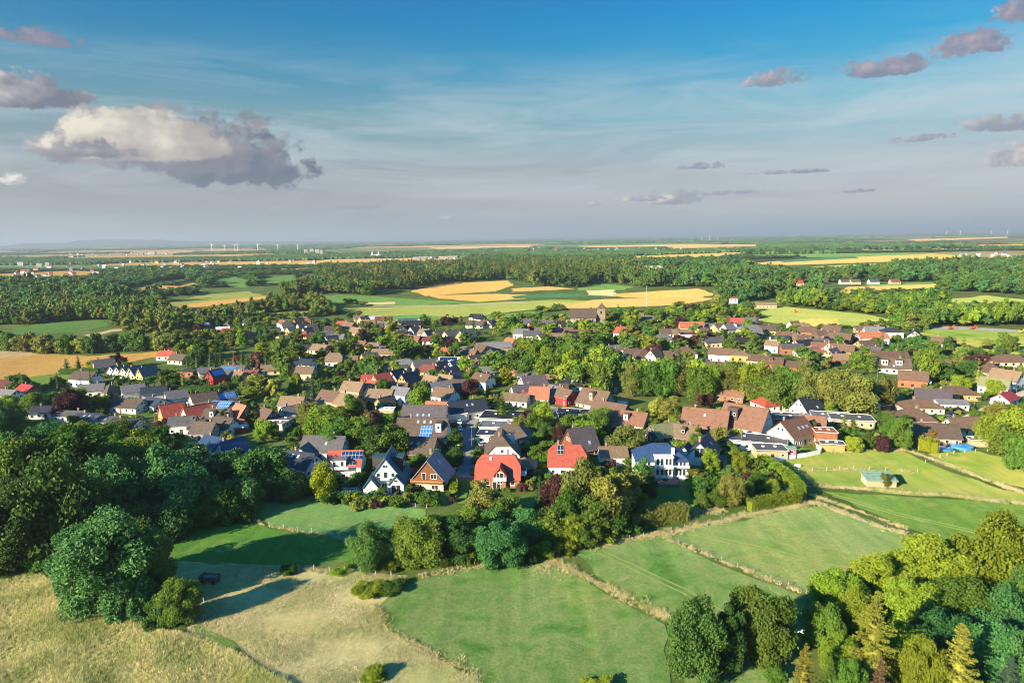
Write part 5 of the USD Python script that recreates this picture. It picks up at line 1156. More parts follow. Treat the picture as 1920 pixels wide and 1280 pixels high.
house(1150, 795, 15, 10, 3.0, 7.2, -38, "g", "brown", "brick", "", "brown-roofed house right of the parked white van"); house(1185, 812, 15, 10, 3.0, 7.0, -30, "g", "rust", "pink", "d:f:0:2", "rust-roofed house half hidden by pale trees")
house(1152, 872, 9, 8, 3.0, 5.4, 0, "g", "tan", "white", "", "small tan-roofed house left of the villa"); house(1218, 740, 9, 7, 3, 5, 30, "g", "brown", "brick", "", "small brown-roofed house under the tree belt")
house(1656, 914, 8.2, 5.2, 2.2, 3.1, -6, "m", "green", "tanwall", "nowin", "field shelter with pale green roof in the paddock", name="field_shelter")
house(1840, 838, 6, 4.5, 2.3, 2.6, -10, "f", "grey", "tanwall", "nowin", "garden hut beside the blue pool at the right", name="shed"); house(1483, 792, 12, 5, 2.6, 2.8, -14, "f", "white", "white", "nowin", "white carport between the flat roofs", name="carport")
for px, py, w, d, an, r, wl, lb in ((905, 776, 6, 3, 20, "blue", "bluewall", "blue container beside the cross street"), (725, 778, 6, 4, 0, "white", "tanwall", "pale-roofed hut in the middle gardens"), (1658, 772, 7, 3.5, 20, "brown", "timber", "brown open shed under the belt's right end"), (742, 850, 5, 3.5, 10, "white", "white", "white canopy beside the dark roofs"), (447, 812, 4, 3, 0, "white", "red", "small red shed below the orange roofs")):
    house(px, py, w, d, 2.3, 2.6, an, "f", r, wl, "nowin", lb, name="shed")
# church
x, y = to_world(1130, 612); t = thing("church", (x, y + 8, 0), -12, label="stone church with square dark-topped tower", cat="church"); st = plain("dark_stone", (.20, .165, .13), .9, .2, .8)
MB().box((0, 0, 7), (7, 7, 16)).build("tower", st, t); rr = MB()
for p in roof_panels("h", 7.01, 7, 15, 19.5, .3): rr.slab(p, .3)
rr.build("tower_roof", roof_mat("darkbrown"), t); MB().prism([(-7, -1), (7, -1), (7, 7), (0, 14), (-7, 7)], -26, -4).build("nave", st, t); rr = MB()
for p in roof_panels("g", 22, 14, 7.4, 14.6): rr.slab([(X - 15, Y, Z) for X, Y, Z in p], .3)
rr.build("nave_roof", roof_mat("darkbrown"), t); [MB().box((0, -3.53, z), (1.4, .12, 2.4)).build("window", GLASS, t) for z in (11.5,)]; [MB().box((x_, -7.03, 4), (1.2, .12, 4)).build("window", GLASS, t) for x_ in (-22, -17, -12, -7)]
BUILT.append((x, y + 8, 14))
# pink playhouse on posts
x, y = to_world(1483, 858); t = thing("playhouse", (x, y, height(x, y)), -8, label="pink playhouse on posts with pale green roof", cat="playhouse")
MB().box((0, 0, 2.5), (2.6, 2.2, 1.9)).build("wall", plain("pink_paint", (.62, .16, .22), .6), t); MB().slab([(-1.6, -1.4, 3.4), (1.6, -1.4, 3.4), (1.6, 1.4, 3.8), (-1.6, 1.4, 3.8)], .1).build("roof", roof_mat("green"), t)
[MB().box((a, b, .75), (.16, .16, 1.7)).build("post", plain("post_wood", (.30, .22, .14), .9, .3), t) for a in (-1.2, 1.2) for b in (-1, 1)]; window(t, (0, -1.1, 2.5), (0, -1), .8, .8)

# ------------------------------------------------------------------ yard things: cars, lamps, pools, fences and the rest
def car_parts(path, col):
    stage.CreateClassPrim(path); body = MB().prism([(-2.15, .35), (2.15, .35), (2.15, .75), (1.25, .92), (-2.05, .95), (-2.15, .8)], -.88, .88, 'y')
    usdkit.mesh(stage, path + "/body", body.mesh(), plain("paint_" + col[0], col[1], .3, .03, 1, .6)); usdkit.mesh(stage, path + "/cabin", MB().prism([(-1.9, .95), (1.0, .92), (.35, 1.42), (-1.5, 1.45)], -.76, .76, 'y').mesh(), GLASS)
    usdkit.mesh(stage, path + "/roof", MB().box((-.6, 0, 1.47), (1.75, 1.4, .07)).mesh(), plain("paint_" + col[0], col[1], .3, .03, 1, .6))
    for i, (a, b) in enumerate(((-1.35, -.84), (1.35, -.84), (-1.35, .84), (1.35, .84))):
        usdkit.mesh(stage, path + "/wheel" + (f"_{i:03d}" if i else ""), MB().tube([(a, b - .11, .33), (a, b + .11, .33)], .33, 12).mesh(), plain("tyre", (.02, .02, .02), .9))
CARC = {"black": (.015, .016, .02), "white": (.75, .75, .75), "silver": (.42, .43, .45), "bluec": (.10, .24, .42)}
for k, v in CARC.items(): car_parts("/World/kind_of_car_" + k, (k, v))
for px, py, an, c, lb in ((870, 799, 80, "black", "dark car at the upper end of the middle street"), (863, 806, 100, "white", "white car parked left of the middle street"), (861, 793, 100, "white", "white car beside the tree by the street"), (908, 836, 20, "silver", "grey car before the flat annex"), (905, 846, 15, "black", "dark car half under the street trees"),
        (1084, 769, -5, "black", "first dark car left of the white van"), (1092, 771, -5, "black", "dark car directly beside the white van"), (1122, 775, 20, "white", "white car right of the white van"), (1406, 816, -20, "silver", "silver car before the tall rust roof"), (1416, 818, -20, "black", "dark car below the white gable"), (1428, 822, 10, "silver", "pale car on the turning street"), (1438, 815, 0, "black", "dark car rightmost under the white gable"), (1366, 829, 10, "black", "dark car behind the long hedge by the bungalow"),
        (1797, 770, 10, "black", "black car leftmost below the hip roofs' white garage"), (1783, 778, 15, "black", "dark blue-black car on the hip roofs' drive"), (1780, 785, 25, "bluec", "light blue car on the rising street"), (1892, 741, 20, "bluec", "blue car by the mossy-roofed house"), (722, 740, 10, "white", "white car in the yard behind the red roof"), (730, 742, 10, "silver", "grey car in the yard behind the red roof"), (1462, 838, 70, "black", "dark car beside the cream house")):
    x, y = to_world(px, py); t = thing("parked_car", (x, y, float(height(x, y)) + .1), an, label=lb, cat="car", group="cars parked in the village"); t.GetReferences().AddInternalReference("/World/kind_of_car_" + c); t.SetInstanceable(True); BUILT.append((x, y, 2))
x, y = to_world(1103, 772); t = thing("van", (x, y, .1), 175, label="white delivery van parked among dark cars", cat="van"); MB().prism([(-2.6, .4), (2.4, .4), (2.4, 1.2), (1.7, 1.35), (1.2, 2.3), (-2.6, 2.4)], -1.0, 1.0, 'y').build("body", plain("paint_white", (.75, .75, .75), .3), t); MB().prism([(1.72, 1.38), (1.78, 1.4), (1.3, 2.25), (1.22, 2.22)], -.85, .85, 'y').build("windscreen", GLASS, t); [MB().tube([(a, b - .12, .36), (a, b + .12, .36)], .36, 12).build("wheel", plain("tyre", (.02, .02, .02), .9), t) for a in (-1.6, 1.5) for b in (-.95, .95)]
for px, py, top, an, lb in ((180, 775, 763, 0, "street lamp above the long low roofs"), (290, 791, 774, 0, "street lamp left of the red roof"), (885, 843, 802, 90, "tall pole on the right side of the street"), (854, 852, 834, 0, "street lamp halfway down the street"), (848, 894, 877, 0, "street lamp by the turning place"), (835, 880, 866, 0, "lamp beside the chalet"), (1267, 803, 784, 180, "street lamp behind the tan roof"), (1390, 838, 804, 180, "tall street lamp beside the flat bungalow"), (1644, 716, 698, 0, "street lamp before the right tree"), (1905, 741, 727, 180, "street lamp by the mossy-roofed house"), (1826, 765, 748, 180, "street lamp on the rising street"), (1057, 775, 742, 0, "pale lamp mast before the red house"), (1588, 780, 764, 0, "lamp left of the grey flat roof"), (745, 706, 690, 0, "lamp in the middle village"), (785, 720, 703, 0, "lamp beside the pink gable")):
    x, y = to_world(px, py); z = float(height(x, y)); hh = height_for_top(x, y, z, top); t = thing("street_lamp", (x, y, z), an, label=lb, cat="street lamp", group="street lamps of the village")
    MB().tube([(0, 0, -.3), (0, 0, hh * .93), (.25, 0, hh), (1.0, 0, hh + .05)], [.09, .07, .06, .05], 6).build("pole", METAL, t); MB().box((1.15, 0, hh + .03), (.7, .25, .14)).build("lamp_head", FRAME, t)
WATER = usdkit.material(stage, '/World/Looks/pool_water', {"p": ("principled_bsdf", {"base_color": (.04, .30, .62), "roughness": .08, "specular_ior_level": .6})}, surface="p.BSDF")
x, y = to_world(646, 921); t = thing("swimming_pool", (x, y, height(x, y)), 4, label="rectangular pool behind the white modern house", cat="pool"); MB().box((0, 0, .02), (10.4, 6.4, .16)).build("pool_deck", plain("pale_stone", (.66, .66, .64), .7), t); MB().box((.4, -.2, .06), (7.6, 3.8, .11)).build("water", WATER, t)
for px, py, r, hh, lb in ((1769, 842, 3.0, .5, "flat round blue pool right of the yellow tree"), (1803, 840, 3.6, 1.1, "larger raised blue pool before the garden hut"), (1164, 758, 3.4, .9, "round bright blue pool behind the brown house")):
    x, y = to_world(px, py); t = thing("round_pool", (x, y, height(x, y)), label=lb, cat="pool"); MB().cyl((0, 0, -.1), r, hh + .1, 24).build("pool_wall", plain("pool_blue", (.05, .22, .48), .5), t); MB().cyl((0, 0, hh - .06), r * .94, .10, 24).build("water", WATER, t)
x, y = to_world(773, 893); t = thing("parasol", (x, y, 0), label="red garden parasol between the gabled house and chalet", cat="parasol"); MB().cyl((0, 0, 0), .04, 2.5, 6).build("pole", METAL, t); MB().cyl((0, 0, 2.2), 2.3, .7, 8, .08).build("canopy", plain("red_cloth", (.55, .02, .02), .8), t)
x, y = to_world(785, 897); t = thing("parasol", (x, y, 0), label="smaller red parasol right beside the larger one", cat="parasol"); MB().cyl((0, 0, 0), .04, 1.8, 6).build("pole", METAL, t); MB().cyl((0, 0, 1.6), 1.4, .5, 8, .06).build("canopy", plain("red_cloth", (.55, .02, .02), .8), t)
x, y = to_world(1632, 908); t = thing("caravan", (x, y, height(x, y)), -10, label="small white trailer left of the green-roofed shelter", cat="trailer"); MB().prism([(-1.9, .5), (1.9, .5), (2.1, 1.1), (1.7, 2.3), (-1.8, 2.3), (-2.0, 1.3)], -1.0, 1.0, 'y').build("body", plain("paint_white", (.75, .75, .75), .3), t); window(t, (0, -1.0, 1.6), (0, -1), 1.6, .6); [MB().tube([(.1, b - .1, .35), (.1, b + .1, .35)], .35, 12).build("wheel", plain("tyre", (.02, .02, .02), .9), t) for b in (-.9, .9)]; MB().tube([(2.0, 0, .5), (3.3, 0, .45)], .05, 5).build("drawbar", METAL, t)
x, y = to_world(1496, 874); t = thing("water_trough", (x, y, height(x, y)), label="white water trough alone on the sunny paddock", cat="trough"); MB().cyl((0, 0, 0), 1.0, .5, 14, 1.15).build("tub", FRAME, t)
# old farm wagon
x, y = to_world(394, 1092); t = thing("farm_wagon", (x, y, height(x, y)), -12, label="old dark wooden farm wagon in the dry meadow", cat="wagon"); WD = plain("old_wood", (.13, .085, .065), .9, .35, 4.0)
MB().box((0, 0, 1.0), (4.2, 1.8, .14)).build("bed", WD, t)
for z in (1.25, 1.5, 1.75):
    for s in (-1, 1): MB().box((0, s * .92, z), (4.2, .06, .19)).build("side_plank", WD, t)
    for s in (-1, 1): MB().box((s * 2.1, 0, z), (.06, 1.7, .19)).build("end_plank", WD, t)
[MB().box((a, s * .97, 1.4), (.1, .06, 1.0)).build("stake", WD, t) for a in (-1.9, -.6, .6, 1.9) for s in (-1, 1)]
for a in (-1.4, 1.4):
    for s in (-.8, .8): MB().tube([(a, s - .09, .46), (a, s + .09, .46)], .46, 14).build("wheel", plain("tyre", (.02, .02, .02), .9), t)
    MB().tube([(a, -.8, .46), (a, .8, .46)], .06, 6).build("axle", METAL, t)
MB().tube([(2.1, 0, .6), (3.8, 0, .35)], .06, 5).build("drawbar", METAL, t); MB().box((.3, 0, 1.35), (3.4, 1.5, .5)).build("load", plain("grey_load", (.16, .16, .18), .9, .4, 2.0), t)
# fences
PW = plain("post_wood", (.30, .22, .14), .9, .3); PWW = plain("pale_post", (.55, .52, .46), .8, .2)
def fence(pts, gap, label, ph=1.25, wood_=PW, name="pasture_fence", wire=True):
    W = np.array([to_world(*p) for p in pts]); L = np.r_[0, np.cumsum(np.linalg.norm(np.diff(W, axis=0), axis=1))]; n = int(L[-1] / gap); rng = random.Random(n)
    t = thing(name, label=label, cat="fence"); P = []
    for i in range(n + 1):
        s = L[-1] * i / n; x, y = np.interp(s, L, W[:, 0]), np.interp(s, L, W[:, 1]); z = float(height(x, y)); P.append((x, y, z)); lx, ly = rng.gauss(0, .05), rng.gauss(0, .05); hh = ph * rng.uniform(.9, 1.12)
        MB().tube([(x, y, z - .3), (x + lx, y + ly, z + hh)], [.085, .075], 5).build("post", wood_, t)
    if wire:
        for k in (.45, .8, 1.1): MB().tube([(x, y, z + k * ph / 1.25) for x, y, z in P], .012, 3).build("wire", METAL, t)
fence([(760, 1088), (860, 1067), (940, 1054), (1010, 1046), (1100, 1023), (1240, 1001), (1400, 965), (1530, 941)], 4.0, "long post fence along the upper edge of the pastures")
fence([(1247, 1009), (1380, 1062), (1512, 1114)], 4.0, "post fence between middle and upper pasture"); fence([(1535, 944), (1640, 986), (1765, 1020)], 4.0, "post fence right of the upper pasture"); fence([(1508, 910), (1650, 919), (1780, 929), (1935, 947)], 4.2, "post fence below the green-roofed shelter")
fence([(1445, 888), (1530, 884), (1600, 880), (1720, 886)], 4.5, "thin pale post fence across the sunny paddock", 1.3, PWW); fence([(1560, 848), (1640, 843), (1700, 844), (1780, 872), (1850, 900), (1935, 930)], 4.0, "post fence round the top of the paddock"); fence([(1735, 868), (1790, 850), (1850, 846), (1900, 846)], 4.0, "post fence by the pools", 1.2, PWW)
fence([(505, 987), (600, 1001), (664, 1015)], 4.0, "short fence between the two green meadows", 1.3, PWW); fence([(560, 1067), (660, 1074), (752, 1084), (748, 1096), (735, 1108), (700, 1113), (676, 1110)], 3.5, "fence round the bramble patch", 1.3, PWW); fence([(675, 940), (705, 944), (760, 948), (800, 952)], 3.0, "garden fence below the chalet", 1.1, PWW); fence([(362, 1170), (372, 1150), (382, 1130)], 4.0, "few posts beside the round bush", 1.2, PWW)
t = thing("privacy_fence", label="white panel fence round the cream house's garden", cat="fence"); W = [to_world(*p) for p in [(1446, 868), (1478, 861), (1510, 857), (1538, 851), (1541, 846), (1528, 838)]]
for (ax, ay), (bx, by) in zip(W[:-1], W[1:]):
    L = math.hypot(bx - ax, by - ay); n = max(1, round(L / 1.9)); a = math.degrees(math.atan2(by - ay, bx - ax))
    for i in range(n):
        k = (i + .5) / n; x, y = ax + (bx - ax) * k, ay + (by - ay) * k; MB().box((x, y, float(height(x, y)) + .75), (L / n - .06, .07, 1.7), a).build("panel", FRAME, t)
# road works far right, mast, turbines, far buildings
for px, py, c, lb in ((1491, 586, (.72, .25, .02), "orange excavator beside the country road"), (1782, 617, (.6, .09, .04), "red digger at the road works"), (1823, 617, (.6, .09, .04), "second red digger right at the road works"), (1915, 624, (.72, .45, .02), "yellow excavator at the right edge")):
    x, y = to_world(px, py); t = thing("excavator", (x, y, 0), 20, (.75, .75, .75), label=lb, cat="excavator"); m = plain("paint_" + lb.split()[0] + lb.split()[1], c, .5); MB().box((0, 0, .5), (4, 2.8, 1.0)).build("tracks", plain("tyre", (.02, .02, .02), .9), t); MB().box((-.4, 0, 1.8), (3.4, 2.5, 1.5)).build("body", m, t); MB().box((.7, .6, 2.9), (1.4, 1.2, 1.6)).build("cab", GLASS, t); MB().tube([(1, -.5, 2), (3.6, -.5, 4.4), (5.6, -.5, 2.6), (5.8, -.5, .8)], [.4, .32, .25, .5], 5).build("arm", m, t)
for px, py, top, lb in ((1212, 577, 536, "slim pale mast standing in the orange wheat"), (1400, 516, 506, "short white mast by the far white roofs"), (1087, 592, 573, "floodlight mast beside the sports ground")):
    x, y = to_world(px, py); hh = height_for_top(x, y, 0, top); t = thing("mast", (x, y, 0), label=lb, cat="mast"); MB().tube([(0, 0, 0), (0, 0, hh)], [.28, .12], 6).build("pole", PWW, t); MB().box((0, 0, hh), (2.0, .5, .5)).build("head", METAL, t)
TP = plain("turbine_white", (.8, .8, .8), .5, .03)
for i, (px, yb, yh, ph) in enumerate([(398, 472, 459, 0.2), (422, 471, 461, .9), (441, 472, 459.5, .5), (446, 471, 458.5, 1.4), (484, 471, 459, .3), (521, 470, 460, 1.0), (559, 470, 459.5, .7), (1775, 441, 434, .2), (1800, 441, 433, .8), (1858, 441, 434, .4), (1888, 440, 432, 1.1), (1345, 449.5, 443.5, .5), (1330, 450, 444, 1.0), (1315, 450, 445, .1), (1225, 451, 446, .6)]):
    x, y = to_world(px, yb); hh = height_for_top(x, y, 0, yh); s = hh / 60.0; t = thing("wind_turbine", (x, y, 0), 15 * (i % 4) - 20, group="wind turbines on the plain", cat="wind turbine", label=(f"{ORD[i]} white wind turbine from left beyond the left town" if i < 7 else f"{ORD[i - 7]} white wind turbine from left before the hump-backed hills" if i < 11 else f"tiny wind turbine, {ORD[14 - i]} from left in the far middle row"))
    MB().tube([(0, 0, 0), (0, 0, hh)], [2.6 * s, 1.5 * s], 8).build("tower", TP, t); MB().box((0, 0, hh + s), (3 * s, 7 * s, 3 * s)).build("nacelle", TP, t)
    for b in range(3):
        a = ph + b * 2.094; c, sn = math.cos(a), math.sin(a); MB().prism([(c * 1 * s - sn * 1.3 * s, hh + s + sn * s + c * 1.3 * s), (c * s + sn * 1.3 * s, hh + s + sn * s - c * 1.3 * s), (c * 30 * s, hh + s + sn * 30 * s)], -4.6 * s, -4.0 * s, 'y').build("blade", TP, t)
WALLC['pale_block'] = (.50, .49, .46)
for px, py, w, d, hh, lb in ((574, 475, 22, 14, 24, "leftmost white apartment block on the far plain"), (585, 475, 22, 14, 26, "middle white apartment block on the far plain"), (595, 475, 24, 14, 25, "third white apartment block on the far plain"), (603, 476, 16, 14, 22, "rightmost low white apartment block on the far plain"), (40, 499, 18, 12, 16, "cream block in the left town"), (75, 500, 16, 12, 12, "white block in the left town"), (90, 500, 12, 10, 14, "small yellowish block in the left town"), (285, 478, 40, 20, 22, "grey block beside the far stubble strip"), (840, 485, 70, 20, 10, "long white hall left of the forest"), (790, 486, 60, 20, 9, "white hall behind the forest's left end")):
    x, y = to_world(px, py); t = thing("apartment_block", (x, y, 0), 8, label=lb, cat="building"); MB().box((0, 0, hh / 2), (w, d, hh)).build("wall", wall_mat("pale_block"), t); MB().box((0, 0, hh + .3), (w + .6, d + .6, .6)).build("roof", roof_mat("grey"), t)
    for f in range(int(hh / 4)): MB().box((0, -d / 2 - .05, 2.2 + 4 * f), (w * .86, .14, 1.5)).build("window_row", GLASS, t)
for px, py, w, d, hh, r, lb in ((1345, 512, 110, 30, 8, "bluewh", "long pale-roofed hall right of the forest"), (1290, 513, 60, 40, 9, "white", "white hall beside the long pale one"), (1265, 518, 50, 30, 7, "green", "green-roofed hall in front of the white hall"), (1220, 510, 40, 24, 9, "white", "white factory by the end of the forest"), (1308, 522, 50, 20, 7, "green", "green-roofed greenhouse before the far halls"), (705, 484, 44, 16, 12, "white", "white abbey with turrets behind the forest")):
    x, y = to_world(px, py); t = thing("factory_hall", (x, y, 0), 3, label=lb, cat="building"); MB().box((0, 0, hh / 2), (w, d, hh)).build("wall", wall_mat("white"), t); rr = MB()
    for p in roof_panels("g", w, d, hh, hh + 4): rr.slab(p, .4)
    rr.build("roof", roof_mat(r), t); [MB().box((-w / 2 + w * (i + .5) / 6, -d / 2 - .04, hh * .55), (w / 9, .12, hh * .35)).build("window", GLASS, t) for i in range(6)]
    if "turrets" in lb: [MB().cyl((q, -4, 0), 3, 20, 8).cyl((q, -4, 20), 3.4, 9, 8, .2).build("turret", wall_mat("white"), t) for q in (-14, 12)]
# white bird in flight above the trees
x, y = to_world(1502, 1184); k = .86; t = thing("bird", (x * k, y * k, 75 - (75 - float(height(x, y))) * k), 25, label="white bird gliding above the trees with wings spread", cat="bird")
bw = plain("white_feathers", (.8, .8, .78), .8, .05, 8); sp = trimesh.creation.icosphere(2); v = sp.vertices * np.array([.10, .30, .09]); v[:, 0] *= 1 - .5 * np.clip(-v[:, 1:2].ravel() / .3, 0, 1); raw_mesh("body", (v, sp.faces), bw, t, True)
for s in (-1, 1): MB().slab([(s * .05, .14, .04), (s * .40, .20, .22), (s * .42, -.02, .21), (s * .05, -.10, .03)], .02).slab([(s * .40, .20, .22), (s * .82, .0, .10), (s * .80, -.06, .10), (s * .42, -.02, .21)], .015).build("wing", bw, t)
MB().slab([(-.05, -.26, .02), (.05, -.26, .02), (.11, -.5, .0), (-.11, -.5, .0)], .015).build("tail", bw, t); MB().tube([(0, .30, .03), (0, .40, .01)], [.025, .004], 5).build("beak", plain("beak", (.6, .35, .05), .6), t)
# ------------------------------------------------------------------ trees
NB = len(BUILT)
# big trees near the drone
for a in [(215, 1138, 958, 92, "dome", "teal", "left meadow edge", "huge deep green tree standing alone between hay meadow and green meadow"), (165, 1120, 985, 62, "round", "teal", "left meadow edge", "paler left half-tree leaning out of the huge lone tree"), (285, 1128, 985, 42, "round", "dark", "left meadow edge", "dark narrow tree at the right side of the huge lone tree"),
          (338, 1166, 1086, 44, "dome", "mid", "left meadow edge", "round green bushy tree right of the huge lone tree"), (262, 1160, 1112, 24, "bush", "teal", "left meadow edge", "low dark bush below the huge lone tree"), (300, 1172, 1120, 30, "bush", "dark", "left meadow edge", "dark bush between the huge tree and the olive one"),
          (1303, 1268, 1122, 60, "dome", "dark", "pair", "dark broad oak, left of the pair on the pasture"), (1418, 1232, 1098, 58, "dome", "mid", "pair", "taller sunlit oak, right of the pair on the pasture"), (1368, 1262, 1128, 26, "oval", "dark", "pair", "thin dark tree between the two pasture oaks"),
          (693, 1066, 980, 40, "dome", "dark", "hedge trees", "compact dark round tree at the corner of the green meadow"), (790, 1056, 962, 52, "dome", "mid", "hedge trees", "broad olive-tinged tree in the hedge above the pasture"), (850, 1046, 968, 46, "round", "dark", "hedge trees", "dark tree right of the broad one in the hedge"),
          (938, 1056, 978, 54, "dome", "teal", "hedge trees", "wide blue-green tree lowest in the hedge above the pasture"), (905, 975, 890, 34, "oval", "olive", "hedge trees", "birch with drooping grey-green crown before the red half-hipped house"), (955, 990, 925, 32, "round", "mid", "hedge trees", "green round tree behind the wide blue-green one"),
          (608, 936, 866, 27, "dome", "lime", "front gardens", "glowing yellow-green tree beside the white modern house"), (1142, 990, 862, 42, "oval", "willow", "hedge trees", "tall pale yellow-green tree left of the villa's lawn"), (1178, 962, 868, 34, "oval", "willow", "hedge trees", "second pale tall tree close to the villa"), (1092, 985, 858, 36, "round", "olive", "hedge trees", "sunlit tree in front of the second red half-hipped house"),
          (1065, 1000, 905, 34, "round", "mid", "hedge trees", None), (1040, 965, 880, 24, "round", "copper", "hedge trees", "copper tree beside the red garage"), (1012, 962, 892, 16, "fir", "spruce", "front gardens", "narrow pointed conifer right of the red garage"), (1110, 1010, 930, 34, "round", "mid", "hedge trees", None), (1150, 1004, 935, 30, "round", "dark", "hedge trees", None), (1028, 1020, 955, 34, "dome", "mid", "hedge trees", None),
          (990, 1024, 950, 34, "round", "teal", "hedge trees", None), (880, 1000, 940, 28, "round", "mid", "hedge trees", None), (1072, 1024, 968, 28, "dome", "bright", "hedge trees", None), (1195, 985, 940, 26, "dome", "dark", "hedge trees", None), (895, 965, 915, 22, "dome", "mid", "hedge trees", None), (1120, 960, 895, 26, "round", "mid", "hedge trees", None), (925, 1010, 955, 30, "round", "dark", "hedge trees", None), (1100, 1020, 975, 30, "dome", "mid", "hedge trees", None),
          (1205, 912, 856, 20, "round", "dark", "villa garden", "dark tree at the villa's left corner"), (1210, 930, 885, 26, "dome", "dark", "villa garden", "dark bushy tree below the villa's left corner"), (1332, 884, 838, 20, "dome", "bright", "villa garden", "bright round tree before the large gable window"), (1390, 886, 848, 19, "dome", "bright", "villa garden", "bright round ball tree at the upper end of the tall hedge"), (1372, 948, 886, 26, "dome", "olive", "villa garden", "tall olive tree in the middle of the hedged garden"), (1420, 915, 885, 18, "dome", "mid", "villa garden", None), (1400, 935, 905, 16, "dome", "bright", "villa garden", None), (1340, 925, 895, 18, "dome", "mid", "villa garden", None), (1310, 930, 895, 18, "dome", "dark", "villa garden", None), (1448, 925, 898, 13, "dome", "bright", "villa garden", None), (1305, 905, 868, 16, "column", "olive", "villa garden", None), (1320, 950, 918, 18, "dome", "mid", "villa garden", None), (1345, 950, 920, 16, "dome", "mid", "villa garden", None),
          (700, 868, 792, 24, "column", "dark", "front gardens", "very dark tall columnar tree above the solar roof house"), (732, 862, 792, 34, "dome", "mid", "front gardens", "broad green tree right of the very dark columnar one"), (640, 842, 778, 40, "round", "mid", "front gardens", None), (605, 830, 760, 36, "round", "bright", "front gardens", None), (665, 840, 775, 34, "dome", "mid", "front gardens", None), (575, 800, 752, 20, "oval", "olive", "front gardens", None),
          (800, 946, 928, 17, "bush", "mid", "front gardens", "clipped round bush below the chalet"), (800, 930, 917, 9, "bush", "mid", "front gardens", "left ball tree before the chalet's balcony"), (813, 930, 916, 9, "bush", "mid", "front gardens", "right ball tree before the chalet's balcony"), (783, 878, 848, 16, "dome", "mid", "front gardens", None), (818, 890, 842, 20, "dome", "mid", "front gardens", None), (838, 880, 852, 16, "dome", "dark", "front gardens", None), (852, 840, 806, 18, "dome", "mid", "front gardens", None), (855, 870, 838, 16, "dome", "dark", "front gardens", None),
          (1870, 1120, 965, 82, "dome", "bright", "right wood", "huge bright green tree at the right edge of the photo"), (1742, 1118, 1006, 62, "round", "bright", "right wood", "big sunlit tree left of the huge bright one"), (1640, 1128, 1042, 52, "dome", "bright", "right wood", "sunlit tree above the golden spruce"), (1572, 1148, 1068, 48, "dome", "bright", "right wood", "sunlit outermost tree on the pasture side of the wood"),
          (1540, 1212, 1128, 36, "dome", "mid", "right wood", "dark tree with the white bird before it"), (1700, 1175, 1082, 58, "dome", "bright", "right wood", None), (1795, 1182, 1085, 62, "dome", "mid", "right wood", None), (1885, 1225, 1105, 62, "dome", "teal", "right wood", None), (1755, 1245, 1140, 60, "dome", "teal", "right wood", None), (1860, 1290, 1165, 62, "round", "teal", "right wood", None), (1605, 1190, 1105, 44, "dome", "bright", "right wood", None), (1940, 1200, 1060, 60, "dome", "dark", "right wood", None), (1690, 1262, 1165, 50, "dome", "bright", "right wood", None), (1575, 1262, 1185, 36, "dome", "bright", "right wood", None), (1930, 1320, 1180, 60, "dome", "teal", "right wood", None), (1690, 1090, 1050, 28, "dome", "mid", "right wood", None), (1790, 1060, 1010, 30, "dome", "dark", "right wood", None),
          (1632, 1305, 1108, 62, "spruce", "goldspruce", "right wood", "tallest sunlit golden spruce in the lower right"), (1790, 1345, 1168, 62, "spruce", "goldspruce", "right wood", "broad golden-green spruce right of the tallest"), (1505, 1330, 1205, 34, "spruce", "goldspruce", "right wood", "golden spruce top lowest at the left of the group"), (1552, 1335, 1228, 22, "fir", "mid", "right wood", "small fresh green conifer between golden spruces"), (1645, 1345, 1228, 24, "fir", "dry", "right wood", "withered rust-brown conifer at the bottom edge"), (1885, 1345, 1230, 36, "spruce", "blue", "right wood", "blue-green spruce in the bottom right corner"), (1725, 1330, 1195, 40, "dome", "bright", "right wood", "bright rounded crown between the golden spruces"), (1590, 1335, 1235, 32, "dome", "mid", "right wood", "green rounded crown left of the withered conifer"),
          (1545, 1068 - 0, 1056, 10, "bush", "dark", "pastures", None)][:-1] + [(543, 1074, 1056, 16, "bush", "dark", "meadow fence", "small dark bush in the dry meadow's upper edge"), (1172, 1010, 1000, 7, "bush", "dark", "meadow fence", "tiny dark bush on the long pasture fence"), (1660, 912, 882, 11, "oval", "olive", "paddock", "small tree touching the green-roofed shelter's right side"),
          (692, 1110, 1092, 34, "bush", "bright", "meadow fence", "left half of the bramble patch behind the posts"), (728, 1106, 1090, 32, "bush", "mid", "meadow fence", "right half of the bramble patch behind the posts"), (640, 1072, 1062, 24, "bush", "bright", "meadow fence", "flat green bush beside the dark corner tree"), (702, 1272, 1254, 26, "bush", "bright", "bottom edge", "faint bush at the bottom of the dry meadow"), (1120, 1294, 1276, 34, "bush", "bright", "bottom edge", "weedy bush at the bottom edge of the pasture"), (1452, 1272, 1250, 24, "bush", "mid", "bottom edge", "shadowed shrub below the pasture oaks")]:
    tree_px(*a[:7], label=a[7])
for px, yb, yt, hw in [(18, 1074, 1030, 34), (72, 1066, 1030, 30), (122, 1060, 1024, 30), (165, 1040, 1005, 26), (300, 1000, 965, 26), (345, 990, 955, 24), (385, 984, 950, 22), (425, 980, 950, 20), (462, 978, 955, 16), (225, 1160, 1120, 30), (180, 1140, 1105, 30)]: tree_px(px, yb, yt, hw, "bush", "teal" if px % 2 else "mid", "left wood edge")
for px, yb, yt, hw in [(730, 1068, 1048, 22), (765, 1062, 1040, 20), (830, 1058, 1036, 22), (880, 1056, 1034, 20), (985, 1052, 1030, 24), (1020, 1044, 1018, 24), (1060, 1034, 1008, 24), (1100, 1024, 1000, 22), (1140, 1014, 990, 24), (1175, 1000, 975, 22), (1600, 1260, 1215, 34)]: tree_px(px, yb, yt, hw, "bush", "mid" if px % 2 else "bright", "foot of the hedge")
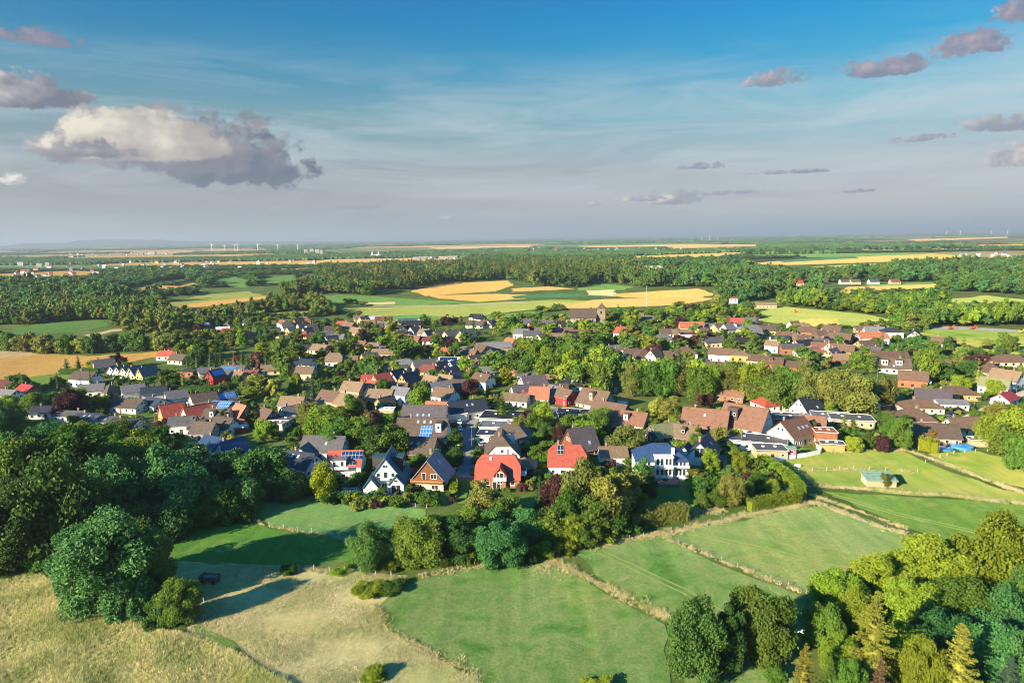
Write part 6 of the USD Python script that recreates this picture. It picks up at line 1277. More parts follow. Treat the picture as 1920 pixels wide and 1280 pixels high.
# the wood on the left
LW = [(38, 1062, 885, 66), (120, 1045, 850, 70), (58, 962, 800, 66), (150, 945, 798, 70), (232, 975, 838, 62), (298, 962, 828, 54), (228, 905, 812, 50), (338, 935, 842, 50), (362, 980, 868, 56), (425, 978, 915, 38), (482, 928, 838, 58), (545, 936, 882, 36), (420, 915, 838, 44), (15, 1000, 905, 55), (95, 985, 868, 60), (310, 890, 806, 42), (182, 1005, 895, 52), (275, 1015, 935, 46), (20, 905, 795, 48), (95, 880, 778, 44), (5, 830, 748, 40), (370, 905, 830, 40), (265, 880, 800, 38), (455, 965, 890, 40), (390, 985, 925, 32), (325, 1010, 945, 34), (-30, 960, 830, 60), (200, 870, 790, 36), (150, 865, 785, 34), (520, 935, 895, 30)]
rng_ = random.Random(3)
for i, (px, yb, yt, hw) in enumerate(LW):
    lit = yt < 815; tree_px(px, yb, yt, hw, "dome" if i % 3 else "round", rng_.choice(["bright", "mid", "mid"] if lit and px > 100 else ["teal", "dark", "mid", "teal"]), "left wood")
for a in [(128, 782, 725, 24, "dome", "copper", "left gardens", "dark copper beech behind the navy bungalow"), (155, 775, 738, 22, "dome", "dark", "left gardens", None), (188, 775, 738, 18, "dome", "mid", "left gardens", None), (35, 735, 698, 20, "dome", "dark", "left gardens", "dark round tree by the wheat field's lower edge"), (60, 770, 735, 22, "dome", "mid", "left gardens", None), (95, 760, 730, 16, "oval", "mid", "left gardens", None), (225, 690, 660, 16, "dome", "copper", "left gardens", "copper beech before the wheat field"), (148, 692, 666, 10, "spruce", "spruce", "left gardens", "pine with loose branches before the wheat"), (125, 694, 672, 11, "fir", "blue", "left gardens", "blue-green conifer at the hedge's left end"), (172, 692, 672, 9, "dome", "bright", "left gardens", None), (240, 693, 676, 12, "dome", "mid", "left gardens", None), (425, 805, 762, 11, "column", "dark", "left gardens", "dark column tree before the brown roofs"), (475, 795, 768, 14, "oval", "olive", "left gardens", None), (585, 780, 753, 15, "dome", "olive", "left gardens", None), (500, 820, 785, 26, "dome", "bright", "left gardens", None), (140, 800, 775, 14, "dome", "dark", "left gardens", None), (310, 800, 783, 14, "dome", "copper", "left gardens", "copper shrub-tree under the first red roof"), (225, 815, 786, 28, "dome", "mid", "left gardens", None), (270, 815, 778, 14, "fir", "blue", "left gardens", None), (300, 830, 796, 22, "dome", "dark", "left gardens", None), (60, 825, 785, 28, "dome", "mid", "left gardens", None), (20, 800, 755, 30, "dome", "mid", "left gardens", None), (10, 770, 740, 20, "dome", "bright", "left gardens", None), (360, 745, 722, 10, "spruce", "spruce", "left gardens", None), (395, 748, 720, 8, "fir", "spruce", "left gardens", None), (430, 748, 718, 7, "fir", "spruce", "left gardens", None), (412, 746, 722, 8, "fir", "spruce", "left gardens", None), (345, 730, 692, 14, "spruce", "olive", "left gardens", None), (500, 740, 702, 26, "willow", "willow", "left gardens", "large pale willow above the green clearing"), (515, 742, 708, 16, "willow", "willow", "left gardens", "paler front willow with drooping crown"), (553, 735, 698, 15, "dome", "bright", "left gardens", None), (587, 752, 708, 15, "spruce", "blue", "left gardens", "big blue spruce in the middle gardens"), (475, 722, 700, 16, "dome", "willow", "left gardens", None),
          (485, 690, 656, 16, "dome", "dry", "middle park", "reddish-brown withered tree in the park of conifers"), (398, 660, 634, 14, "dome", "lime", "middle park", None), (440, 690, 660, 12, "spruce", "dry", "middle park", "brown half-dead spruce in the park of conifers"), (530, 700, 664, 18, "oval", "olive", "middle park", None), (352, 692, 664, 10, "spruce", "spruce", "middle park", None), (370, 692, 656, 10, "spruce", "spruce", "middle park", None), (395, 694, 655, 11, "spruce", "spruce", "middle park", None), (415, 692, 655, 11, "spruce", "spruce", "middle park", None), (455, 694, 655, 11, "spruce", "spruce", "middle park", None), (500, 695, 662, 10, "spruce", "spruce", "middle park", None), (465, 696, 662, 9, "fir", "spruce", "middle park", None),
          (785, 772, 724, 26, "dome", "bright", "middle gardens", "large bright tree behind the purple-grey roof"), (880, 748, 708, 19, "dome", "copper", "middle gardens", "dark copper tree before the white-gabled house"), (895, 770, 738, 24, "dome", "bright", "middle gardens", None), (942, 790, 738, 24, "spruce", "mid", "middle gardens", "tall loose conifer behind the black flat roof"), (1020, 800, 752, 24, "dome", "bright", "middle gardens", "bright tree behind the copper tree"), (1050, 836, 790, 18, "dome", "copper", "middle gardens", "dark purple-leaved tree left of the purple-grey house"), (1038, 812, 800, 9, "bush", "gold", "middle gardens", "golden yellow shrub beside the dark purple tree"), (1100, 830, 786, 32, "dome", "bright", "middle gardens", "broad bright tree behind the purple-grey house"), (1175, 850, 796, 34, "dome", "olive", "middle gardens", "sunlit olive tree behind the villa"), (1255, 800, 738, 24, "oval", "willow", "middle gardens", "tall yellowish birch before the tree belt"), (1232, 790, 745, 20, "dome", "willow", "middle gardens", None), (1307, 770, 730, 13, "fir", "dry", "middle gardens", "pinkish brown withered conifer under the tree belt"), (1325, 765, 736, 14, "dome", "copper", "middle gardens", None), (1290, 800, 768, 18, "dome", "mid", "middle gardens", None), (1358, 795, 762, 20, "dome", "bright", "middle gardens", None), (1308, 836, 792, 9, "column", "bright", "middle gardens", "slim bright cypress beside the navy-roofed house"), (1345, 836, 798, 18, "dome", "olive", "middle gardens", None), (1378, 828, 800, 12, "dome", "willow", "middle gardens", None), (975, 815, 775, 14, "oval", "olive", "middle gardens", None), (1000, 815, 770, 18, "dome", "mid", "middle gardens", None), (985, 800, 765, 14, "dome", "copper", "middle gardens", None), (948, 724, 683, 11, "oval", "lime", "middle gardens", "tall yellow-green poplar before the wood"), (697, 800, 762, 18, "oval", "dry", "middle gardens", "pale brown withered tree in the middle gardens"), (585, 785, 755, 14, "oval", "bright", "middle gardens", None),
          (1582, 808, 776, 9, "fir", "olive", "right gardens", "dark pointed conifer between the flat roofs"), (1600, 820, 778, 11, "spruce", "mid", "right gardens", "green spruce right of the pointed conifer"), (1555, 778, 753, 9, "oval", "lime", "right gardens", "small yellow-green tree right of navy roof"), (1600, 846, 816, 18, "dome", "bright", "right gardens", None), (1628, 840, 808, 14, "dome", "mid", "right gardens", None), (1655, 846, 814, 14, "dome", "copper", "right gardens", "dark copper tree at the paddock's upper fence"), (1688, 842, 772, 24, "oval", "mid", "right gardens", "tall grey-green tree at the top of the paddock"), (1745, 832, 798, 8, "column", "gold", "right gardens", "golden yellow upright tree before the dark roof"), (1712, 838, 814, 9, "fir", "lime", "right gardens", "bright yellow-green cone at the hedge"), (1662, 765, 694, 18, "oval", "olive", "right gardens", "tall loose tree by the black roof"), (1740, 715, 655, 22, "dome", "bright", "right gardens", "tall bright tree behind the brick house"), (1770, 715, 670, 16, "oval", "mid", "right gardens", None), (1828, 700, 658, 26, "dome", "copper", "right gardens", "large dark red copper beech"), (1832, 722, 672, 12, "spruce", "olive", "right gardens", None), (1863, 740, 708, 18, "dome", "bright", "right gardens", None), (1800, 735, 700, 20, "dome", "bright", "right gardens", None), (1805, 668, 632, 13, "spruce", "olive", "right gardens", None), (1722, 655, 628, 20, "dome", "dark", "right gardens", None), (1880, 652, 620, 13, "dome", "mid", "right gardens", "lone round tree on the green paddock edge"), (1850, 650, 632, 10, "dome", "willow", "right gardens", None), (1725, 617, 587, 19, "dome", "mid", "right gardens", "large free-standing tree at the country road"), (1402, 584, 560, 13, "dome", "dark", "right gardens", "dark round tree alone on the light meadow"), (1612, 690, 656, 24, "dome", "mid", "right gardens", None), (1590, 710, 672, 14, "spruce", "spruce", "right gardens", None), (1635, 700, 664, 20, "spruce", "mid", "right gardens", None),
          (1868, 800, 752, 28, "round", "olive", "right grove", None), (1905, 845, 762, 38, "dome", "bright", "right grove", None), (1850, 835, 778, 28, "dome", "bright", "right grove", None), (1880, 850, 795, 30, "dome", "mid", "right grove", None), (1915, 880, 810, 34, "dome", "mid", "right grove", None), (1890, 790, 756, 22, "dome", "bright", "right grove", None), (1835, 800, 765, 18, "dome", "mid", "right grove", None), (1930, 800, 745, 24, "dome", "mid", "right grove", None)]:
    tree_px(*a[:7], label=a[7])
# the belt of trees through the village
mixb = [("dome", "mid"), ("dome", "bright"), ("round", "bright"), ("oval", "mid"), ("dome", "mid"), ("round", "olive")]
row([(925, 702), (1010, 712), (1100, 732), (1180, 742)], 12, "tree belt", mixb, 21, (13, 17), (5, 6.6)); row([(1190, 742), (1300, 748), (1420, 752), (1520, 768), (1610, 776)], 17, "tree belt", mixb, 22, (15, 19), (6, 8))
row([(930, 690), (1010, 690), (1100, 715)], 9, "tree belt", mixb, 23, (13, 17), (5, 6.6)); row([(1110, 715), (1220, 722), (1330, 732), (1450, 740), (1560, 752), (1610, 762)], 17, "tree belt", mixb, 24, (13, 17), (5.5, 7)); row([(970, 674), (1050, 672), (1110, 684), (1150, 700)], 8, "tree belt", mixb, 25, (13, 16), (5.5, 7.5)); row([(1200, 738), (1330, 742), (1460, 752), (1590, 772)], 12, "tree belt", mixb, 26, (9, 14), (5, 6.5))
row([(-40, 655), (60, 660), (150, 663), (250, 658), (350, 654), (395, 648)], 26, "riverside row", [("dome", "olive"), ("dome", "mid"), ("round", "willow"), ("dome", "dark")], 27, (12, 16), (6, 8)); 
FARG = []
# gardens
GM = [("dome", "mid"), ("dome", "mid"), ("round", "bright"), ("dome", "olive"), ("oval", "mid"), ("dome", "dark"), ("spruce", "spruce"), ("dome", "mid"), ("bush", "mid"), ("bush", "bright")]
for pts, n, zone, hr in (([(560, 770), (760, 775), (740, 860), (600, 850)], 14, "front gardens", (7, 11)), ([(900, 850), (1070, 812), (1060, 870), (1000, 880)], 9, "street gardens", (5, 9)), ([(890, 800), (1060, 770), (1200, 790), (1180, 850), (1060, 830)], 10, "street gardens", (6, 10)), ([(1180, 790), (1400, 790), (1420, 830), (1250, 850)], 8, "street gardens", (5, 9)), ([(1440, 790), (1700, 790), (1700, 845), (1560, 845)], 10, "right gardens", (5, 9)),
        ([(280, 715), (560, 715), (560, 760), (430, 790), (300, 760)], 14, "left gardens", (6, 10)), ([(100, 715), (300, 715), (290, 790), (100, 790)], 10, "left gardens", (5, 9)), ([(320, 640), (640, 640), (660, 700), (560, 710), (320, 700)], 30, "middle park", (10, 15)), ([(320, 600), (560, 596), (560, 640), (320, 645)], 16, "upper left gardens", (9, 13)), ([(640, 680), (900, 670), (900, 740), (640, 760)], 20, "middle gardens", (7, 12)), ([(560, 610), (900, 605), (900, 670), (600, 680)], 26, "old village", (8, 13)), ([(900, 605), (1200, 600), (1200, 650), (960, 665)], 26, "church gardens", (9, 14)),
        ([(1150, 590), (1420, 592), (1420, 690), (1180, 690)], 30, "terrace gardens", (8, 13)), ([(1420, 620), (1700, 640), (1700, 700), (1500, 700)], 12, "terrace gardens", (6, 10)), ([(1640, 650), (1920, 660), (1920, 740), (1700, 770)], 18, "right gardens", (8, 12)), ([(1240, 585), (1380, 578), (1400, 596), (1250, 600)], 9, "orchard", (7, 10))):
    if zone in ("upper left gardens", "old village", "church gardens", "terrace gardens", "orchard"): FARG.append((pts, int(n * 2.6), hr))
    else: scatter(pts, n, zone, GM, sum(p[0] + p[1] for p in pts), hr)
def garden_trees():
    """Trees of the far gardens, past what one can count: one object."""
    rng = random.Random(99); pi = UsdGeom.PointInstancer.Define(stage, path_for("garden_trees")); tag(pi.GetPrim(), "many small garden trees between the far roofs", "trees", None, "stuff"); protos, pos, sc, ids, ors = [], [], [], [], []
    for i, (ti, sh) in enumerate((("mid", "round"), ("mid", "oval"), ("bright", "round"), ("olive", "dome"), ("dark", "dome"), ("copper", "round"), ("bright", "oval"), ("mid", "dome"))):
        q = f"{pi.GetPath()}/crown_{i:03d}"; usdkit.mesh(stage, q, crown_mesh(300 + i, 4.8, .6, 14, 18, 900, 1.1, sh, .84, 1), leaf_mat(ti, LEAF[ti])); protos.append(q)
    q = f"{pi.GetPath()}/crown_008"; usdkit.mesh(stage, q, spruce_mesh(9, 16, 3.2, 12, 6, 8, 1.0), leaf_mat("spruce", LEAF["spruce"])); protos.append(q)
    mine = []
    for pts, n, hr in FARG:
        P = px_poly(pts); x0, y0, x1, y1 = P.bounds; k = tries = 0
        while k < n and tries < 4000:
            tries += 1; x, y = rng.uniform(x0, x1), rng.uniform(y0, y1); i = rng.choice([0, 0, 1, 1, 2, 3, 3, 4, 5, 6, 7, 7, 8]); h = rng.uniform(*hr) * rng.choice([.6, .8, 1, 1, 1]); r = h * rng.uniform(.40, .56)
            if not P.contains(Point(x, y)) or not free(x, y, r * .5, BUILT) or not free(x, y, r * .55, mine): continue
            mine.append((x, y, r * .5)); pos.append((x, y, float(height(x, y)))); sc.append((r / 4.8, r / 4.8, h / 14)); ids.append(i); a = rng.uniform(0, 3.1); ors.append(Gf.Quath(math.cos(a), 0, 0, math.sin(a))); k += 1
    pi.CreatePrototypesRel().SetTargets(protos); pi.CreatePositionsAttr(Vt.Vec3fArray.FromNumpy(np.array(pos, 'f4'))); pi.CreateProtoIndicesAttr(Vt.IntArray.FromNumpy(np.array(ids, 'i4'))); pi.CreateScalesAttr(Vt.Vec3fArray.FromNumpy(np.array(sc, 'f4'))); pi.CreateOrientationsAttr(Vt.QuathArray(ors))
garden_trees()
def shrubs():
    rng = random.Random(41); pi = UsdGeom.PointInstancer.Define(stage, path_for("garden_shrubs")); tag(pi.GetPrim(), "low shrubs and bushes filling the village gardens", "shrubs", None, "stuff"); protos, pos, sc, ids, ors = [], [], [], [], []
    for i, ti in enumerate(("mid", "bright", "dark", "olive", "mid", "copper", "willow")):
        q = f"{pi.GetPath()}/bush_{i:03d}"; usdkit.mesh(stage, q, crown_mesh(500 + i, 1.6, -.2, 2.6, 9, 420, .42, "dome", .76, 1), leaf_mat(ti, LEAF[ti])); protos.append(q)
    roads = [Polygon([to_world(*p) for p in r]).buffer(1.0) for r in ([(860, 945), (888, 945), (884, 850), (886, 815), (893, 790), (893, 775), (862, 778), (868, 815), (862, 850)], [(1020, 758), (1060, 768), (1125, 782), (1120, 790), (1050, 780), (1015, 768)], [(1690, 838), (1760, 800), (1830, 770), (1920, 732), (1920, 742), (1850, 772), (1780, 806), (1720, 842)], [(1360, 838), (1400, 822), (1440, 812), (1420, 806), (1370, 822), (1340, 834)], [(1195, 915), (1300, 915), (1350, 950), (1215, 945)])]
    for pts, n in (([(540, 870), (860, 880), (860, 800), (700, 760), (540, 790)], 230), ([(885, 940), (1190, 890), (1200, 800), (890, 800)], 260), ([(1180, 880), (1440, 850), (1440, 780), (1190, 780)], 160), ([(1440, 845), (1720, 838), (1800, 850), (1920, 760), (1920, 660), (1680, 640), (1700, 780), (1440, 780)], 330), ([(60, 800), (540, 840), (580, 740), (300, 690), (60, 725)], 330), ([(560, 780), (900, 780), (1180, 745), (920, 690), (640, 660), (560, 690)], 420), ([(320, 690), (640, 690), (900, 665), (1200, 660), (1200, 612), (640, 605), (320, 620)], 520), ([(1150, 690), (1420, 700), (1700, 700), (1700, 630), (1420, 605), (1180, 600)], 420), ([(680, 960), (860, 945), (860, 900), (560, 900), (560, 930)], 60), ([(1290, 950), (1480, 925), (1420, 880), (1300, 890)], 60)):
        P = px_poly(pts); x0, y0, x1, y1 = P.bounds; k = tries = 0
        while k < n and tries < 9000:
            tries += 1; x, y = rng.uniform(x0, x1), rng.uniform(y0, y1); h = rng.uniform(1.0, 3.4) * rng.choice([.7, 1, 1, 1.3]); r = h * rng.uniform(.5, .95)
            if not P.contains(Point(x, y)) or not free(x, y, r * .6, BUILT) or any(q.contains(Point(x, y)) for q in roads): continue
            pos.append((x, y, float(height(x, y)))); sc.append((r / 1.7, r / 1.7, h / 2.7)); ids.append(rng.choice([0, 0, 0, 1, 2, 2, 3, 4, 4, 5, 6])); a = rng.uniform(0, 3.1); ors.append(Gf.Quath(math.cos(a), 0, 0, math.sin(a))); k += 1
    pi.CreatePrototypesRel().SetTargets(protos); pi.CreatePositionsAttr(Vt.Vec3fArray.FromNumpy(np.array(pos, 'f4'))); pi.CreateProtoIndicesAttr(Vt.IntArray.FromNumpy(np.array(ids, 'i4'))); pi.CreateScalesAttr(Vt.Vec3fArray.FromNumpy(np.array(sc, 'f4'))); pi.CreateOrientationsAttr(Vt.QuathArray(ors))
shrubs()
# hedges
hedge([(1498, 940), (1497, 925), (1470, 898), (1425, 868)], 3.4, 3.2, "bright", "tall clipped bright hedge on the right of the villa's garden", 1); hedge([(1498, 942), (1450, 950), (1405, 958)], 3.0, 3.2, "bright", "tall clipped hedge front at the villa's garden", 2); hedge([(1180, 990), (1230, 980), (1285, 972)], 4.0, 4.2, "olive", "broad rough hedge below the villa's lawn", 3)
hedge([(680, 940), (755, 945)], 1.6, 1.8, "mid", "low hedge before the blue-grey gabled house", 4); hedge([(676, 905), (690, 880)], 2.0, 2.6, "mid", "hedge between the solar house and gabled house", 5); hedge([(112, 702), (185, 700)], 3.0, 3.0, "dark", "long clipped hedge at the wheat field", 6); hedge([(1722, 842), (1745, 846), (1752, 850)], 3.0, 4.5, "lime", "bright yellow-green hedge left of the pools", 7); hedge([(765, 935), (775, 900)], 1.4, 2.4, "mid", "narrow tall hedge between gabled house and chalet", 8); hedge([(600, 935), (640, 938), (672, 936)], 2.2, 2.4, "dark", "dark hedge round the swimming pool", 9); hedge([(850, 930), (853, 905)], 2.0, 2.2, "bright", "clipped hedge right of the chalet", 10); hedge([(675, 880), (700, 872), (740, 880), (770, 880)], 2.0, 2.4, "mid", "hedge behind the blue-grey gabled house", 11); hedge([(1265, 845), (1300, 838)], 3, 2.5, "bright", "hedge behind the villa's roof", 12)
hedge([(318, 738), (400, 740), (440, 732)], 5, 4.0, "dark", "dark broad hedge above the white houses", 13)
# woods that read as one mass
NW = 0
NW += wood("far_wood", [[(-120, 612), (150, 606), (300, 598), (318, 582), (200, 574), (-120, 584)]], 6.1, ["dark", "mid", "olive"], "dark wood at the left edge above the green field", 1, (13, 18))
NW += wood("far_wood", [[(210, 622), (330, 628), (420, 606), (560, 597), (640, 590), (610, 572), (520, 570), (400, 584), (300, 600), (225, 606)]], 6.1, ["mid", "olive"], "sunny wood right of the dark left wood", 2, (10, 14))
NW += wood("far_wood", [[(-140, 585), (180, 574), (320, 566), (230, 556), (-140, 566)], [(240, 560), (370, 553), (372, 547), (240, 553)], [(-140, 560), (200, 552), (225, 540), (-140, 545)]], 9.4, ["dark", "spruce", "teal", "mid"], "dark woods and poplars left of the orange fields", 3, (14, 22))
NW += wood("far_wood", [[(530, 558), (600, 550), (700, 556), (720, 548), (640, 538), (560, 535), (530, 545)], [(640, 572), (690, 568), (700, 572), (660, 576)]], 7.9, ["dark", "mid", "olive"], "dark clump of trees below the forest's left end", 4, (12, 17))
NW += wood("forest", [[(578, 530), (700, 545), (770, 543), (830, 530), (950, 524), (1000, 532), (1000, 542), (1080, 540), (1120, 530), (1190, 536), (1240, 540), (1230, 520), (1150, 502), (1000, 496), (800, 503), (640, 513)]], 10.1, ["spruce", "mid", "olive"], "large conifer forest across the middle distance", 5, (17, 24), True)
NW += wood("far_wood", [[(1310, 562), (1400, 545), (1530, 545), (1545, 556), (1480, 552), (1400, 566)], [(1190, 538), (1360, 538), (1420, 528), (1560, 530), (1560, 520), (1420, 512), (1240, 516)]], 9.4, ["dark", "spruce", "teal", "mid"], "belt of woods behind the wheat fields on the right", 6, (13, 18))
NW += wood("far_wood", [[(1560, 586), (1640, 596), (1700, 606), (1740, 612), (1900, 612), (1990, 614), (1990, 582), (1800, 580), (1600, 556), (1480, 562), (1450, 570)]], 6.5, ["mid", "dark", "bright"], "thick wood behind the country road on the right", 7, (13, 18))
NW += wood("far_wood", [[(1480, 618), (1520, 618), (1640, 616), (1720, 624), (1700, 612), (1640, 605), (1570, 614)]], 6.5, ["mid", "olive"], "sunlit tree strip between terraces and country road", 8, (8, 12))
NW += wood("far_wood", [[(1590, 560), (1760, 556), (1770, 545), (1900, 552), (1990, 550), (1990, 520), (1780, 528), (1720, 520), (1560, 524), (1560, 530), (1770, 527), (1770, 548), (1600, 555)], [(1400, 530), (1560, 514), (1700, 500), (1990, 490), (1990, 518), (1760, 520), (1560, 530)]], 10.1, ["dark", "spruce", "teal", "mid"], "rolling woods on the right behind the hamlet", 9, (12, 18))
NW += wood("far_wood", [[(1262, 600), (1380, 590), (1390, 585), (1290, 586)], [(1100, 590), (1240, 590), (1240, 596), (1150, 604), (1100, 600)], [(1262, 582), (1400, 576), (1400, 572), (1262, 578)]], 6.5, ["mid", "olive"], "trees between the church and the wheat fields", 10, (9, 13))
NW += wood("far_wood", [[(786, 592), (846, 588), (850, 582), (800, 584)], [(655, 600), (745, 594), (745, 589), (660, 592)], [(960, 590), (1060, 582), (1060, 578), (1010, 582)], [(800, 553), (838, 551), (838, 548), (802, 549)]], 5.8, ["mid", "dark", "bright"], "copses in the light meadow behind the village", 11, (9, 14))
NW += wood("far_wood", [[(-200, 545), (200, 545), (370, 520), (600, 512), (590, 500), (330, 498), (200, 505), (-200, 505)], [(240, 545), (530, 535), (580, 520), (380, 520)]], 14.9, ["dark", "spruce", "teal", "mid"], "loose woods round the left town", 12, (11, 16))
NW += wood("far_wood", [[(960, 500), (1190, 505), (1400, 508), (1400, 495), (1350, 486), (1180, 488), (1000, 488), (900, 492)], [(1350, 487), (1480, 484), (1700, 474), (1990, 468), (1990, 462), (1500, 470), (1400, 474)], [(600, 505), (960, 494), (960, 486), (600, 492)]], 16.1, ["dark", "spruce", "teal", "mid"], "dark forest band behind the middle forest", 13, (15, 22))
# farthest woods and hedgerows of the plain
rng = np.random.default_rng(77); n = 26000; yy = 1 / rng.uniform(1 / 30000, 1 / 2600, n); aa = rng.uniform(-.75, .75, n); xx = yy * np.tan(aa)
k = meshkit.fbm(np.stack([xx / 900, yy / 2200, 0 * xx], 1)) if hasattr(meshkit, "fbm") else np.sin(xx / 500) * np.sin(yy / 1400)
ok = (k + rng.normal(0, .10, n)) > np.quantile(k, .64); xx, yy = xx[ok], yy[ok]
keep = np.ones(len(xx), bool)
for P in FIELD_POLYS:
    keep &= ~shapely.contains_xy(P.buffer(14), xx, yy)
    for k_ in (1.06, 1.12): keep &= ~shapely.contains_xy(P, xx * k_, yy * k_)
xx, yy = xx[keep], yy[keep]; mb = MB(); rg = np.random.default_rng(4)
def grove(seed):
    rg = np.random.default_rng(seed); mb = MB()
    for i in range(16): s = ICO[1]; v = s.vertices * (1 + .2 * rg.normal(size=(len(s.vertices), 1))); mb.add(np.array([rg.normal() * 26, rg.normal() * 14, 5.5]) + v * np.array([8, 8, 7]) * rg.uniform(.7, 1.3), s.faces)
    return mb.mesh()
sc = np.clip(yy / 7000, .8, 3.0)
instancer("far_grove", [grove(1), grove(2), grove(3)], np.stack([xx, yy, 0 * xx], 1), np.stack([sc, sc * .8, np.minimum(sc, 1.3)], 1), 5, "dark groves and hedgerows of the plain towards the horizon", "woods", [leaf_mat("dark", LEAF["dark"]), leaf_mat("spruce", LEAF["spruce"])])
# farthest houses
def far_house(wd, rf):
    return [(MB().box((0, 0, 3), (13, 10, 7)).mesh(), wall_mat(wd)), None]
rng = np.random.default_rng(8); P = []
for pts, n in (([(-60, 494), (300, 488), (560, 482), (620, 490), (560, 500), (300, 512), (-60, 535)], 110), ([(100, 478), (420, 470), (420, 474), (100, 484)], 60), ([(700, 480), (960, 478), (960, 486), (700, 490)], 20), ([(900, 468), (1300, 466), (1300, 470), (900, 474)], 40), ([(1190, 505), (1340, 508), (1340, 520), (1240, 520)], 36), ([(1780, 478), (1990, 470), (1990, 480), (1800, 490)], 10)):
    pl = px_poly(pts); x0, y0, x1, y1 = pl.bounds; k = 0
    while k < n:
        q = 1 / rng.uniform(1 / y1, 1 / y0), rng.uniform(x0, x1)
        if pl.contains(Point(q[1], q[0])): P.append((q[1], q[0], 0)); k += 1
hm = []
for rf in ("red", "grey", "white"):
    a = MB().box((0, 0, 3), (13, 10, 7)); b = MB().prism([(-5.6, 6), (5.6, 6), (0, 10)], -7, 7); hm.append((a, b, rf))
pi = UsdGeom.PointInstancer.Define(stage, path_for("distant_house")); tag(pi.GetPrim(), "tiny scattered houses of the far towns on the plain", "houses", None, "stuff"); prot = []
for i, (a, b, rf) in enumerate(hm):
    q = f"{pi.GetPath()}/house_{i:03d}"; UsdGeom.Xform.Define(stage, q); usdkit.mesh(stage, q + "/wall", a.mesh(), wall_mat("pale_block")); usdkit.mesh(stage, q + "/roof", b.mesh(), roof_mat(rf)); prot.append(q)
n = len(P); pi.CreatePrototypesRel().SetTargets(prot); pi.CreatePositionsAttr(Vt.Vec3fArray.FromNumpy(np.array(P, 'f4'))); pi.CreateProtoIndicesAttr(Vt.IntArray.FromNumpy(rng.integers(0, 3, n).astype('i4')))
sc = np.array([[1.2, 1.2, 1.5]] * n) * rng.uniform(.4, .8, (n, 1)); pi.CreateScalesAttr(Vt.Vec3fArray.FromNumpy(sc.astype('f4'))); pi.CreateOrientationsAttr(Vt.QuathArray([Gf.Quath(math.cos(t), 0, 0, math.sin(t)) for t in rng.uniform(-.6, .6, n)]))

# ------------------------------------------------------------------ standing grass: hay meadow, dry meadow, strips along the fences
def grass_mat(name, lo, hi):
    return usdkit.material(stage, '/World/Looks/' + name, {"oi": ("object_info", {}), "g": ("geometry", {}), "n": ("noise_texture", {"scale": .10, "detail": 5.0}), "ad": ("math", {"math_type": "multiply_add", "value2": .45, "value3": 0.0}), "a2": ("math", {"math_type": "multiply_add", "value2": 1.1, "value3": -.27}),
        "ad2": ("math", {"math_type": "add"}), "r": ("rgb_ramp", {"ramp": [(.15, lo), (.5, tuple((a + b) / 2 for a, b in zip(lo, hi))), (.85, hi)]}), "d": ("diffuse_bsdf", {}), "t": ("translucent_bsdf", {}), "m": ("mix_closure", {"fac": .3})},
        [("oi.random", "ad.value1"), ("oi.location", "n.vector"), ("n.fac", "a2.value1"), ("ad.value", "ad2.value1"), ("a2.result" if False else "a2.value", "ad2.value2"), ("ad2.value", "r.fac"), ("r.color", "d.color"), ("r.color", "t.color"), ("d.BSDF", "m.closure1"), ("t.BSDF", "m.closure2")], surface="m.closure")
G1 = grass_mat("hay_blades", (.28, .36, .09), (.84, .74, .42)); G2 = grass_mat("dry_blades", (.30, .35, .13), (.80, .71, .46)); G3 = grass_mat("straw_blades", (.34, .36, .14), (.74, .64, .38))
def fill(pts, n, seed):
    rng = np.random.default_rng(seed); P = px_poly(pts) if not isinstance(pts, Polygon) else pts; x0, y0, x1, y1 = P.bounds; out = np.zeros((0, 2))
    while len(out) < n:
        g = np.stack([rng.uniform(x0, x1, n), rng.uniform(y0, y1, n)], 1); out = np.vstack([out, g[shapely.contains_xy(P, g[:, 0], g[:, 1])]])
    out = out[:n]; return np.c_[out, height(out[:, 0], out[:, 1])]
def strip(lines, width, per, seed):
    rng = np.random.default_rng(seed); out = []
    for pts, w in lines:
        W = np.array([to_world(*p) for p in pts]); L = np.r_[0, np.cumsum(np.linalg.norm(np.diff(W, axis=0), axis=1))]; n = int(L[-1] * w * per); s = rng.uniform(0, L[-1], n)
        out.append(np.stack([np.interp(s, L, W[:, 0]), np.interp(s, L, W[:, 1])], 1) + rng.normal(0, w * .27, (n, 2)) * (1 + .35 * np.sin(s * .3))[:, None])
    out = np.vstack(out); return np.c_[out, height(out[:, 0], out[:, 1])]
hay = fill([(-60, 1054), (130, 1062), (190, 1142), (300, 1182), (378, 1194), (468, 1238), (556, 1292), (600, 1345), (-60, 1345)], 30000, 1); rg = np.random.default_rng(2)
cl = .75 + .35 * np.sin(hay[:, 0] * .35) * np.sin(hay[:, 1] * .27 + 1) + rg.normal(0, .12, len(hay)); cl = np.clip(cl, .3, 1.4)
instancer("tall_grass", [tuft_mesh(i, .85, .09, 12, .42) for i in range(4)], hay, np.stack([cl, cl, cl], 1), 3, "tall golden grass of the hay meadow", "grass", [G1])
dry = fill([(308, 1054), (420, 1055), (560, 1066), (660, 1072), (755, 1080), (735, 1108), (706, 1142), (718, 1184), (786, 1218), (895, 1278), (950, 1320), (560, 1320), (525, 1272), (432, 1216), (350, 1186), (380, 1130)], 26000, 4)
cl = np.clip(.5 + .4 * np.sin(dry[:, 0] * .22 + 2) * np.sin(dry[:, 1] * .31) + rg.normal(0, .12, len(dry)), .15, 1.1)
instancer("dry_grass", [tuft_mesh(10 + i, .5, .08, 11, .45) for i in range(4)], dry, np.stack([cl * 1.2, cl * 1.2, cl], 1), 6, "short dry grass of the mown meadow", "grass", [G2])
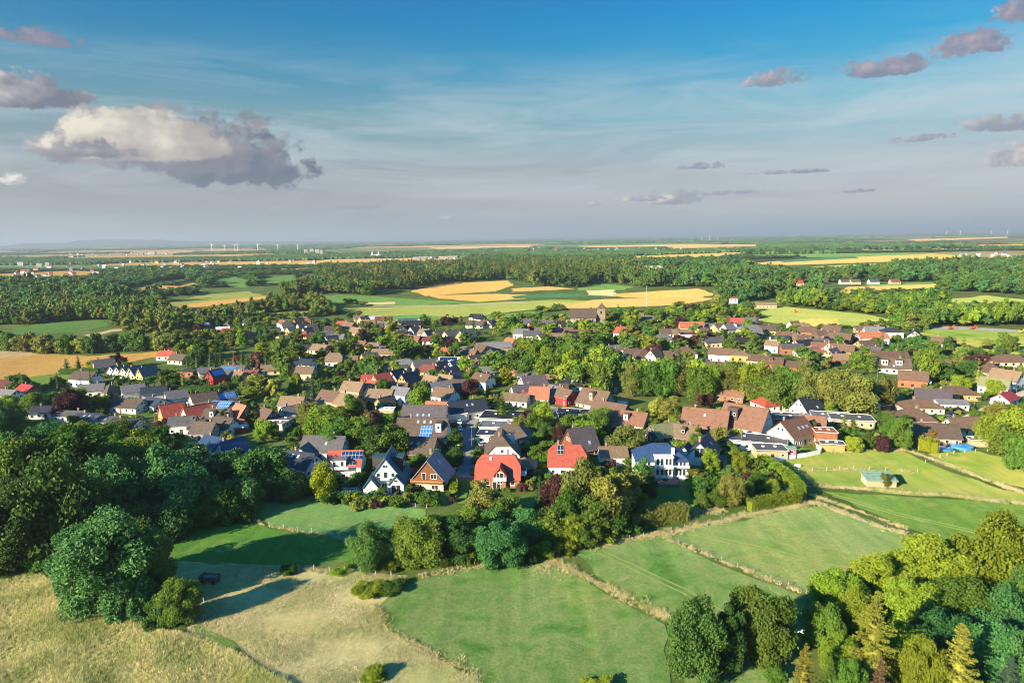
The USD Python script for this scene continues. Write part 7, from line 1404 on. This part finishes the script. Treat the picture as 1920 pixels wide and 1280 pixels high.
st = strip([([(790, 1080), (860, 1068), (940, 1055), (1010, 1047), (1100, 1024), (1240, 1002), (1400, 966), (1530, 942)], 2.3), ([(1060, 1033), (1240, 1004), (1400, 967), (1530, 941)], 2.2), ([(1247, 1009), (1380, 1062), (1512, 1114)], 1.6), ([(1530, 941), (1640, 985), (1765, 1022)], 2.4), ([(1520, 928), (1620, 962), (1700, 990)], 1.7), ([(1508, 910), (1650, 919), (1780, 929), (1935, 947)], 2.2), ([(1015, 1050), (1080, 1074), (1160, 1112), (1255, 1160)], 3.3), ([(1010, 1060), (1040, 1052)], 8.6), ([(1560, 848), (1640, 843), (1700, 844), (1780, 872), (1850, 900), (1935, 930)], 2.2), ([(505, 987), (600, 1001), (664, 1015)], 1.0), ([(560, 1068), (660, 1075), (752, 1085)], 1.6), ([(1300, 962), (1340, 955), (1355, 962)], 3.6), ([(1440, 890), (1500, 935)], 1.2), ([(455, 960), (495, 985)], 0.9), ([(1445, 886), (1600, 880), (1720, 885)], 0.9), ([(700, 1140), (725, 1182), (790, 1214), (880, 1258), (940, 1300)], 2.5)], 3, 11.0, 9)
st = st[(np.sin(st[:, 0] * .9) * np.sin(st[:, 1] * .8 + 1) + rg.normal(0, .5, len(st))) > -.35]; cl = np.clip(.46 + .18 * np.sin(st[:, 0] * .31) * np.sin(st[:, 1] * .37) + rg.normal(0, .16, len(st)), .12, 1.0)
instancer("straw_grass", [tuft_mesh(20 + i, .95, .06, 15, .62) for i in range(4)], st, np.stack([cl * 1.2, cl * 1.2, cl], 1), 7, "straw-coloured tall grass along the fences", "grass", [G3])

pt = np.vstack([fill([(712, 1145), (742, 1108), (880, 1068), (1010, 1054), (1130, 1112), (1240, 1172), (1262, 1320), (960, 1320), (800, 1212)], 5200, 21), fill([(1090, 1036), (1240, 1010), (1420, 1088), (1500, 1120), (1490, 1300), (1295, 1300), (1262, 1180)], 4200, 22), fill([(1262, 1004), (1420, 969), (1545, 952), (1740, 1020), (1640, 1108), (1520, 1112)], 3400, 23), fill([(320, 980), (655, 1018), (660, 1048), (500, 1055), (320, 1046)], 2000, 24), fill([(1440, 870), (1600, 848), (1690, 850), (1900, 930), (1700, 922), (1500, 900)], 3000, 25)])
ds = np.sin(pt[:, 0] * .11 + 1) * np.sin(pt[:, 1] * .13) + rg.normal(0, .5, len(pt)); pt = pt[ds > .45]; cl = rg.uniform(.35, 1.0, len(pt))
G4 = grass_mat("rank_grass_blades", (.10, .22, .045), (.26, .34, .10))
instancer("grass_tufts", [tuft_mesh(40 + i, .38, .09, 12, .5) for i in range(4)], pt, np.stack([cl * 1.5, cl * 1.5, cl * .5], 1), 17, "darker grass tufts scattered over the pastures", "grass", [G4])

# ------------------------------------------------------------------ labels of houses and trees
label_houses()
groups = {}
for px, zone, look, prim, cat, label in sorted(TREES, key=lambda t: t[0]):
    prim.SetCustomDataByKey("category", cat)
    if label: prim.SetCustomDataByKey("label", label)
    else: groups.setdefault((zone, look), []).append(prim)
ZP = {"left wood": "in the wood at left", "hedge trees": "in the overgrown hedge above the pasture", "front gardens": "in the gardens of the front houses", "villa garden": "in the hedged garden beside the villa", "right wood": "in the wood at bottom right", "left gardens": "in the shaded left gardens", "middle park": "in the dense park left of middle", "middle gardens": "in the middle village gardens", "right gardens": "in the right village gardens", "right grove": "in the grove at the right edge",
      "tree belt": "in the tree belt through the village", "riverside row": "in the row beyond the wheat field", "street gardens": "between street and villa", "upper left gardens": "below the left woods", "old village": "among the old village roofs", "church gardens": "around the church", "terrace gardens": "between the right terraces", "orchard": "in the orchard behind the terraces", "left wood edge": "along the foot of the left wood", "foot of the hedge": "along the pasture hedge's foot"}
for (zone, look), L in groups.items():
    for i, p in enumerate(L):
        o = ordinal(i, len(L)); p.SetCustomDataByKey("label", (f"{o} " if o else "lone ") + look + " " + ZP.get(zone, "at the " + zone))

# ------------------------------------------------------------------ haze
HZ = usdkit.material(stage, '/World/Looks/haze', {"v": ("principled_volume", {"color": (.42, .49, .56), "density": 7.5e-5, "anisotropy": .15})}, volume="v.volume")
hb = trimesh.creation.box([139000, 65500, 460]); hb.apply_translation([0, 30000, 455 / 2 - 7]); raw_mesh("haze", hb, HZ, kind="stuff", label="thin blue summer haze over the plain", cat="haze")
print("houses", len(HOUSES), "trees", len(TREES), "wood", NW, "kinds", len(KINDS))
